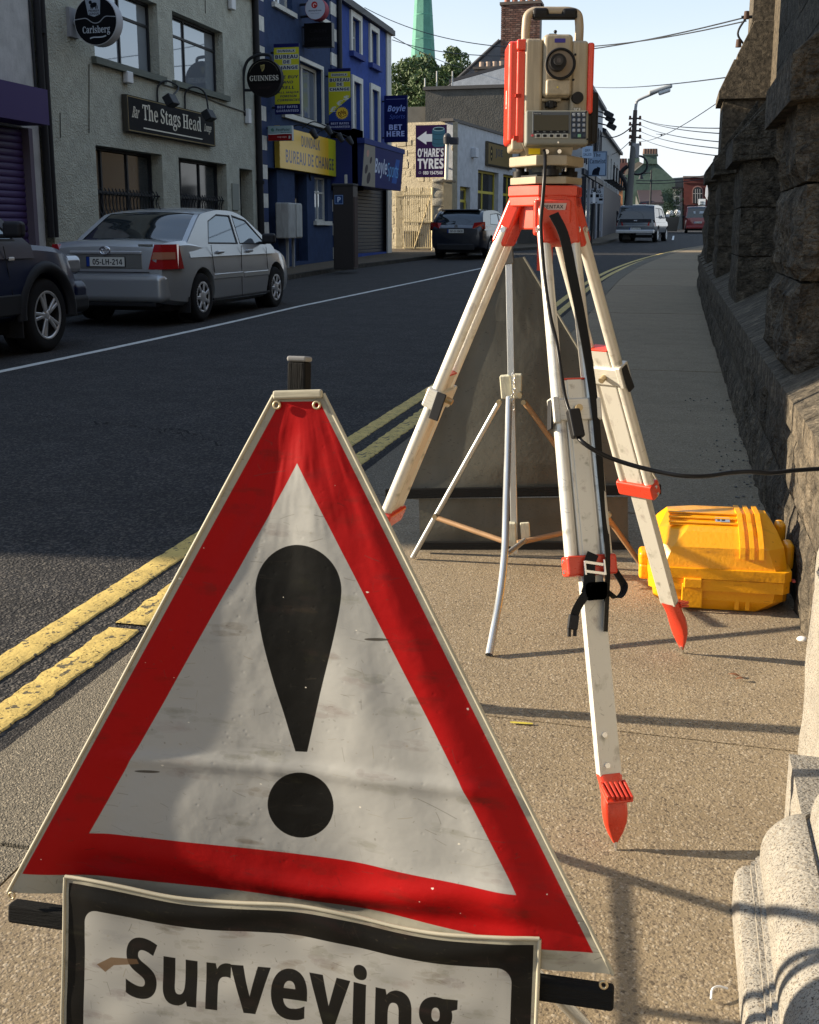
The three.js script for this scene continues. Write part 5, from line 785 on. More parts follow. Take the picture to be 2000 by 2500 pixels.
// bright blue betting shop
{
  const b = thing('blue_shop', 'bright blue rendered betting shop with white window surrounds and closed shutter', 'building');
  const m = stucco([0.045, 0.085, 0.32], 0.006), u0 = B1U + 0.02, u1 = B2U, top = 7.5;
  const ws = [[739, 34, 757, 117], [779, 62, 793.5, 140], [742, 170, 759, 300], [781, 187, 796, 307]].map(r => fr(...r)), sh = fr(737, 386, 822, 540); sh[1] = 0.1 + gy(-33); sh[3] = 3.0;
  wallX(b, u0, u1, -0.1, top, [...ws, sh], m); shell(b, u0, u1, top, 8.6, m, slate, 6.5);
  for (const r of ws) { windowX(b, r, { depth: 0.14, fm: matFrameWh, vs: [0.5] }); mk('window_surround', [FXbox(r[0] - 0.16, r[1] - 0.02, r[0], r[3] + 0.16, 0, 0.06), FXbox(r[2], r[1] - 0.02, r[2] + 0.16, r[3] + 0.16, 0, 0.06), FXbox(r[0], r[3], r[2], r[3] + 0.16, 0, 0.06)], matFrameWh, b); mk('sill', FXbox(r[0] - 0.2, r[1] - 0.16, r[2] + 0.2, r[1] - 0.01, -0.1, 0.14), SM([0.03, 0.05, 0.2]), b); }
  const dg = SM([0.045, 0.045, 0.047], { roughness: 0.6, metalness: 0.2 }); for (let y = sh[1]; y < sh[3] - 0.02; y += 0.11) mk('shutter_slat', rbox(0.03, 0.104, sh[2] - sh[0], 0.012, FXX - 0.15, y + 0.055, -(sh[0] + sh[2]) / 2, 1), dg, b);
  mk('white_quoin', FXbox(u1 - 0.55, gy(-37), u1 - 0.01, top - 0.05, 0.002, 0.05), matFrameWh, b); mk('white_quoin', FXbox(u0 + 0.02, 3.2, u0 + 0.3, top - 0.05, 0.002, 0.05), matFrameWh, b);
  mk('gutter', FXbox(u0, top - 0.1, u1 + 0.1, top + 0.06, 0.02, 0.16), matFrameDk, b); mk('downpipe', bar(V(FXX + 0.1, 0.5, -u0 + 0.06), V(FXX + 0.1, top, -u0 + 0.06), 0.07), matFrameDk, b);
  settle(b);
  const s = thing('shop_sign', 'deep blue betting shop fascia over the dark roller shutter', 'sign');
  const X2 = FXX + 0.85, fb = fr(764, 318, 847, 388, X2), z0 = -fb[0] + 0.0;
  const tx = canvas(768, 340, (x, w, h) => { x.fillStyle = '#12205c'; x.fillRect(0, 0, w, h); x.fillStyle = '#8a8478'; x.beginPath(); x.moveTo(0, 0); x.lineTo(190, 0); x.lineTo(240, h); x.lineTo(0, h); x.fill(); x.fillStyle = '#3a3438'; for (const [a, c, r] of [[60, 200, 40], [130, 120, 30], [110, 270, 50]]) { x.beginPath(); x.ellipse(a, c, r * 0.6, r, 0.3, 0, 7); x.fill(); } x.fillStyle = '#b58a7a'; x.beginPath(); x.ellipse(70, 70, 22, 30, 0, 0, 7); x.fill(); x.fillStyle = '#1e4f9a'; x.beginPath(); x.moveTo(620, 60); x.lineTo(700, 60); x.lineTo(660, 280); x.lineTo(560, 280); x.fill(); fitText(x, 'Boyle', 330, 170, 230, 170, '#b9c2d2', 'bold 100px sans-serif'); fitText(x, 'Sports', 570, 185, 230, 160, '#5fa0d0', '100px sans-serif'); });
  plaque('fascia', fb[2] - fb[0], 1.15, 0.2, tx, SM([0.02, 0.03, 0.1]), s, FX(X2).multiply(new THREE.Matrix4().setPosition((fb[0] + fb[2]) / 2, (fb[1] + fb[3]) / 2, -0.1)).multiply(new THREE.Matrix4().makeRotationX(0.08)), { roughness: 0.6 });
  const ym = (fb[1] + fb[3]) / 2; mk('shutter_hood', [FXbox(fb[0] - 0.3, ym - 0.55, fb[2] + 0.05, ym + 0.7, 0.01, 0.62), FXbox(B1U + 0.15, ym - 0.7, fb[0] - 0.28, ym + 0.95, 0.01, 0.7)], SM([0.02, 0.03, 0.13], { roughness: 0.45 }), s); mk('top_trim', FXbox(fb[0] - 0.05, ym + 0.57, fb[2] + 0.1, ym + 0.72, 0.0, 0.92), SM([0.02, 0.035, 0.15]), s);
  settle(s);
  const th = canvas(256, 512, (x, w, h) => { x.fillStyle = '#10174a'; x.fillRect(0, 0, w, h); x.fillStyle = '#6a73a0'; x.fillRect(20, 36, 216, 5); fitText(x, 'Boyle', 140, 150, 205, 92, '#8fa2d8', 'bold italic 100px sans-serif'); fitText(x, 'Sports', 148, 238, 180, 60, '#4a5fa8', 'italic 100px sans-serif'); fitText(x, 'BET', 128, 350, 150, 62, '#a4b0dc', '900 100px sans-serif'); fitText(x, 'HERE', 128, 422, 204, 62, '#a4b0dc', '900 100px sans-serif'); });
  hang('hanging_sign', 'navy hanging betting sign reading bet here on the bright blue shop', 810, 202, 858, 299, th, 0.12, SM([0.015, 0.02, 0.07]));
}
// kerbside furniture
{
  const p = onG(729, 567), t = thing('ticket_machine', 'tall dark parking ticket machine with a blue parking square', 'parking machine');
  const h = 1.95; mk('body', rbox(0.5, h, 0.4, 0.02, p.x, p.y + h / 2, p.z), SM([0.03, 0.026, 0.026], { roughness: 0.5 }), t); mk('side_panel', rbox(0.03, h - 0.3, 0.3, 0.01, p.x + 0.25, p.y + h / 2 - 0.1, p.z), SM([0.06, 0.04, 0.035]), t); mk('cap', rbox(0.54, 0.06, 0.44, 0.02, p.x, p.y + h + 0.02, p.z), SM([0.04, 0.04, 0.04]), t);
  const pt = canvas(64, 64, (x, w, hh) => { x.fillStyle = '#24406e'; x.fillRect(0, 0, w, hh); x.strokeStyle = '#8ea3c4'; x.lineWidth = 3; x.strokeRect(4, 4, 56, 56); fitText(x, 'P', 34, 32, 24, 36, '#b8c6de'); }); mk('parking_symbol', new THREE.PlaneGeometry(0.22, 0.22).translate(p.x - 0.1, p.y + h - 0.32, p.z + 0.204), SM(0xffffff, { map: pt }), t);
  mk('solar_post', rbox(0.06, 0.22, 0.06, 0.01, p.x + 0.02, p.y + h + 0.15, p.z), SM([0.4, 0.38, 0.33]), t); settle(t);
  const c = thing('utility_cabinet', 'small pale metal utility cabinet on thin legs against the dark blue wall', 'cabinet'), a = onX(603, 558, FXX + 0.3), q = gy(a.z), zc = onX(616, 500, FXX + 0.3).z, wz = 1.0;
  mk('cabinet_body', rbox(0.34, 0.85, wz, 0.03, FXX + 0.22, q + 1.15, zc), SM([0.4, 0.4, 0.39], { roughness: 0.6, map: grime }), c); mk('cabinet_door', rbox(0.02, 0.78, wz * 0.42, 0.005, FXX + 0.4, q + 1.15, zc - wz * 0.24), SM([0.45, 0.45, 0.43], { map: grime }), c); for (const k of [-0.32, 0.1]) mk('leg', rbox(0.06, 0.75, 0.06, 0.005, FXX + 0.2, q + 0.37, zc + k), SM([0.3, 0.3, 0.29]), c); settle(c);
}
// yard gate, rubble wall with the tyre sign, low pub at the corner
const JX0 = -8.0, JZ0 = -40, JX1 = -7.1, JZ1 = -47;
const onL = (dx, dy, x0, z0, x1, z1) => { const r = ray(dx, dy), nx = -(z1 - z0), nz = x1 - x0, t = ((x0 - EYE.x) * nx + (z0 - EYE.z) * nz) / (r.x * nx + r.z * nz); const p = r.multiplyScalar(t).add(EYE), L = Math.hypot(x1 - x0, z1 - z0); return { p, u: ((p.x - x0) * (x1 - x0) + (p.z - z0) * (z1 - z0)) / L, v: p.y }; };
{
  const b = thing('corner_pub', 'low pale rendered pub with yellow window frames and a tan name board', 'building'), F = FL(JX0, JZ0, JX1, JZ1), J = (a, c) => onL(a, c, JX0, JZ0, JX1, JZ1), R = (x0, y0, x1, y1) => { const a = J(x0, y0), c = J(x1, y1); return [a.u, c.v, c.u, a.v]; };
  const m = stucco([0.5, 0.52, 0.56], 0.006), g = gy(-41), w1 = R(1007, 357, 1049, 446), w2 = R(1060, 366, 1100, 455), d = R(969, 392, 990, 460); d[1] = 0.1 + g; w1[1] = w2[1] = 0.9 + g; w2[3] = w1[3];
  mk('front_wall', uvm(ext(rect(0, g - 0.2, 14, 4.95), 0.3, [w1, w2, d].map(hole)).translate(0, 0, -0.3).applyMatrix4(F), 1.4), m, b);
  const yel = SM([0.45, 0.38, 0.05], { roughness: 0.5 }), F2 = F.clone(); windowX(b, w1, { F: F2, fm: yel, us: [0.4], vs: [0.62], depth: 0.2, f: 0.08, m: 0.1, gm: matGlassDim }); windowX(b, w2, { F: F2, fm: yel, us: [0.4], vs: [0.62], depth: 0.2, f: 0.08, m: 0.1, gm: matGlassDim }); windowX(b, d, { F: F2, fm: yel, vs: [0.45, 0.8], depth: 0.2, f: 0.12, m: 0.1, gm: matGlassDim });
  const a = J(1022, 297), sw = canvas(512, 128, (x, w, h) => { x.fillStyle = '#6f5f3e'; x.fillRect(0, 0, w, h); x.strokeStyle = '#2c2720'; x.lineWidth = 8; x.strokeRect(4, 4, w - 8, h - 8); x.fillStyle = '#14130f'; x.beginPath(); x.ellipse(70, 62, 22, 40, 0, 0, 7); x.fill(); x.fillStyle = '#a58f5c'; x.beginPath(); x.arc(70, 50, 9, 0, 7); x.arc(70, 78, 7, 0, 7); x.fill(); fitText(x, 'JOE', 230, 56, 160, 52, '#2e3a4a', 'bold 100px serif'); });
  plaque('name_board', 3.6, 0.92, 0.1, sw, SM([0.1, 0.08, 0.05]), b, F.clone().multiply(new THREE.Matrix4().setPosition(a.u + 1.8, a.v - 0.46, 0.06)));
  const lb = J(995, 322); mk('wall_light', rbox(0.36, 0.34, 0.2, 0.02).applyMatrix4(F.clone().multiply(new THREE.Matrix4().setPosition(lb.u, lb.v, 0.1))), SM([0.5, 0.52, 0.55]), b);
  mk('parapet_cap', box(14.2, 0.1, 0.5, 7, 5.0, -0.2).applyMatrix4(F), SM([0.12, 0.11, 0.1]), b);
  mk('flat_roof', hull([V(JX0 - 0.3, 4.85, JZ0 - 0.3), V(JX1 + 0.85, 4.85, JZ1 - 7.2), V(-16, 4.85, -54), V(-14, 4.85, -43.4)], [V(JX0 - 0.3, 4.93, JZ0 - 0.3), V(JX1 + 0.85, 4.93, JZ1 - 7.2), V(-16, 4.93, -54), V(-14, 4.93, -43.4)]), SM([0.08, 0.08, 0.08]), b);
  // rubble side wall facing the yard
  const WX = -15, WZ = -43.2, FW = FL(WX, WZ, JX0, JZ0), LW = Math.hypot(JX0 - WX, JZ0 - WZ);
  mk('yard_wall', uvm(ext([[0, 0], [LW, 0], [LW, 4.95], [0, 5.2]], 0.3).translate(0, 0, -0.3).applyMatrix4(FW), 0.8), SM([0.38, 0.335, 0.25], { map: plaster, bumpMap: stoneBump, bumpScale: 0.03, roughness: 0.95 }), b);
  seed = 31; const sm2 = [0.88, 0.95, 1].map(k => SM([0.42 * k, 0.37 * k, 0.275 * k], { map: plaster, bumpMap: stoneBump, bumpScale: 0.02, roughness: 0.95 }));
  for (let y = 0.5; y < 4.6; y += 0.26) { let u = LW - 4.2 + rr(0, 0.2); while (u < LW - 0.15) { const L = rr(0.16, 0.5), h = rr(0.14, 0.25); mk('wall_stone', uvm(rbox(Math.min(L, LW - u) - 0.025, h, 0.1, 0.03, u + L / 2, y + h / 2 + rr(-0.06, 0.06), -0.03 + rr(-0.02, 0.012), 1).rotateZ(0).applyMatrix4(FW), 0.5, u), sm2[Math.floor(rnd() * 3)], b); u += L; } }
  settle(b);
  // tyre sign
  const s0 = onZ(876, 264, -39.75), s1 = onZ(940, 373, -39.75), tx = canvas(512, 820, (x, w, h) => { x.fillStyle = '#2a1440'; x.fillRect(0, 0, w, h); x.fillStyle = '#c3cbd2'; x.beginPath(); x.moveTo(16, 200); x.lineTo(180, 92); x.lineTo(180, 140); x.lineTo(280, 140); x.lineTo(280, 258); x.lineTo(180, 258); x.lineTo(180, 305); x.fill(); x.fillStyle = '#2c5468'; x.beginPath(); x.roundRect(276, 36, 220, 310, 60); x.fill(); x.strokeStyle = '#16303e'; x.lineWidth = 6; for (const y of [130, 210, 280]) { x.beginPath(); x.moveTo(280, y); x.quadraticCurveTo(386, y + 40, 494, y); x.stroke(); } x.fillStyle = '#173240'; x.beginPath(); x.ellipse(386, 62, 92, 28, 0, 0, 7); x.fill(); x.strokeStyle = '#8fb0bc'; x.lineWidth = 8; x.beginPath(); x.ellipse(386, 62, 92, 28, 0, 0, 7); x.stroke(); fitText(x, "O'HARE'S", 252, 432, 440, 140, '#cdd2da', '900 100px sans-serif'); fitText(x, 'TYRES', 252, 606, 440, 170, '#cdd2da', '900 100px sans-serif'); fitText(x, '080 1547540', 290, 752, 330, 56, '#cdd2da', 'bold 100px sans-serif'); x.strokeStyle = '#cdd2da'; x.lineWidth = 4; x.beginPath(); x.arc(70, 750, 18, 0, 7); x.stroke(); });
  const sg = thing('tyre_sign', 'purple tyre shop sign with white arrow on the sunlit rubble wall', 'sign'); plaque('board', s1.x - s0.x, s0.y - s1.y, 0.08, tx, SM([0.05, 0.02, 0.08]), sg, new THREE.Matrix4().setPosition((s0.x + s1.x) / 2, (s0.y + s1.y) / 2, -39.75)); for (const k of [0.2, 0.8]) mk('bracket', bar(V(s1.x - 0.1, lerp(s1.y, s0.y, k), -39.8), V(s1.x - 0.1, lerp(s1.y, s0.y, k), -40.4), 0.03), matFrameDk, sg); settle(sg);
  // gate
  const gt = thing('yard_gate', 'tall rusty steel bar gate across the sunlit yard', 'gate'), gz = -39.3, G = (a, c) => onZ(a, c, gz), gl = G(850, 400).x, grr = G(909, 400).x, gt0 = G(880, 404).y, gb = gy(gz) + 0.06, mg = SM([0.55, 0.45, 0.26], { roughness: 0.7 });
  for (let i = 0; i <= 15; i++) { const x = lerp(gl, grr, i / 15); mk('gate_bar', bar(V(x, gb, gz), V(x, gt0 + 0.12 + 0.04 * (i % 2), gz), 0.017, 0.017, 6), mg, gt); }
  for (const y of [gt0 - 0.12, lerp(gb, gt0, 0.47), gb + 0.03]) mk('gate_rail', rbox(grr - gl, 0.05, 0.04, 0.005, (gl + grr) / 2, y, gz + 0.02, 1), mg, gt); mk('gate_brace', bar(V(lerp(gl, grr, 0.38), gb, gz + 0.03), V(grr, gt0 - 0.1, gz + 0.03), 0.016, 0.016, 6), mg, gt); mk('gate_post', bar(V(grr + 0.04, gb - 0.1, gz), V(grr + 0.04, gt0 + 0.15, gz), 0.05), mg, gt); settle(gt);
  const fn = thing('gate_fence', 'narrow rusty railing panel between the blue shop and the yard gate', 'fence'); for (let i = 0; i < 7; i++) { const x = lerp(G(834, 400).x, gl - 0.05, i / 6); mk('railing', bar(V(x, gb, gz), V(x, gt0, gz), 0.014, 0.014, 6), mg, fn); } mk('rail', rbox(gl - G(834, 400).x, 0.05, 0.04, 0.005, (gl + G(834, 400).x) / 2, gt0 - 0.15, gz + 0.02, 1), mg, fn); settle(fn);
  // piers
  const pr = thing('stone_pier', 'pale rough stone gate pier catching the sun', 'pier'), px0 = G(911, 380).x, px1 = G(935, 380).x, pt = G(922, 376).y; for (let y = gb - 0.1, i = 0; y < pt; y += 0.27, i++) mk('pier_stone', rock(px0 + 0.02 * (i % 2), px1, y, Math.min(y + 0.262, pt), gz - 0.5, gz + 0.05 - 0.02 * (i % 3), 0.03, i * 3.1, 0.12), SM([0.5, 0.46, 0.37], { map: plaster, bumpMap: stoneBump, bumpScale: 0.02 }), pr); settle(pr);  // pier stone colour raised to carry its sunlit white
  const p2 = thing('concrete_pier', 'plain tan concrete gate pier at the corner of the low pub', 'pier'); mk('shaft', uvm(span(V(px1 + 0.01, gb - 0.2, gz - 0.45), V(G(954, 380).x, G(945, 383).y, gz + 0.12)), 1), SM([0.3, 0.26, 0.18], { map: plaster, roughness: 0.9 }), p2); mk('cap', span(V(px1 - 0.02, G(945, 383).y + 0.001, gz - 0.48), V(G(955, 380).x, G(945, 383).y + 0.06, gz + 0.15)), SM([0.16, 0.13, 0.09]), p2); settle(p2);
  const bl = thing('camera_pole', 'white pole with a dark capped camera beside the tyre sign', 'pole'), bp = G(940, 378), bt = G(942, 302); mk('pole', bar(bp, bt, 0.07), SM([0.7, 0.66, 0.55]), bl); mk('camera_head', [cyl(0.15, 0.13, 0.22, 14).translate(bt.x, bt.y + 0.1, bt.z), new THREE.SphereGeometry(0.14, 14, 8).translate(bt.x, bt.y + 0.22, bt.z), rbox(0.3, 0.25, 0.2, 0.02, bt.x + 0.25, bt.y + 0.08, bt.z)], SM([0.05, 0.05, 0.055], { roughness: 0.4 }), bl); settle(bl);
  [[882, 905, 470, 'grey wheeled bin standing behind the yard gate'], [851, 868, 490, 'low blue-grey crate behind the yard gate']].forEach(([a, c, d2, lb2], i) => { const t = thing(i ? 'crate' : 'wheeled_bin', lb2, i ? 'crate' : 'bin'), z = -40.2, A = onZ(a, d2, z), C = onZ(c, d2, z); mk('body', hull([V(A.x + 0.04, gy(z), z), V(C.x - 0.04, gy(z), z), V(C.x - 0.04, gy(z), z - 0.5), V(A.x + 0.04, gy(z), z - 0.5)].reverse(), [V(A.x, A.y, z + 0.04), V(C.x, A.y, z + 0.04), V(C.x, A.y, z - 0.5), V(A.x, A.y, z - 0.5)].reverse()), SM([0.16, 0.165, 0.17]), t); mk('lid', rbox(C.x - A.x + 0.06, 0.07, 0.6, 0.02, (A.x + C.x) / 2, A.y + 0.036, z - 0.23), SM([0.13, 0.135, 0.14]), t); settle(t); });
}

// ---------- vehicles ----------
const matTyre = SM([0.012, 0.012, 0.013], { roughness: 0.85 }), matTrim = SM([0.02, 0.02, 0.022], { roughness: 0.55 }), matSilver = SM([0.55, 0.56, 0.57], { metalness: 0.6, roughness: 0.35 });
const matCarGlass = PM([0.014, 0.018, 0.02], { roughness: 0.03, ior: 1.75 }), matSideGlass = PM([0.2, 0.24, 0.28], { roughness: 0.03, metalness: 0.45 }), matLampRed = PM([0.35, 0.01, 0.01], { roughness: 0.12, clearcoat: 1 }), matLampClear = PM([0.42, 0.17, 0.1], { roughness: 0.1, clearcoat: 1 });
const ev = new Evaluator(); ev.useGroups = false; ev.attributes = ['position', 'normal', 'uv'];
const curve = (pts, z) => { if (z >= pts[0][0]) return pts[0][1]; for (let i = 0; i < pts.length - 1; i++) if (z <= pts[i][0] && z >= pts[i + 1][0]) { const t = (z - pts[i][0]) / (pts[i + 1][0] - pts[i][0]); const p0 = pts[Math.max(0, i - 1)], p3 = pts[Math.min(pts.length - 1, i + 2)], m = (a, b) => (b[0] === a[0] ? 0 : (b[1] - a[1]) / (b[0] - a[0])), d = pts[i + 1][0] - pts[i][0], m0 = m(p0, pts[i + 1]) * d, m1 = m(pts[i], p3) * d, h = t * t * t, q = t * t; return (2 * h - 3 * q + 1) * pts[i][1] + (h - 2 * q + t) * m0 + (-2 * h + 3 * q) * pts[i + 1][1] + (h - q) * m1; } return pts[pts.length - 1][1]; };
function wheelAt(g, side, z, r, w, W, style, tm) {
  const wh = new THREE.Group(); wh.name = 'wheel'; g.add(wh); const x = side * (W / 2 - w / 2 - 0.015), R = (gg) => gg.rotateZ(-Math.PI / 2 * side).translate(x, r, z);
  const h = w / 2, pr = [[r * 0.6, -h], [r * 0.9, -h], [r * 0.985, -h * 0.75], [r, -h * 0.4], [r, h * 0.4], [r * 0.985, h * 0.75], [r * 0.9, h], [r * 0.66, h * 0.98], [r * 0.6, h * 0.8]]; mk('tyre', R(lathe(pr, 36)), matTyre, wh);
  mk('rim', R(merge([lathe([[r * 0.66, h * 0.96], [r * 0.63, h * 1.0], [r * 0.6, h * 0.8], [r * 0.57, h * 0.2], [0, h * 0.2]], 36)])), style === 'cap' ? SM([0.03, 0.03, 0.032]) : SM([0.02, 0.02, 0.022]), wh);
  const sp = []; if (style === 'cap') { sp.push(lathe([[r * 0.645, h * 0.98], [r * 0.6, h * 1.04], [r * 0.55, h * 1.0], [r * 0.54, h * 0.9]], 32), lathe([[0, h * 1.1], [r * 0.2, h * 1.08], [r * 0.28, h * 0.98], [r * 0.28, h * 0.8]], 24)); for (let i = 0; i < 7; i++) sp.push(rbox(r * 0.14, h * 0.2, r * 0.36, 0.012, 0, h * 0.98, r * 0.42).rotateY(i / 7 * 6.283)); }
  else { sp.push(lathe([[r * 0.66, h * 0.97], [r * 0.62, h * 1.02], [r * 0.585, h * 0.9]], 36), lathe([[0, h * 0.92], [r * 0.13, h * 0.9], [r * 0.15, h * 0.7]], 20)); for (let i = 0; i < 5; i++) for (const k of [-0.14, 0.14]) sp.push(rbox(r * 0.1, h * 0.22, r * 0.5, 0.012, 0, h * 0.84, r * 0.36).rotateY(i / 5 * 6.283 + k)); }
  mk(style === 'cap' ? 'hubcap' : 'spokes', R(merge(sp)), matSilver, wh);
}
function makeCar(o) {
  const g = thing(o.name, o.label, o.cat, o.group), { L, W, r } = o, n = 44, hz = L / 2, K = 9;
  const plan = z => 1 - (o.taperR ?? 0.1) * clamp((z - hz + 0.6) / 0.6) ** 2.2 - (o.taperF ?? 0.2) * clamp((-z - hz + 0.75) / 0.75) ** 2.2;
  const ring = z => { const w = W / 2 * plan(z), yb = curve(o.bottom, z), yd = curve(o.deck, z), ys = yd - 0.07, mid = lerp(yb, ys, 0.5); return [[0, yb], [w * 0.86, yb], [w * 0.955, yb + 0.05], [w * 0.985, lerp(yb, ys, 0.28)], [w, mid + 0.02], [w * 0.985, lerp(yb, ys, 0.78)], [w * 0.955, ys], [w * 0.9, yd - 0.018], [w * 0.62, yd], [0, yd + 0.012]]; };
  const st = []; for (let i = 0; i <= n; i++) st.push(lerp(hz, -hz, i / n));
  const P = [], rows = []; const add = (z, sc = 1, dz = 0) => { const rg = ring(z), cy = (rg[0][1] + rg[rg.length - 1][1]) / 2, full = [...rg.map(p => [p[0], p[1]]), ...rg.slice(1, -1).reverse().map(p => [-p[0], p[1]])]; rows.push(full.map(p => V(p[0] * (1 - (1 - sc) * 0.5), cy + (p[1] - cy) * sc, z + dz))); };
  add(st[0], 0.8, 0.012); add(st[0], 0.93, 0.0); st.forEach((z, i) => { if (i > 0 && i < n) add(z); }); add(st[n], 0.92, 0); add(st[n], 0.78, -0.015);
  const m = rows[0].length, pos = []; const tri = (a, b, c) => pos.push(a.x, a.y, a.z, b.x, b.y, b.z, c.x, c.y, c.z);
  for (let i = 0; i < rows.length - 1; i++) for (let k = 0; k < m; k++) { const a = rows[i][k], b = rows[i][(k + 1) % m], c = rows[i + 1][(k + 1) % m], d = rows[i + 1][k]; tri(a, c, b); tri(a, d, c); }
  for (const [rw, fl] of [[rows[0], 1], [rows[rows.length - 1], 0]]) for (let k = 1; k < m - 1; k++) fl ? tri(rw[0], rw[k], rw[k + 1]) : tri(rw[0], rw[k + 1], rw[k]);
  let bg = new THREE.BufferGeometry(); bg.setAttribute('position', new THREE.Float32BufferAttribute(pos, 3)); bg.computeVertexNormals(); bg.setAttribute('uv', new THREE.Float32BufferAttribute(new Float32Array(pos.length / 3 * 2), 2));
  const ax = [o.rear, o.rear - o.wb], cut = []; 
  if (o.arch !== false) { let br = new Brush(bg); br.updateMatrixWorld(); for (const z of ax) for (const s of [-1, 1]) { const c = new Brush(new THREE.CylinderGeometry(r * 1.17, r * 1.17, 0.36, 28).rotateZ(Math.PI / 2).translate(s * (W / 2 - 0.06), r + 0.02, z).toNonIndexed()); c.updateMatrixWorld(); br = ev.evaluate(br, c, SUBTRACTION); br.updateMatrixWorld(); } bg = br.geometry; }
  bg = toCreasedNormals(mergeVertices(bg.index ? bg.toNonIndexed() : bg, 1e-4), 0.55);
  const body = mk('body', bg, o.paint, g);
  for (const z of ax) for (const s of [-1, 1]) wheelAt(g, s, z, r, o.tw ?? 0.2, W, o.wheel);
  mk('underbody', box(W * 0.8, 0.12, L * 0.86, 0, r * 0.75, 0), matTrim, g);
  // cabin
  const c = o.cabin, th = c.lean ?? 0.28, yb = c.belt, wb = c.w ?? W / 2 * 0.93, xw = y => wb - Math.max(0, y - yb) * th;
  const prof = new THREE.CatmullRomCurve3(c.prof.map(p => V(0, p[1], p[0])), false, 'catmullrom', 0.35), N = 60, pp = prof.getPoints(N);
  const split = c.prof.map(p => { let bi = 0, bd = 9; pp.forEach((q, i) => { const d = Math.hypot(q.z - p[0], q.y - p[1]); if (d < bd) { bd = d; bi = i; } }); return bi; });
  const sheet = (a, b, off, ins) => grid(10, b - a, (u, v) => { const q = pp[a + Math.round(v * (b - a))], w = xw(q.y) - ins, t = u * 2 - 1; return V(t * w, q.y - 0.035 * t * t * (q.y > yb + 0.1 ? 1 : 0.4) + off, q.z); });
  const i1 = split[c.i1], i2 = split[c.i2];
  const roof = mk('roof', [sheet(i1, i2, 0.004, -0.012)], o.roofPaint ?? o.paint, g);
  mk('rear_window', sheet(0, i1, 0, 0.03), matCarGlass, g); mk('windscreen', sheet(i2, N, 0, 0.03), matCarGlass, g);
  [grid(2, i1, (u, v) => { const q = pp[Math.round(v * i1)], w = xw(q.y); return V(w - u * 0.07, q.y - 0.03 + 0.008, q.z); }), grid(2, i1, (u, v) => { const q = pp[Math.round(v * i1)], w = xw(q.y); return V(-w + u * 0.07, q.y - 0.03 + 0.008, q.z); }), grid(2, N - i2, (u, v) => { const q = pp[i2 + Math.round(v * (N - i2))], w = xw(q.y); return V(w - u * 0.05, q.y - 0.03 + 0.008, q.z); }), grid(2, N - i2, (u, v) => { const q = pp[i2 + Math.round(v * (N - i2))], w = xw(q.y); return V(-w + u * 0.05, q.y - 0.03 + 0.008, q.z); })].forEach(fg => mk('roof_pillar', fg, o.roofPaint ?? o.paint, g));
  const outl = [...pp.map(q => [-q.z, q.y - 0.032]), [-c.prof[c.prof.length - 1][0], yb - 0.12], [-c.prof[0][0], yb - 0.12]];
  for (const s of [-1, 1]) {
    const mtx = new THREE.Matrix4().makeBasis(V(0, 0, -1), V(-s * th, 1, 0), V(s, 0, 0)), place = gg => { gg.translate(0, -yb, 0); gg.applyMatrix4(mtx); gg.translate(s * wb, yb, 0); return gg; };
    mk('pillars', place(ext(outl, 0.012, c.wins).translate(0, 0, -0.012)), o.roofPaint ?? o.paint, g); c.wins.forEach(w => mk('side_window', place(ext(w, 0.004).translate(0, 0, -0.014)), o.sideGlass ?? matSideGlass, g));
    c.wins.forEach(w => { const cx = w.reduce((a, p) => a + p[0], 0) / w.length, cy = w.reduce((a, p) => a + p[1], 0) / w.length; mk('window_trim', place(ext(w.map(p => [cx + (p[0] - cx) * 1.012, cy + (p[1] - cy) * 1.03]), 0.003, [w.map(p => [cx + (p[0] - cx) * 0.965, cy + (p[1] - cy) * 0.93])]).translate(0, 0, -0.001)), matTrim, g); });
    if (o.mirror) { const [mz, my] = o.mirror; mk('mirror', [rbox(0.2, 0.15, 0.11, 0.04, s * (W / 2 + 0.1), my, mz, 3), rbox(0.1, 0.04, 0.06, 0.01, s * (W / 2 - 0.01), my - 0.06, mz)], o.mirrorM ?? matTrim, g); }
  }
  o.extra?.(g, (n2, geo, mat, par) => mk(n2, geo, mat, par ?? g), { ring, plan, W, L, hz });
  g.position.copy(o.at); g.rotation.y = o.turn ?? 0; return g;
}
const plateTex = (s) => canvas(512, 112, (x, w, h) => { x.fillStyle = '#c9c9c2'; x.fillRect(0, 0, w, h); x.fillStyle = '#1d3a86'; x.fillRect(0, 0, 44, h); fitText(x, s, 282, 58, 400, 72, '#16161a', 'bold 100px sans-serif'); });
const paint = (c, o = {}) => PM(c, { metalness: 0.45, roughness: 0.38, clearcoat: 1, clearcoatRoughness: 0.08, ...o });
const sideLines = (put, list, W, mat) => list.forEach(([z0, y0, z1, y1]) => { for (const s of [-1, 1]) put('panel_gap', flatbar(V(s * (W / 2 + 0.001), y0, z0), V(s * (W / 2 - 0.004), y1, z1), V(0, 0, 1), 0.008, 0.006, 0.001), mat ?? matTrim); });
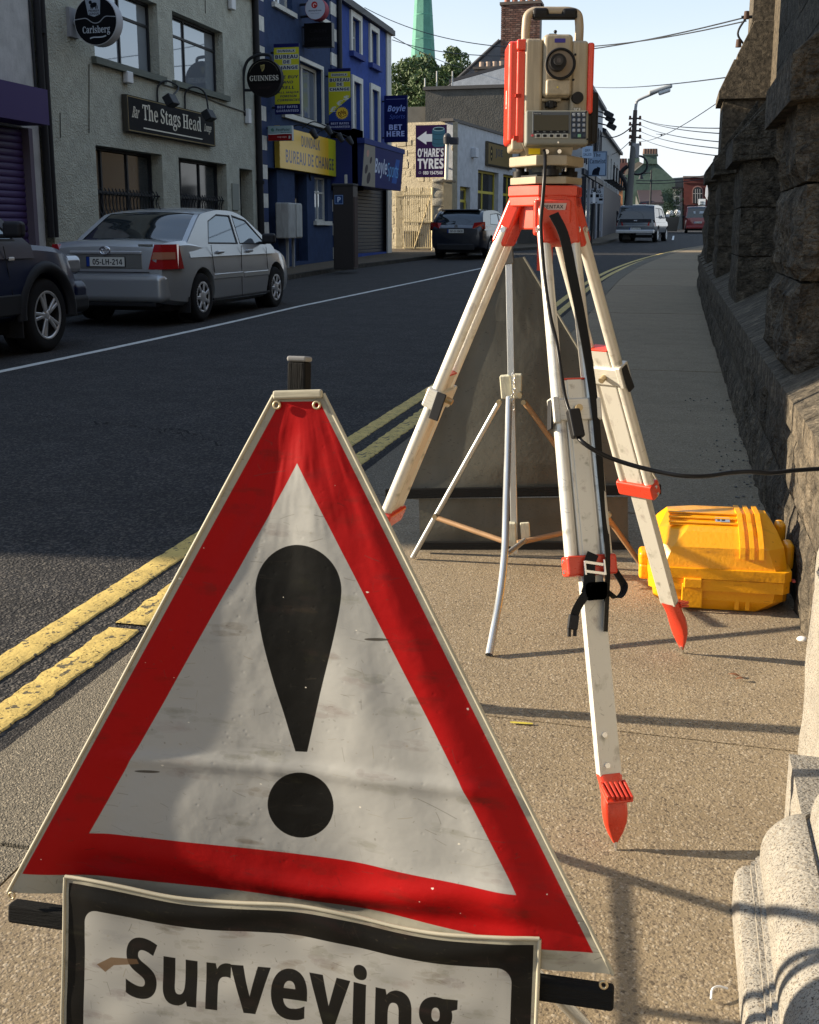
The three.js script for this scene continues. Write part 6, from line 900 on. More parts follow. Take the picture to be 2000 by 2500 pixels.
// silver saloon
const silver = paint([0.37, 0.385, 0.395]);
makeCar({ name: 'saloon_car', label: 'silver four-door saloon car parked outside the green pub', cat: 'car', L: 4.41, W: 1.71, r: 0.315, tw: 0.195, rear: 1.27, wb: 2.6, wheel: 'cap', paint: silver, at: V(-6.78, ROADY + gy(-14.2), -14.62), turn: -0.018, taperR: 0.1,
  bottom: [[2.205, 0.3], [1.9, 0.25], [1.2, 0.2], [-1.6, 0.2], [-2.205, 0.24]], deck: [[2.205, 0.99], [2.1, 1.03], [1.6, 1.055], [1.1, 1.01], [0.3, 0.97], [-0.7, 0.95], [-1.3, 0.92], [-1.8, 0.84], [-2.1, 0.72], [-2.205, 0.6]],
  cabin: { belt: 0.95, lean: 0.3, w: 0.815, prof: [[1.62, 1.03], [1.3, 1.22], [0.95, 1.405], [0.4, 1.47], [-0.1, 1.462], [-0.45, 1.39], [-0.95, 1.14], [-1.28, 0.95]], i1: 2, i2: 5, wins: [[[-0.98, 1.0], [-0.02, 0.985], [-0.02, 1.37], [-0.45, 1.38], [-0.78, 1.29]], [[0.05, 0.985], [1.02, 0.97], [0.5, 1.31], [0.05, 1.375]]] }, mirror: [-0.78, 1.05], 
  extra: (g, put) => {
    for (const s of [-1, 1]) {
      const R = V(s, 0, 0);
      put('tail_lamp', hull([V(s * 0.57, 0.7, 2.226), V(s * 0.77, 0.7, 2.22), V(s * 0.862, 0.7, 2.0), V(s * 0.862, 0.7, 1.84), V(s * 0.57, 0.7, 1.84)], [V(s * 0.66, 1.0, 2.214), V(s * 0.745, 1.0, 2.2), V(s * 0.84, 1.0, 1.98), V(s * 0.83, 1.0, 1.9), V(s * 0.66, 1.0, 1.84)]), matLampRed);
      put('lamp_band', hull([V(s * 0.62, 0.82, 2.229), V(s * 0.766, 0.82, 2.219), V(s * 0.845, 0.82, 2.03), V(s * 0.83, 0.82, 1.95), V(s * 0.62, 0.82, 1.95)], [V(s * 0.65, 0.905, 2.225), V(s * 0.758, 0.905, 2.212), V(s * 0.838, 0.905, 2.02), V(s * 0.82, 0.905, 1.95), V(s * 0.65, 0.905, 1.95)]), matLampClear);
      put('side_moulding', [rbox(0.03, 0.075, 0.95, 0.012, s * 0.848, 0.565, 0.46), rbox(0.03, 0.075, 0.92, 0.012, s * 0.848, 0.555, -0.52)], silver);
      for (const z of [0.72, -0.28]) put('door_handle', rbox(0.05, 0.035, 0.19, 0.015, s * 0.85, 0.885, z, 3), silver);
      put('mudflap', rbox(0.16, 0.2, 0.02, 0.004, s * 0.76, 0.24, 1.66), matTrim);
      put('wheel_well', cyl(0.36, 0.36, 0.02, 24).rotateZ(Math.PI / 2).translate(s * 0.615, 0.33, 1.27), matTrim); put('wheel_well', cyl(0.36, 0.36, 0.02, 24).rotateZ(Math.PI / 2).translate(s * 0.615, 0.33, -1.33), matTrim);
    }
    sideLines(put, [[0.02, 0.26, 0.0, 0.96], [-1.02, 0.3, -0.92, 0.93], [0.92, 0.62, 1.0, 0.98]], 1.705);
    put('rear_bumper', rbox(1.56, 0.36, 0.3, 0.09, 0, 0.47, 2.115, 4), silver); put('lower_lip', rbox(1.3, 0.06, 0.2, 0.02, 0, 0.27, 2.12), matTrim);
    put('plate_recess', rbox(1.02, 0.18, 0.03, 0.01, -0.02, 0.79, 2.205), paint([0.22, 0.22, 0.2])); 
    const pl = put('number_plate', rbox(0.535, 0.125, 0.02, 0.004, 0, 0.79, 2.222), matTrim); put('plate_face', new THREE.PlaneGeometry(0.52, 0.112).translate(0, 0.79, 2.2335), SM(0xffffff, { map: plateTex('05-LH-214'), roughness: 0.4 }), pl);
    put('boot_garnish', rbox(0.98, 0.04, 0.03, 0.012, 0, 0.9, 2.22), matSilver); put('boot_line', rbox(1.2, 0.012, 0.02, 0.002, 0, 0.665, 2.265), matTrim);
    put('emblem', [new THREE.TorusGeometry(0.055, 0.009, 8, 28).scale(1.25, 0.85, 1).translate(0, 0.925, 2.235), new THREE.TorusGeometry(0.03, 0.007, 8, 20).scale(0.75, 1.4, 1).translate(0, 0.925, 2.237), new THREE.TorusGeometry(0.03, 0.007, 8, 20).scale(1.3, 0.6, 1).translate(0, 0.945, 2.237)], matChrome);
    const bt = canvas(256, 64, (x, w, h) => { x.fillStyle = '#8b8a82'; x.fillRect(0, 0, w, h); fitText(x, 'COROLLA', 128, 32, 230, 36, '#22242a', 'bold italic 100px sans-serif'); }); put('badge', new THREE.PlaneGeometry(0.2, 0.035).translate(0.53, 0.985, 2.19), SM(0xffffff, { map: bt, metalness: 0.2, roughness: 0.4 }));
    put('aerial', bar(V(0, 1.44, 0.72), V(0, 1.53, 0.8), 0.008, 0.004), matTrim); put('door_sill_trim', [rbox(0.02, 0.03, 2.0, 0.005, 0.842, 0.27, -0.03), rbox(0.02, 0.03, 2.0, 0.005, -0.842, 0.27, -0.03)], matTrim);
    put('rear_shelf_box', rbox(0.3, 0.1, 0.12, 0.01, 0.34, 1.09, 1.2), SM([0.5, 0.5, 0.48]));
  } });
// navy off-roader behind it
const navy = paint([0.005, 0.011, 0.042], { metalness: 0, roughness: 0.4, specularIntensity: 0.4, clearcoat: 0.35 });
makeCar({ name: 'off_roader', label: 'navy off-road car with grey wheel arch cladding parked behind the silver saloon', cat: 'car', L: 4.32, W: 1.8, r: 0.365, tw: 0.235, rear: 1.34, wb: 2.63, wheel: 'alloy', paint: navy, at: V(-6.93, ROADY, -8.5), taperF: 0.22,
  bottom: [[2.16, 0.4], [1.3, 0.34], [-1.5, 0.34], [-2.16, 0.36]], deck: [[2.16, 1.02], [1.5, 1.08], [0.5, 1.06], [-0.6, 1.08], [-1.2, 1.07], [-1.7, 1.02], [-2.0, 0.92], [-2.16, 0.74]],
  cabin: { belt: 1.05, lean: 0.24, w: 0.86, prof: [[2.02, 1.05], [1.9, 1.45], [1.6, 1.68], [0.6, 1.71], [0.0, 1.68], [-0.35, 1.58], [-1.1, 1.08]], i1: 2, i2: 5, wins: [[[-1.7, 1.1], [-0.3, 1.1], [-0.3, 1.56], [-1.5, 1.56]], [[-0.2, 1.1], [0.85, 1.1], [0.3, 1.5], [-0.2, 1.56]]] }, mirror: [-0.62, 1.2], mirrorM: matTrim,
  extra: (g, put) => {
    const cl = SM([0.02, 0.021, 0.024], { roughness: 0.65 });
    for (const s of [-1, 1]) { for (const z of [1.34, -1.29]) { const a = []; put('arch_cladding', new THREE.TorusGeometry(0.455, 0.06, 8, 26, Math.PI * 1.06).rotateZ(-0.1).scale(1, 1, 0.9).rotateY(Math.PI / 2).translate(s * 0.875, 0.385, z), cl); put('wheel_well', cyl(0.42, 0.42, 0.02, 24).rotateZ(Math.PI / 2).translate(s * 0.62, 0.38, z), matTrim); } put('side_cladding', rbox(0.04, 0.2, 1.7, 0.02, s * 0.885, 0.5, 0.02), cl); put('side_repeater', rbox(0.03, 0.035, 0.08, 0.012, s * 0.885, 0.93, -0.72, 3), SM([0.75, 0.75, 0.72])); put('head_lamp', rbox(0.3, 0.2, 0.4, 0.07, s * 0.66, 0.84, -1.93, 3), PM([0.4, 0.42, 0.45], { roughness: 0.1, metalness: 0.5 })); put('mudflap', rbox(0.2, 0.25, 0.02, 0.004, s * 0.78, 0.3, -0.85), matTrim); }
    put('front_bumper', rbox(1.62, 0.36, 0.34, 0.1, 0, 0.5, -2.08, 4), navy); put('bumper_cladding', rbox(1.66, 0.2, 0.5, 0.07, 0, 0.44, -1.98, 4), cl); sideLines(put, [[-0.72, 0.45, -0.6, 1.05], [0.3, 0.45, 0.3, 1.06]], 1.79);
  } });
// dark hatchback
const slateBlue = paint([0.006, 0.009, 0.016], { metalness: 0.1, roughness: 0.35, clearcoat: 0.7 });
function backParts(put, W, y, z, lampY, txt, o = {}) {
  for (const s of [-1, 1]) put('tail_lamp', hull([V(s * (W / 2 - 0.36), lampY - 0.08, z + 0.02), V(s * (W / 2 - 0.0), lampY - 0.1, z - 0.2), V(s * (W / 2 - 0.1), lampY - 0.1, z - 0.4), V(s * (W / 2 - 0.4), lampY - 0.08, z - 0.2)], [V(s * (W / 2 - 0.3), lampY + 0.09, z + 0.005), V(s * (W / 2 - 0.02), lampY + 0.12, z - 0.22), V(s * (W / 2 - 0.12), lampY + 0.12, z - 0.44), V(s * (W / 2 - 0.36), lampY + 0.09, z - 0.22)]), matLampRed);
  const pl = put('number_plate', rbox(0.53, 0.12, 0.02, 0.004, 0, y, z + 0.02), matTrim); put('plate_face', new THREE.PlaneGeometry(0.52, 0.112).translate(0, y, z + 0.0325), SM(0xffffff, { map: plateTex(txt), roughness: 0.4 }), pl);
}
makeCar({ name: 'hatchback', label: 'dark blue-grey hatchback parked in front of the low corner pub', cat: 'car', L: 4.39, W: 1.77, r: 0.325, tw: 0.21, rear: 1.3, wb: 2.7, wheel: 'alloy', paint: slateBlue, at: V(-6.35, ROADY + gy(-35.3), -35.6), turn: -0.1, taperR: 0.12,
  bottom: [[2.195, 0.34], [1.5, 0.24], [-1.5, 0.2], [-2.195, 0.25]], deck: [[2.195, 0.95], [2.0, 1.04], [1.4, 1.06], [0.4, 1.0], [-0.8, 0.98], [-1.5, 0.92], [-2.0, 0.78], [-2.195, 0.62]],
  cabin: { belt: 0.98, lean: 0.28, w: 0.84, prof: [[2.05, 1.02], [1.85, 1.3], [1.55, 1.47], [0.6, 1.52], [0.0, 1.5], [-0.4, 1.42], [-1.35, 0.98]], i1: 2, i2: 5, wins: [[[-1.2, 1.05], [0.0, 1.02], [0.0, 1.4], [-0.9, 1.36]], [[0.07, 1.02], [1.05, 1.0], [0.5, 1.33], [0.07, 1.4]]] }, mirror: [-0.8, 1.08], mirrorM: slateBlue,
  extra: (g, put) => { backParts(put, 1.77, 0.84, 2.2, 1.0, '161-D-10430'); put('bumper_insert', rbox(1.2, 0.2, 0.1, 0.04, 0, 0.36, 2.19), matTrim); put('emblem', cyl(0.055, 0.055, 0.02, 20).rotateX(Math.PI / 2).translate(0, 0.985, 2.17), matChrome); put('aerial', bar(V(0, 1.5, 1.0), V(0, 1.85, 1.2), 0.008, 0.004), matTrim); put('spoiler', rbox(1.2, 0.04, 0.25, 0.015, 0, 1.48, 1.62), slateBlue); for (const s of [-1, 1]) put('reflector', rbox(0.2, 0.05, 0.04, 0.01, s * 0.62, 0.55, 2.14), matSilver); } });
// silver pick-up with canopy
const pickM = paint([0.11, 0.13, 0.15]), pickD = paint([0.02, 0.024, 0.032]);
makeCar({ name: 'pickup_truck', label: 'silver pick-up truck with dark canopy standing by the utility pole', cat: 'pick-up', L: 4.9, W: 1.86, r: 0.36, tw: 0.24, rear: 1.35, wb: 2.9, wheel: 'alloy', paint: pickM, roofPaint: pickD, sideGlass: matCarGlass, at: V(-1.62, ROADY + gy(-56), -56.4), turn: -0.13, taperR: 0.04,
  bottom: [[2.45, 0.48], [1.5, 0.42], [-1.6, 0.42], [-2.45, 0.45]], deck: [[2.45, 1.06], [1.5, 1.08], [0.3, 1.08], [-1.0, 1.08], [-2.1, 1.0], [-2.45, 0.85]],
  cabin: { belt: 1.05, lean: 0.16, w: 0.9, prof: [[2.4, 1.05], [2.22, 1.5], [2.0, 1.74], [1.0, 1.78], [0.2, 1.76], [-0.4, 1.68], [-1.2, 1.08]], i1: 2, i2: 5, wins: [[[-2.0, 1.15], [-0.75, 1.15], [-0.75, 1.6], [-1.8, 1.6]], [[-0.55, 1.15], [0.85, 1.12], [0.3, 1.55], [-0.55, 1.62]]] }, mirror: [-0.7, 1.25], mirrorM: matSilver,
  extra: (g, put) => { backParts(put, 1.86, 0.62, 2.5, 0.86, '97-LH-5520'); put('rear_step_bumper', rbox(1.8, 0.16, 0.24, 0.03, 0, 0.5, 2.52), matSilver); put('tailgate_band', rbox(1.5, 0.18, 0.02, 0.01, 0, 1.0, 2.46), pickD); put('tailgate_handle', rbox(0.16, 0.05, 0.03, 0.01, 0, 1.0, 2.48), matChrome); put('brake_light', rbox(0.2, 0.04, 0.03, 0.01, 0.3, 1.8, 2.0), matLampRed); put('tailgate_crease', rbox(1.6, 0.02, 0.02, 0.004, 0, 0.76, 2.47), matSilver); } });
// red van
const redP = paint([0.2, 0.012, 0.016], { metalness: 0.1 });
makeCar({ name: 'small_van', label: 'dark red van with loaded roof rack by the far junction', cat: 'van', L: 4.2, W: 1.72, r: 0.31, tw: 0.2, rear: 1.25, wb: 2.6, wheel: 'alloy', paint: redP, at: V(1.36, ROADY + gy(-81), -81.6), turn: 0.0, taperR: 0.05,
  bottom: [[2.1, 0.32], [1.5, 0.26], [-1.5, 0.24], [-2.1, 0.28]], deck: [[2.1, 1.06], [1.5, 1.08], [0.3, 1.06], [-1.0, 1.02], [-1.8, 0.9], [-2.1, 0.7]],
  cabin: { belt: 1.04, lean: 0.12, w: 0.84, prof: [[2.09, 1.04], [2.0, 1.5], [1.85, 1.78], [1.0, 1.83], [0.2, 1.8], [-0.3, 1.68], [-1.3, 1.04]], i1: 2, i2: 5, wins: [[[-1.8, 1.12], [-0.4, 1.12], [-0.4, 1.6], [-1.7, 1.6]], [[-0.3, 1.12], [0.9, 1.1], [0.25, 1.55], [-0.3, 1.6]]] }, mirror: [-0.9, 1.15], mirrorM: matTrim,
  extra: (g, put) => { backParts(put, 1.72, 0.72, 2.12, 0.9, '00-LH-832'); put('rear_bumper', rbox(1.6, 0.2, 0.16, 0.04, 0, 0.4, 2.1), redP); put('window_sticker', [box(0.12, 0.16, 0.004, -0.25, 1.4, 2.09), box(0.3, 0.16, 0.004, 0.22, 1.4, 2.09)], SM([0.5, 0.55, 0.6])); put('roof_rack', [rbox(1.5, 0.05, 0.05, 0.01, 0, 1.9, 1.3), rbox(1.5, 0.05, 0.05, 0.01, 0, 1.9, 0.3)], matTrim); } });
{ const p = onG(1299, 487, ROADY); makeCar({ name: 'hatchback', label: 'small blue hatchback seen far down the side street by the sunlit brick house', cat: 'car', L: 3.8, W: 1.65, r: 0.29, rear: 1.1, wb: 2.4, wheel: 'cap', paint: paint([0.05, 0.07, 0.11]), at: V(p.x, p.y, p.z - 1.9), turn: 0.1, arch: false, bottom: [[1.9, 0.3], [-1.9, 0.3]], deck: [[1.9, 0.9], [1.2, 0.98], [-0.7, 0.92], [-1.9, 0.65]], cabin: { belt: 0.92, lean: 0.26, w: 0.78, prof: [[1.75, 0.95], [1.5, 1.3], [1.2, 1.42], [0.3, 1.46], [-0.3, 1.38], [-1.1, 0.92]], i1: 2, i2: 4, wins: [[[-1.0, 1.0], [0.0, 0.98], [0.0, 1.33], [-0.8, 1.31]]] }, extra: (g, put) => backParts(put, 1.65, 0.7, 1.92, 0.85, '98-D-2210') }); }

// ---------- behind the low pub ----------
{
  const cw = thing('concrete_building', 'blank dark weathered concrete building rising behind the low pub', 'building'), a = atD(896, 190, 48), c = atD(1190, 175, 48);
  const wm = SM([0.115, 0.11, 0.1], { map: rep(plaster, 1), bumpMap: plasterBump, bumpScale: 0.02, roughness: 0.95 });
  mk('front_wall', uvm(span(V(a.x, 0, a.z - 8), V(c.x, a.y, a.z)), 2.5), wm, cw); mk('coping', span(V(a.x - 0.1, a.y + 0.001, a.z - 8), V(c.x, a.y + 0.14, a.z + 0.1)), SM([0.09, 0.085, 0.08]), cw); mk('side_annexe', uvm(span(V(a.x - 1.6, 0, a.z - 4), V(a.x - 0.01, atD(870, 222, 48).y, a.z - 0.3)), 2.5), SM([0.2, 0.18, 0.15], { map: plaster }), cw);
  for (const [x, y0, y1] of [[920, 150, 190], [953, 150, 190], [895, 165, 190]]) mk('standing_rod', bar(atD(x, y1, 49), atD(x, y0, 49), 0.03), SM([0.4, 0.4, 0.38]), cw); settle(cw);
  // gabled house with brick stack
  const D = 58, p = (x, y) => atD(x, y, D), z0 = p(1055, 200).z, gh = thing('gabled_house', 'grey slate-hung gable end with a tall red brick chimney of five pots', 'house');
  const A = p(935, 185), B = p(1056, 88), Cc = p(1145, 100), Dd = p(1225, 190), q = v => [v.x, v.y];
  mk('gable_wall', uvm(ext([[A.x, 0], [Dd.x, 0], q(Dd), [Cc.x, Cc.y], [B.x, B.y], q(A)], 0.3).translate(0, 0, z0 - 0.3), 2), SM([0.13, 0.135, 0.15], { map: plaster, roughness: 0.8 }), gh);
  mk('verge', [bar(A.clone().setZ(z0), B.clone().setZ(z0), 0.1, 0.1, 6)], SM([0.05, 0.05, 0.055]), gh); mk('roof_slope', hull([V(A.x, A.y, z0 - 0.3), V(B.x, B.y, z0 - 0.3), V(B.x, B.y, z0 - 9), V(A.x, A.y, z0 - 9)], [V(A.x, A.y + 0.1, z0 - 0.3), V(B.x, B.y + 0.1, z0 - 0.3), V(B.x, B.y + 0.1, z0 - 9), V(A.x, A.y + 0.1, z0 - 9)]), slate, gh);
  const c0 = p(1056, 118), c1 = p(1145, 18), cw0 = c1.x - c0.x; const st = mk('chimney', span(V(c0.x + 0.03, c0.y - 1.5, z0 - 1.0), V(c1.x - 0.03, c1.y - 0.02, z0 - 0.03)), SM([0.16, 0.14, 0.12]), gh);
  seed = 71; const bm = [[0.15, 0.075, 0.055], [0.19, 0.1, 0.075], [0.12, 0.065, 0.05], [0.21, 0.13, 0.1]].map(k => SM(k, { roughness: 0.9 })), rows = 26, bh = (c1.y - c0.y + 0.25) / rows, bl = cw0 / 8, bgeo = box(bl - 0.025, bh - 0.025, 0.06), bside = box(0.06, bh - 0.025, 0.24);
  for (let r = 0; r < rows; r++) for (let i = r % 2 ? -0.5 : 0; i < 7.9; i++) { const x = c0.x + (i + 0.5) * bl; if (x < c0.x || x > c1.x) continue; const m2 = mk('brick', bgeo, bm[Math.floor(rnd() * 4)], st); m2.position.set(clamp(x, c0.x + bl / 2, c1.x - bl / 2 + 0.01), c0.y - 0.25 + (r + 0.5) * bh, z0 - 0.02); }
  mk('chimney_cap', [span(V(c0.x - 0.06, c1.y, z0 - 1.1), V(c1.x + 0.06, c1.y + 0.14, z0 + 0.08))], SM([0.14, 0.11, 0.09]), gh);
  for (let i = 0; i < 5; i++) { const x = lerp(c0.x + 0.25, c1.x - 0.2, i / 4); mk('chimney_pot', lathe([[0.16, 0], [0.14, 0.35], [0.17, 0.4], [0.17, 0.46], [0.12, 0.46], [0.12, 0]], 12).translate(x, c1.y + 0.14, z0 - 0.5), SM([0.3, 0.13, 0.09]), gh); mk('pot_cowl', [bar(V(x - 0.15, c1.y + 0.6, z0 - 0.5), V(x, c1.y + 1.0, z0 - 0.5), 0.018, 0.018, 5), bar(V(x + 0.15, c1.y + 0.6, z0 - 0.5), V(x, c1.y + 1.0, z0 - 0.5), 0.018, 0.018, 5)], matFrameDk, gh); }
  const l0 = p(1006, 172), l1 = p(1070, 152); mk('low_chimney', span(V(l0.x, l0.y - 0.3, z0 + 0.35), V(l1.x, l1.y, z0 + 1.1)), SM([0.12, 0.1, 0.085], { map: plaster }), gh); mk('low_chimney_cap', span(V(l0.x - 0.08, l1.y + 0.001, z0 + 0.3), V(l1.x, l1.y + 0.12, z0 + 1.2)), SM([0.1, 0.085, 0.075]), gh); for (let i = 0; i < 4; i++) mk('chimney_pot', cyl(0.12, 0.14, 0.3, 10).translate(lerp(l0.x + 0.3, l1.x - 0.2, i / 3), l1.y + 0.26, z0 + 0.7), SM([0.35, 0.26, 0.2]), gh);
  settle(gh);
}
// tree and spire
{
  const t = thing('broadleaf_tree', 'dense green broadleaf tree rising behind the concrete building', 'tree'), c = atD(908, 165, 75), base = gy(c.z);
  seed = 404; mk('trunk', [bar(V(c.x, base, c.z), V(c.x + 0.2, c.y - 2, c.z), 0.4, 0.25, 10), bar(V(c.x + 0.2, c.y - 2.2, c.z), V(c.x - 1.4, c.y + 0.4, c.z), 0.2, 0.08, 8), bar(V(c.x + 0.2, c.y - 2.2, c.z), V(c.x + 1.6, c.y + 0.6, c.z - 0.3), 0.2, 0.08, 8)], SM([0.07, 0.055, 0.04]), t);
  const blobs = []; for (let i = 0; i < 70; i++) { const a = rnd() * 6.28, r = Math.sqrt(rnd()), h = rr(-1, 1); blobs.push([c.x + Math.cos(a) * r * 2.7 + 0.1, c.y - 0.9 + h * 2.1 * Math.sqrt(1 - r * r * 0.7), c.z + Math.sin(a) * r * 1.8, rr(0.5, 1.0)]); }
  blobs.push([c.x + 1.9, c.y + 1.0, c.z, 0.8], [c.x + 1.5, c.y + 1.5, c.z, 0.6], [c.x - 0.6, c.y + 0.9, c.z, 0.9], [c.x - 2.4, c.y - 1.2, c.z, 0.7], [c.x - 2.1, c.y - 2.4, c.z, 0.8], [c.x - 1.2, c.y - 2.8, c.z, 0.9]);
  const pos = [], nor = []; for (const [bx, by, bz, R] of blobs) for (let k = 0; k < 300; k++) { const u = rr(-1, 1), a = rnd() * 6.28, s = Math.sqrt(1 - u * u), rad = R * Math.cbrt(rr(0.25, 1.15)), o = V(bx + s * Math.cos(a) * rad, by + u * rad * 0.85, bz + s * Math.sin(a) * rad), e1 = V(rr(-1, 1), rr(-1, 1), rr(-1, 1)).normalize(), e2 = V(rr(-1, 1), rr(-1, 1), rr(-1, 1)).cross(e1).normalize(), L = rr(0.1, 0.2); const P1 = o.clone().addScaledVector(e1, L), P2 = o.clone().addScaledVector(e2, L * 0.45), P3 = o.clone().addScaledVector(e1, -L), P4 = o.clone().addScaledVector(e2, -L * 0.45); for (const v of [P1, P2, P3, P1, P3, P4]) pos.push(v.x, v.y, v.z); }
  const g = new THREE.BufferGeometry(); g.setAttribute('position', new THREE.Float32BufferAttribute(pos, 3)); g.computeVertexNormals(); mk('crown', g, PM([0.06, 0.1, 0.022], { roughness: 0.75, side: THREE.DoubleSide, transmission: 0.25, thickness: 0 }), t); settle(t);
  const s = thing('church_spire', 'slender pale green copper spire above the tree', 'spire'), D = 140, cb = atD(891, 135, D), tip = atD(888, -260, D), R = (atD(917, 130, D).x - atD(865, 130, D).x) / 2 * 1.04;
  const cu = SM([0.12, 0.32, 0.25], { map: rep(plaster, 2, 5), roughness: 0.7 }), gg = cyl(0.05, R, tip.y - cb.y, 8, false); gg.rotateY(0.25); mk('spire_cone', gg.toNonIndexed().translate(cb.x, (cb.y + tip.y) / 2, cb.z), cu, s); s.children[0].geometry.computeVertexNormals();
  for (let i = 1; i < 8; i++) { const k = i / 8; mk('seam', cyl(lerp(R, 0.05, k) * 1.012 , lerp(R, 0.05, k) * 1.02, 0.12, 8).rotateY(0.25).translate(cb.x, lerp(cb.y, tip.y, k), cb.z), SM([0.12, 0.33, 0.24]), s); }
  mk('tower', span(V(cb.x - R * 1.1, 1, cb.z - R * 1.1), V(cb.x + R * 1.1, cb.y, cb.z + R * 1.1)), SM([0.3, 0.28, 0.25], { map: stoneMap }), s); settle(s);
}
// ---------- dark and white row down the street ----------
const CX = -4.3;
{
  const U = (x, y) => fz(x, y, CX), R = (a, b, c, d) => fr(a, b, c, d, CX), w = stucco([0.5, 0.52, 0.56], 0.006), dk = SM([0.02, 0.024, 0.035], { roughness: 0.5 });
  const b = thing('corner_bar', 'white rendered bar with black trim and dark shopfront beyond the low pub', 'building'), u0 = 51, u1 = 64, top = 7.7;
  const ws = []; for (let i = 0; i < 5; i++) ws.push([u0 + 1.4 + i * 2.4, 4.3, u0 + 2.3 + i * 2.4, 6.2]);
  wallX(b, u0, u1, 0.4, top, ws, w, CX); shell(b, u0, u1, top, 8.4, w, slate, 6, CX, 0.3); for (const r of ws) { windowX(b, r, { X: CX, fm: matFrameDk, vs: [0.5] }); mk('window_surround', [FXbox(r[0] - 0.2, r[1] - 0.15, r[0], r[3] + 0.2, 0, 0.06, CX), FXbox(r[2], r[1] - 0.15, r[2] + 0.2, r[3] + 0.2, 0, 0.06, CX)], dk, b); }
  mk('shopfront', FXbox(u0 + 0.1, 0.5, u1 - 0.1, 3.5, 0.0, 0.12, CX), dk, b); for (let i = 0; i < 6; i++) mk('shopfront_pilaster', FXbox(u0 + 0.3 + i * 2.4, 0.5, u0 + 0.55 + i * 2.4, 3.5, 0.12, 0.2, CX), i % 2 ? SM([0.35, 0.36, 0.4]) : dk, b); for (let i = 0; i < 5; i++) mk('shop_window', FXbox(u0 + 0.75 + i * 2.4, 1.1, u0 + 2.5 + i * 2.4, 3.0, 0.122, 0.13, CX), matGlass, b);
  mk('string_course', FXbox(u0, 3.6, u1, 3.85, 0.001, 0.12, CX), dk, b); mk('downpipe', bar(V(CX + 0.1, 0.6, -58), V(CX + 0.1, top, -58), 0.07), matFrameDk, b); mk('eaves_gutter', FXbox(u0, top - 0.12, u1, top + 0.05, 0.02, 0.2, CX), dk, b); settle(b);
  const b2 = thing('dark_shop', 'narrow black fronted shop house at the end of the white row', 'building'); const v0 = 64.02, v1 = 84; const w2 = []; for (let i = 0; i < 5; i++) w2.push([v0 + 1.5 + i * 3.6, 4.2, v0 + 2.6 + i * 3.6, 5.6]); wallX(b2, v0, v1, 0.4, 6.6, w2, stucco([0.36, 0.36, 0.36], 0.006), CX); shell(b2, v0, v1, 6.6, 7.4, w, slate, 6, CX, 0.3); for (const r of w2) windowX(b2, r, { X: CX, fm: matFrameDk }); mk('shopfront', FXbox(v0, 0.7, v1, 3.6, 0.0, 0.15, CX), dk, b2); for (let i = 0; i < 6; i++) mk('balcony_rail', [FXbox(v0 + 1 + i * 3, 3.9, v0 + 2.6 + i * 3, 3.96, 0.1, 0.7, CX), FXbox(v0 + 1 + i * 3, 4.7, v0 + 2.6 + i * 3, 4.76, 0.6, 0.7, CX), FXbox(v0 + 1 + i * 3, 3.9, v0 + 1.06 + i * 3, 4.7, 0.6, 0.7, CX)], matFrameDk, b2); mk('eaves_gutter', FXbox(v0, 6.5, v1, 6.68, 0.02, 0.2, CX), dk, b2); settle(b2);
  const tc = canvas(256, 352, (x, W, h) => { x.fillStyle = '#8ea3bd'; x.fillRect(0, 0, W, h); x.strokeStyle = '#1a2233'; x.lineWidth = 8; x.strokeRect(10, 10, W - 20, h - 20); fitText(x, 'The', 120, 50, 100, 50, '#141a28', 'bold 100px serif'); fitText(x, 'Camelot', 132, 140, 216, 64, '#141a28', 'bold 100px serif'); x.fillStyle = '#141a28'; x.beginPath(); x.moveTo(60, 336); x.bezierCurveTo(60, 250, 100, 236, 130, 236); x.lineTo(124, 215); x.lineTo(170, 232); x.bezierCurveTo(176, 270, 150, 300, 160, 336); x.fill(); });
  hang('pub_sign', 'pale blue square pub sign with black-letter name and horse emblem', 1239, 319, 1277, 371, tc, 0.12, SM([0.06, 0.07, 0.09]), CX);
  const to = canvas(128, 144, (x, W, h) => { x.fillStyle = '#9fb3cb'; x.fillRect(0, 0, W, h); fitText(x, 'OFF', 64, 52, 60, 34, '#1a2640', 'bold 100px monospace'); fitText(x, 'SALES', 64, 100, 100, 34, '#1a2640', 'bold 100px monospace'); });
  hang('small_sign', 'small pale off sales sign beside the black-letter pub sign', 1227, 308, 1248, 333, to, 0.1, SM([0.3, 0.34, 0.4]), CX);
  const td = canvas(192, 208, (x, W, h) => { x.fillStyle = '#b5bcc6'; x.fillRect(0, 0, W, h); x.fillStyle = '#10141c'; x.fillRect(10, 78, 120, 44); x.fillRect(130, 136, 52, 30); x.fillRect(26, 184, 80, 10); fitText(x, 'DNG', 90, 40, 130, 48, '#10141c'); fitText(x, 'G', 158, 100, 36, 40, '#10141c'); });
  hang('small_sign', 'black and white estate agent sign under the pub sign', 1242, 397, 1271, 429, td, 0.1, SM([0.1, 0.1, 0.12]), CX);
  for (const [x, y, wd] of [[1275, 238, 'topmost'], [1278, 248, 'middle'], [1281, 263, 'lowest']]) { const z = onX(1262, y, CX).z, a = onX(1258, y - 4, CX), c = onZ(x + 7, y + 3, a.z), l = thing('flood_lamp', 'black floodlight on a wall arm of the white bar, ' + wd + ' of three', 'lamp', 'floodlights on the white bar'); mk('arm', bar(a, c, 0.035), matFrameDk, l); mk('lamp_head', rbox(0.5, 0.28, 0.3, 0.05).rotateZ(-0.5).translate(c.x, c.y, c.z), matFrameDk, l); settle(l); }
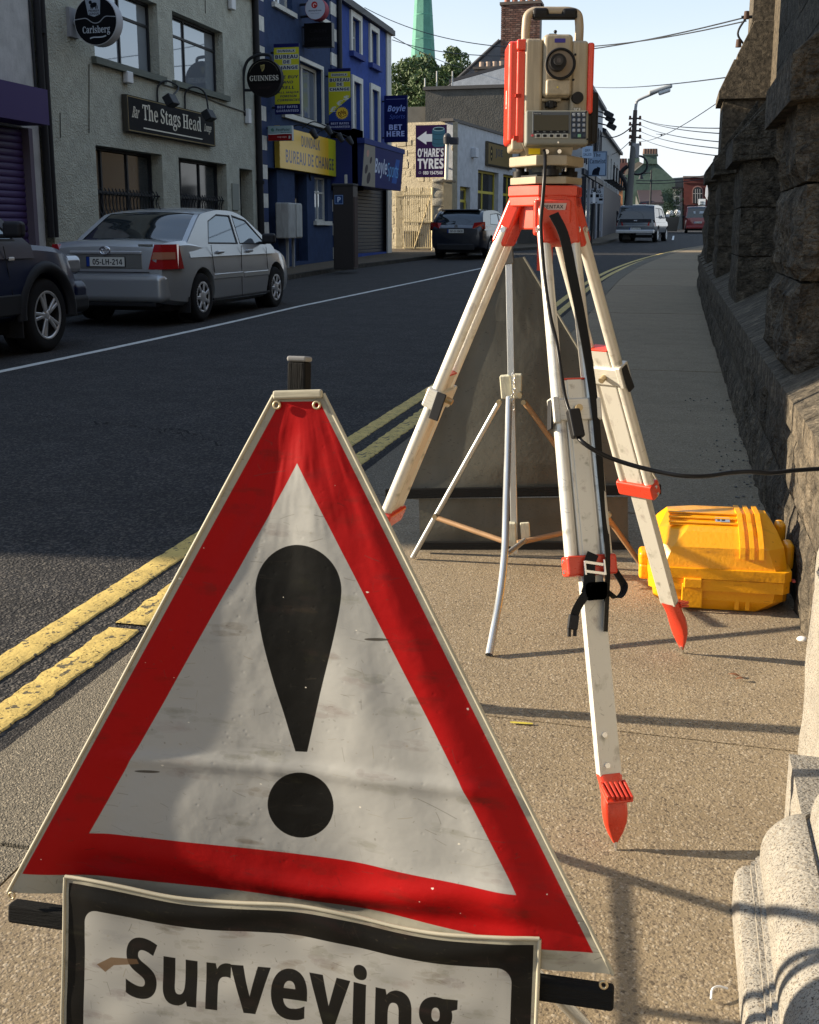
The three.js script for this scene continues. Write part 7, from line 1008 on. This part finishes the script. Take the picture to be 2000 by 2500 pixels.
  const sp = thing('sign_post', 'slim dark post with a narrow white plate on the far pavement', 'post'), bp = onG(1244, 517), z = bp.z; mk('pole', bar(bp, onZ(1254, 395, z), 0.05), matFrameDk, sp); mk('plate', span(onZ(1249, 405, z).add(V(0, 0, 0.06)), onZ(1254, 428, z).add(V(0, 0, 0.08))), SM([0.62, 0.66, 0.7]), sp); settle(sp);
}
// ---------- utility pole with lamp, wires ----------
const wire = (name, label, a, b, sag, r = 0.012, cat = 'wire', grp = 'overhead wires') => tag(mk(name, tube(zs(0, 1, 16).map(t => a.clone().lerp(b, t).add(V(0, -sag * 4 * t * (1 - t), 0))), r, 32, 5), matFrameDk, scene), label, cat, grp);
{
  const t = thing('utility_pole', 'tall tapering utility pole with street lamp arm and rows of insulators', 'utility pole'), z = -57, P = (x, y) => onZ(x, y, z), cm = SM([0.11, 0.105, 0.1], { map: plaster });
  mk('pole', [bar(onG(1319, 507), P(1334, 300), 0.2, 0.13, 14)], cm, t); mk('pole_top', bar(P(1334, 300), P(1338, 232), 0.13, 0.1, 12), SM([0.07, 0.055, 0.05]), t); mk('lamp_arm', tube([P(1338, 240), P(1339, 225), P(1342, 213), P(1352, 207), P(1366, 201), P(1384, 193)], 0.07, 40, 8), SM([0.3, 0.31, 0.32]), t);
  const lh = P(1391, 188); mk('lamp_head', rbox(1.15, 0.2, 0.4, 0.08, 0, 0, 0, 3).rotateZ(0.3).translate(lh.x, lh.y, lh.z), SM([0.35, 0.37, 0.38]), t); mk('lamp_bowl', rbox(0.6, 0.2, 0.32, 0.08, 0.15, -0.16, 0, 3).rotateZ(0.3).translate(lh.x, lh.y, lh.z), PM([0.5, 0.53, 0.55], { roughness: 0.2 }), t);
  for (const y of [250, 263, 276, 290, 305]) { mk('crossarm', bar(P(1326, y), P(1349, y - 1), 0.045, 0.045, 6), matFrameDk, t); mk('insulator', cyl(0.05, 0.07, 0.18, 8).translate(P(1327, y).x, P(1327, y).y + 0.05, z), SM([0.12, 0.06, 0.04]), t); mk('insulator', cyl(0.05, 0.07, 0.18, 8).translate(P(1348, y).x, P(1348, y).y + 0.05, z), SM([0.12, 0.06, 0.04]), t); }
  mk('cable', tube([P(1322, 350), P(1312, 358), P(1308, 368), P(1315, 380), P(1320, 400), P(1318, 430), P(1316, 470)], 0.1, 40, 8), matFrameDk, t); mk('cable_loop', new THREE.TorusGeometry(0.45, 0.05, 6, 20).translate(P(1344, 348).x, P(1344, 348).y, z), matFrameDk, t); mk('sign_box', rbox(0.35, 0.7, 0.2, 0.03, P(1339, 318).x, P(1339, 318).y, z + 0.15), SM([0.3, 0.3, 0.31]), t); settle(t);
  const e = (y) => onZ(1530, y, -22); [[250, 270], [250, 282], [263, 300], [276, 314], [290, 330]].forEach(([a, c], i) => wire('power_wire', ['highest', 'second highest', 'middle', 'second lowest', 'lowest'][i] + ' of five thin power wires between utility pole and church', P(1348, a), e(c), 0.12, 0.011));
  wire('power_wire', 'long wire slanting up from the utility pole to the sunlit buttress', P(1345, 298), onZ(1572, 172, -19.6), 0.25, 0.01); wire('power_wire', 'wire from the white bar across to the utility pole top', onX(1263, 285, CX), P(1332, 265), 0.3, 0.03); wire('power_wire', 'fine wire dropping from the dark shop eaves to the pole', onX(1290, 325, CX), P(1332, 292), 0.1, 0.02);
  const br = onZ(1572, 36, -19.5), A2 = onX(826, 84, FXX), bk = thing('wire_bracket', 'iron bracket with insulators where wires meet the sunlit buttress', 'bracket'); mk('bracket_arm', [bar(br.clone().add(V(0.4, 0, 0)), br.clone().add(V(-0.08, 0, 0)), 0.025), tube([br.clone().add(V(0, 0, 0)), br.clone().add(V(-0.12, -0.25, 0)), br.clone().add(V(0.02, -0.5, 0)), br.clone().add(V(-0.06, -0.75, 0)), br.clone().add(V(0.1, -0.9, 0))], 0.018, 30, 5)], matFrameDk, bk); mk('insulator', cyl(0.04, 0.05, 0.12, 10).translate(br.x, br.y + 0.03, br.z), SM([0.08, 0.05, 0.04]), bk); mk('insulator', cyl(0.04, 0.05, 0.12, 10).translate(br.x - 0.1, br.y - 0.4, br.z), SM([0.08, 0.05, 0.04]), bk); settle(bk);
  wire('power_wire', 'thick dark wire from the buttress bracket to the bright blue shop corner', br.clone(), A2, 0.55, 0.012); wire('power_wire', 'slack wire from the buttress bracket to the eaves of the bright blue shop', br.clone().add(V(0, -0.06, 0)), onX(768, 16, FXX), 0.75, 0.011); wire('power_wire', 'sagging service wire from the bright blue shop gutter toward the spire', onX(829, 78, FXX), atD(1010, 150, 57), 0.2, 0.014); wire('power_wire', 'fine wire from the buttress down toward the instrument side of the street', br.clone().add(V(0, -0.9, 0)), onX(1180, 165, -9), 0.4, 0.012);
  for (const [y0, y1, i] of [[372, 360, 'upper'], [378, 366, 'lower']]) wire('street_wire', 'dark cable across the far junction in front of the green gable, ' + i + ' one', atD(1340, y0 + 8, 80), atD(1525, y1, 80), 0.25, 0.03);
  const bd = thing('bird', 'small dark bird gliding above the street', 'bird'), bp = atD(1393, 284, 60), wg = (s) => hull([V(0, 0, -0.06), V(0, 0, 0.06), V(s * 0.3, 0.05, 0.02), V(s * 0.3, 0.05, -0.04)], [V(0, 0.03, -0.06), V(0, 0.03, 0.06), V(s * 0.3, 0.06, 0.02), V(s * 0.3, 0.06, -0.04)]); mk('body', new THREE.SphereGeometry(0.08, 10, 8).scale(0.7, 0.7, 1.8).translate(bp.x, bp.y, bp.z), matDark, bd); mk('wing', wg(1).translate(bp.x, bp.y, bp.z), matDark, bd); mk('wing', wg(-1).translate(bp.x, bp.y, bp.z), matDark, bd); settle(bd);
}
// ---------- far junction ----------
{
  const D = 95, p = (x, y, d = D) => atD(x, y, d), z0 = p(1380, 450).z, wallZ = (b, name, pts, mat, z = z0, th = 0.3, holes) => mk(name, uvm(ext(pts.map(q => { const v = onZ(q[0], q[1], z); return [v.x, v.y]; }), th, (holes || []).map(h => h.map(q => { const v = onZ(q[0], q[1], z); return [v.x, v.y]; }))).translate(0, 0, z - th), 2), mat, b);
  const arch = (x0, x1, y0, y1) => { const r = (x1 - x0) / 2, o = [[x0, y1], [x1, y1]]; for (let i = 0; i <= 10; i++) { const a = i / 10 * Math.PI; o.push([x0 + r + r * Math.cos(a), y0 + r - r * Math.sin(a)]); } return o; };
  const g = thing('gable_house', 'dull green rendered gable house with a broad chimney at the junction', 'house'), gm = stucco([0.1, 0.15, 0.125], 0.01);
  wallZ(g, 'gable_wall', [[1312, 500], [1312, 372], [1333, 361], [1354, 344], [1384, 344], [1422, 380], [1422, 500]], gm); wallZ(g, 'chimney', [[1355, 345], [1384, 345], [1383, 327], [1356, 327]], gm, z0 + 0.25, 1.4); wallZ(g, 'chimney_cap', [[1353.5, 327], [1385.5, 327], [1385.5, 324], [1353.5, 324]], SM([0.08, 0.1, 0.09]), z0 + 0.35, 1.5); for (let i = 0; i < 5; i++) { const q = onZ(1358 + i * 5.6, 322, z0 - 0.3); mk('chimney_pot', cyl(0.16, 0.2, 0.5, 10).translate(q.x, q.y + 0.1, q.z), SM([0.14, 0.09, 0.07]), g); }
  wallZ(g, 'rear_chimney', [[1322, 365], [1346, 345], [1346, 332], [1322, 334]], gm, z0 - 6, 1.2); wallZ(g, 'roof_edge', [[1331, 362], [1354, 343], [1354, 345.5], [1333, 363.5]], SM([0.3, 0.28, 0.24]), z0 + 0.1, 0.2); wallZ(g, 'roof_plane', [[1312, 372], [1333, 361], [1354, 344], [1346, 340], [1322, 352]], SM([0.2, 0.17, 0.14]), z0 - 2, 0.2);
  wallZ(g, 'lean_to_wall', [[1340, 490], [1340, 428], [1396, 428], [1396, 490]], SM([0.2, 0.23, 0.21]), z0 + 2.5, 2); mk('lean_to_roof', (() => { const a = onZ(1342, 404, z0 + 0.1), b = onZ(1392, 404, z0 + 0.1), c = onZ(1398, 429, z0 + 2.7), d = onZ(1348, 431, z0 + 2.7), up = V(0, 0.15, 0); return hull([d, c, b, a], [d, c, b, a].map(v => v.clone().add(up))); })(), SM([0.05, 0.04, 0.045]), g);
  for (const x of [1374, 1384]) wallZ(g, 'arched_window', arch(x - 4, x + 4, 426 + 3, 446), SM([0.5, 0.5, 0.47]), z0 + 2.56, 0.05), wallZ(g, 'window_pane', arch(x - 2.6, x + 2.6, 431.5, 444), matGlassDim, z0 + 2.6, 0.03); wallZ(g, 'painted_sun_strip', [[1337, 470], [1339, 412], [1346, 432], [1346, 470]], SM([0.5, 0.46, 0.36]), z0 + 2.8, 0.3); settle(g);  // pale strip at the wall end has sunlight put into its colour
  const n = thing('arched_window_house', 'narrow grey house with one tall arched window between gable and brick hall', 'house'); wallZ(n, 'front_wall', [[1417, 495], [1417, 396], [1437, 396], [1437, 495]], SM([0.2, 0.21, 0.2]), z0 + 1.2, 4); wallZ(n, 'back_storey', [[1415, 400], [1415, 375], [1441, 373], [1441, 490], [1437, 490], [1437, 400]], SM([0.15, 0.18, 0.165]), z0 - 0.4, 3); wallZ(n, 'cornice', [[1415, 396.5], [1438.5, 396.5], [1438.5, 393.5], [1415, 393.5]], matFrameDk, z0 + 1.4, 4); wallZ(n, 'window_frame', arch(1421, 1432, 399, 434), SM([0.5, 0.5, 0.47]), z0 + 1.26, 0.06); wallZ(n, 'window_pane', arch(1422.5, 1430.5, 401, 412), matGlassDim, z0 + 1.3, 0.03); wallZ(n, 'window_pane', [[1422.5, 431], [1422.5, 415], [1430.5, 415], [1430.5, 431]], matGlassDim, z0 + 1.3, 0.03); settle(n);
  const h = thing('brick_hall', 'dark red brick hall with a large round-arched window', 'building'), hm = SM([0.13, 0.04, 0.035], { map: plaster, roughness: 0.9 }); wallZ(h, 'front_wall', [[1440, 500], [1440, 373], [1510, 373], [1510, 500]], hm, z0 + 1.6, 8); wallZ(h, 'parapet', [[1438.5, 374], [1510, 374], [1510, 370.5], [1438.5, 370.5]], SM([0.17, 0.14, 0.13]), z0 + 1.8, 8); wallZ(h, 'band_course', [[1440, 386], [1510, 386], [1510, 384.5], [1440, 384.5]], SM([0.09, 0.035, 0.03]), z0 + 1.68, 0.1); wallZ(h, 'window_surround', arch(1457.5, 1481, 391, 428), SM([0.24, 0.13, 0.11]), z0 + 1.66, 0.06); wallZ(h, 'window_pane', arch(1459.5, 1479, 393.5, 428), matGlassDim, z0 + 1.7, 0.04); for (const x of [1464.5, 1469, 1474]) wallZ(h, 'glazing_bar', [[x - 0.5, 428], [x + 0.5, 428], [x + 0.5, 398], [x - 0.5, 398]], SM([0.4, 0.38, 0.36]), z0 + 1.74, 0.04); wallZ(h, 'glazing_bar', [[1459.5, 408], [1479, 408], [1479, 407], [1459.5, 407]], SM([0.4, 0.38, 0.36]), z0 + 1.74, 0.035); settle(h);
  const lt = thing('brick_house', 'orange brick town house catching full sun down the side street', 'house'), z1 = p(1300, 450, 112).z; wallZ(lt, 'side_wall', [[1278, 490], [1278, 376], [1311, 364], [1311, 490]], SM([0.5, 0.22, 0.1], { map: plaster }), z1, 6);
  const cr = V(0, 0, 0), q1 = onZ(1311, 430, z1); lt.children[0].geometry.translate(0, 0, 0); wallZ(lt, 'cornice', [[1277, 377], [1312, 365], [1312, 370], [1277, 383]], SM([0.7, 0.66, 0.48]), z1 + 0.2, 6.3); wallZ(lt, 'stone_base', [[1278, 490], [1278, 466], [1311, 460], [1311, 490]], SM([0.62, 0.6, 0.55]), z1 + 0.1, 6); for (const [x, y] of [[1297, 390], [1306, 388], [1296, 432], [1304, 428], [1286, 434]]) wallZ(lt, 'window', [[x - 2, y + 16], [x + 2, y + 16], [x + 2, y], [x - 2, y]], matGlassDim, z1 + 0.06, 0.1); wallZ(lt, 'roof', [[1270, 376], [1280, 346], [1322, 342], [1322, 362]], SM([0.1, 0.05, 0.045]), z1 - 4, 5); for (let i = 0; i < 6; i++) { const q = onZ(1284 + i * 6.5, 341, z1 - 5); mk('chimney_pot', cyl(0.18, 0.22, 0.7, 8).translate(q.x, q.y, q.z), SM([0.1, 0.06, 0.05]), lt); } lt.rotation.y = 0; settle(lt);
  // planter, globes, shop signs
  const pl = thing('planter_shrub', 'shaggy shrub in a ribbed square planter before the gable house', 'planter'), pb = onG(1412, 487), W = 1.1; mk('planter', hull([V(pb.x - 0.45, pb.y, pb.z + 0.45), V(pb.x + 0.45, pb.y, pb.z + 0.45), V(pb.x + 0.45, pb.y, pb.z - 0.45), V(pb.x - 0.45, pb.y, pb.z - 0.45)], [V(pb.x - 0.6, pb.y + 1.0, pb.z + 0.6), V(pb.x + 0.6, pb.y + 1.0, pb.z + 0.6), V(pb.x + 0.6, pb.y + 1.0, pb.z - 0.6), V(pb.x - 0.6, pb.y + 1.0, pb.z - 0.6)]), SM([0.18, 0.16, 0.13]), pl);
  seed = 88; const ps = []; for (let i = 0; i < 700; i++) { const o = V(pb.x + rr(-0.9, 0.9) * rr(0.3, 1), pb.y + 1 + rr(0, 2), pb.z + rr(-0.6, 0.6)), e = V(rr(-1, 1), rr(-0.3, 1), rr(-1, 1)).multiplyScalar(0.14), f = V(rr(-1, 1), rr(-1, 1), rr(-1, 1)).multiplyScalar(0.06); for (const v of [o.clone().add(e), o.clone().add(f), o.clone().sub(e)]) ps.push(v.x, v.y, v.z); } const pg = new THREE.BufferGeometry(); pg.setAttribute('position', new THREE.Float32BufferAttribute(ps, 3)); pg.computeVertexNormals(); mk('foliage', pg, SM([0.05, 0.075, 0.03], { side: THREE.DoubleSide }), pl); settle(pl);
  [[1411, 450], [1426, 449]].forEach(([x, y], i) => { const l = thing('globe_lamp', i ? 'white globe wall lamp under the tall arched window' : 'white globe wall lamp beside the lean-to', 'lamp', 'globe lamps'), q = onZ(x, y, z0 + 3.4); mk('globe', new THREE.SphereGeometry(0.3, 14, 10).translate(q.x, q.y, q.z), SM([0.8, 0.8, 0.78], { roughness: 0.3 }), l); mk('stem', bar(V(q.x, gy(q.z), q.z), q, 0.05), matFrameDk, l); settle(l); });
  const s1 = thing('shop_board', 'white rectangular shop board on the brick hall', 'sign'), a1 = onZ(1471, 419, z0 + 4), a2 = onZ(1485, 437, z0 + 4); mk('board', span(a1, a2.clone().add(V(0, 0, 0.15))), SM([0.75, 0.76, 0.76]), s1); mk('lettering', [span(V(a1.x + 0.15, a1.y - 0.2, a1.z + 0.16), V(a2.x - 0.15, a1.y - 0.32, a1.z + 0.17)), span(V(a1.x + 0.15, a2.y + 0.2, a1.z + 0.16), V(a2.x - 0.15, a2.y + 0.32, a1.z + 0.17))], SM([0.15, 0.18, 0.2]), s1); mk('post', bar(V(a2.x - 0.1, gy(a1.z), a1.z - 0.1), V(a2.x - 0.1, a1.y, a1.z - 0.1), 0.05), matFrameDk, s1); settle(s1);
  const s2 = thing('shop_board', 'white clipped-corner shop board beside the buttress on the brick hall', 'sign'), o8 = [[1489, 388], [1497, 386], [1497, 426], [1490, 422], [1485, 412], [1486, 398]]; wallZ(s2, 'board', o8, SM([0.72, 0.73, 0.74]), z0 + 4.2, 0.2); wallZ(s2, 'lettering', [[1491, 416], [1495, 418], [1495, 396], [1491, 398]], SM([0.1, 0.1, 0.11]), z0 + 4.25, 0.04); settle(s2);
  const s3 = thing('shop_board', 'white and orange shop board above the red van', 'sign'), b1 = onZ(1466, 440, z0 + 5), b2 = onZ(1500, 452, z0 + 5); mk('board', span(b1, b2.clone().add(V(0, 0, 0.2))), SM([0.75, 0.74, 0.7]), s3); const om = onZ(1473, 446, z0 + 5.3); mk('logo', rbox(0.7, 0.42, 0.05, 0.1, om.x, om.y, om.z), SM([0.7, 0.12, 0.03]), s3); settle(s3);
  const lm = thing('street_lantern', 'black swan-neck street lantern before the gable house', 'street lamp'), q = (x, y) => onZ(x, y, z0 + 6); mk('post', bar(q(1368, 480).setY(gy(z0 + 6)), q(1372, 358), 0.09, 0.06), matFrameDk, lm); mk('arm', bar(q(1371, 364), q(1350, 365), 0.05), matFrameDk, lm); mk('lantern', cyl(0.05, 0.22, 0.45, 10).translate(q(1350, 371).x, q(1350, 371).y, z0 + 6), matFrameDk, lm); settle(lm);
  // walking figure
  const per = thing('person', 'person in dark clothes walking down the far pavement', 'person'), fp = onG(1293, 489), f0 = fp.clone(); const bones = [[0, 1.0, 0, 0, 1.42, 0, 0.15, 0.17], [0, 1.42, 0, 0, 1.52, 0, 0.07, 0.06], [0, 1.62, 0.01, 0, 1.68, 0.01, 0.1, 0.095], [0.09, 0.95, 0, 0.1, 0.5, -0.14, 0.1, 0.07], [0.1, 0.5, -0.14, 0.1, 0.07, -0.1, 0.07, 0.045], [-0.09, 0.95, 0, -0.1, 0.5, 0.05, 0.1, 0.07], [-0.1, 0.5, 0.05, -0.1, 0.1, 0.28, 0.07, 0.045], [0.1, 0.05, -0.1, 0.1, 0.04, -0.26, 0.05, 0.035], [-0.1, 0.1, 0.28, -0.1, 0.05, 0.14, 0.05, 0.035], [0.2, 1.38, 0, 0.25, 1.1, 0.08, 0.06, 0.05], [0.25, 1.1, 0.08, 0.24, 0.85, 0.0, 0.05, 0.035], [-0.2, 1.38, 0, -0.25, 1.1, -0.05, 0.06, 0.05], [-0.25, 1.1, -0.05, -0.24, 0.88, -0.18, 0.05, 0.035]];
  const gs = bones.map(b2 => { const a = V(b2[0], b2[1], b2[2]), c = V(b2[3], b2[4], b2[5]); return [bar(a, c, b2[6], b2[7], 8), new THREE.SphereGeometry(b2[6], 8, 6).translate(a.x, a.y, a.z), new THREE.SphereGeometry(b2[7], 8, 6).translate(c.x, c.y, c.z)]; }).flat(); mk('body', merge(gs).translate(fp.x, fp.y, fp.z), SM([0.015, 0.016, 0.02]), per); settle(per);
}
renderer.render(scene, camera);
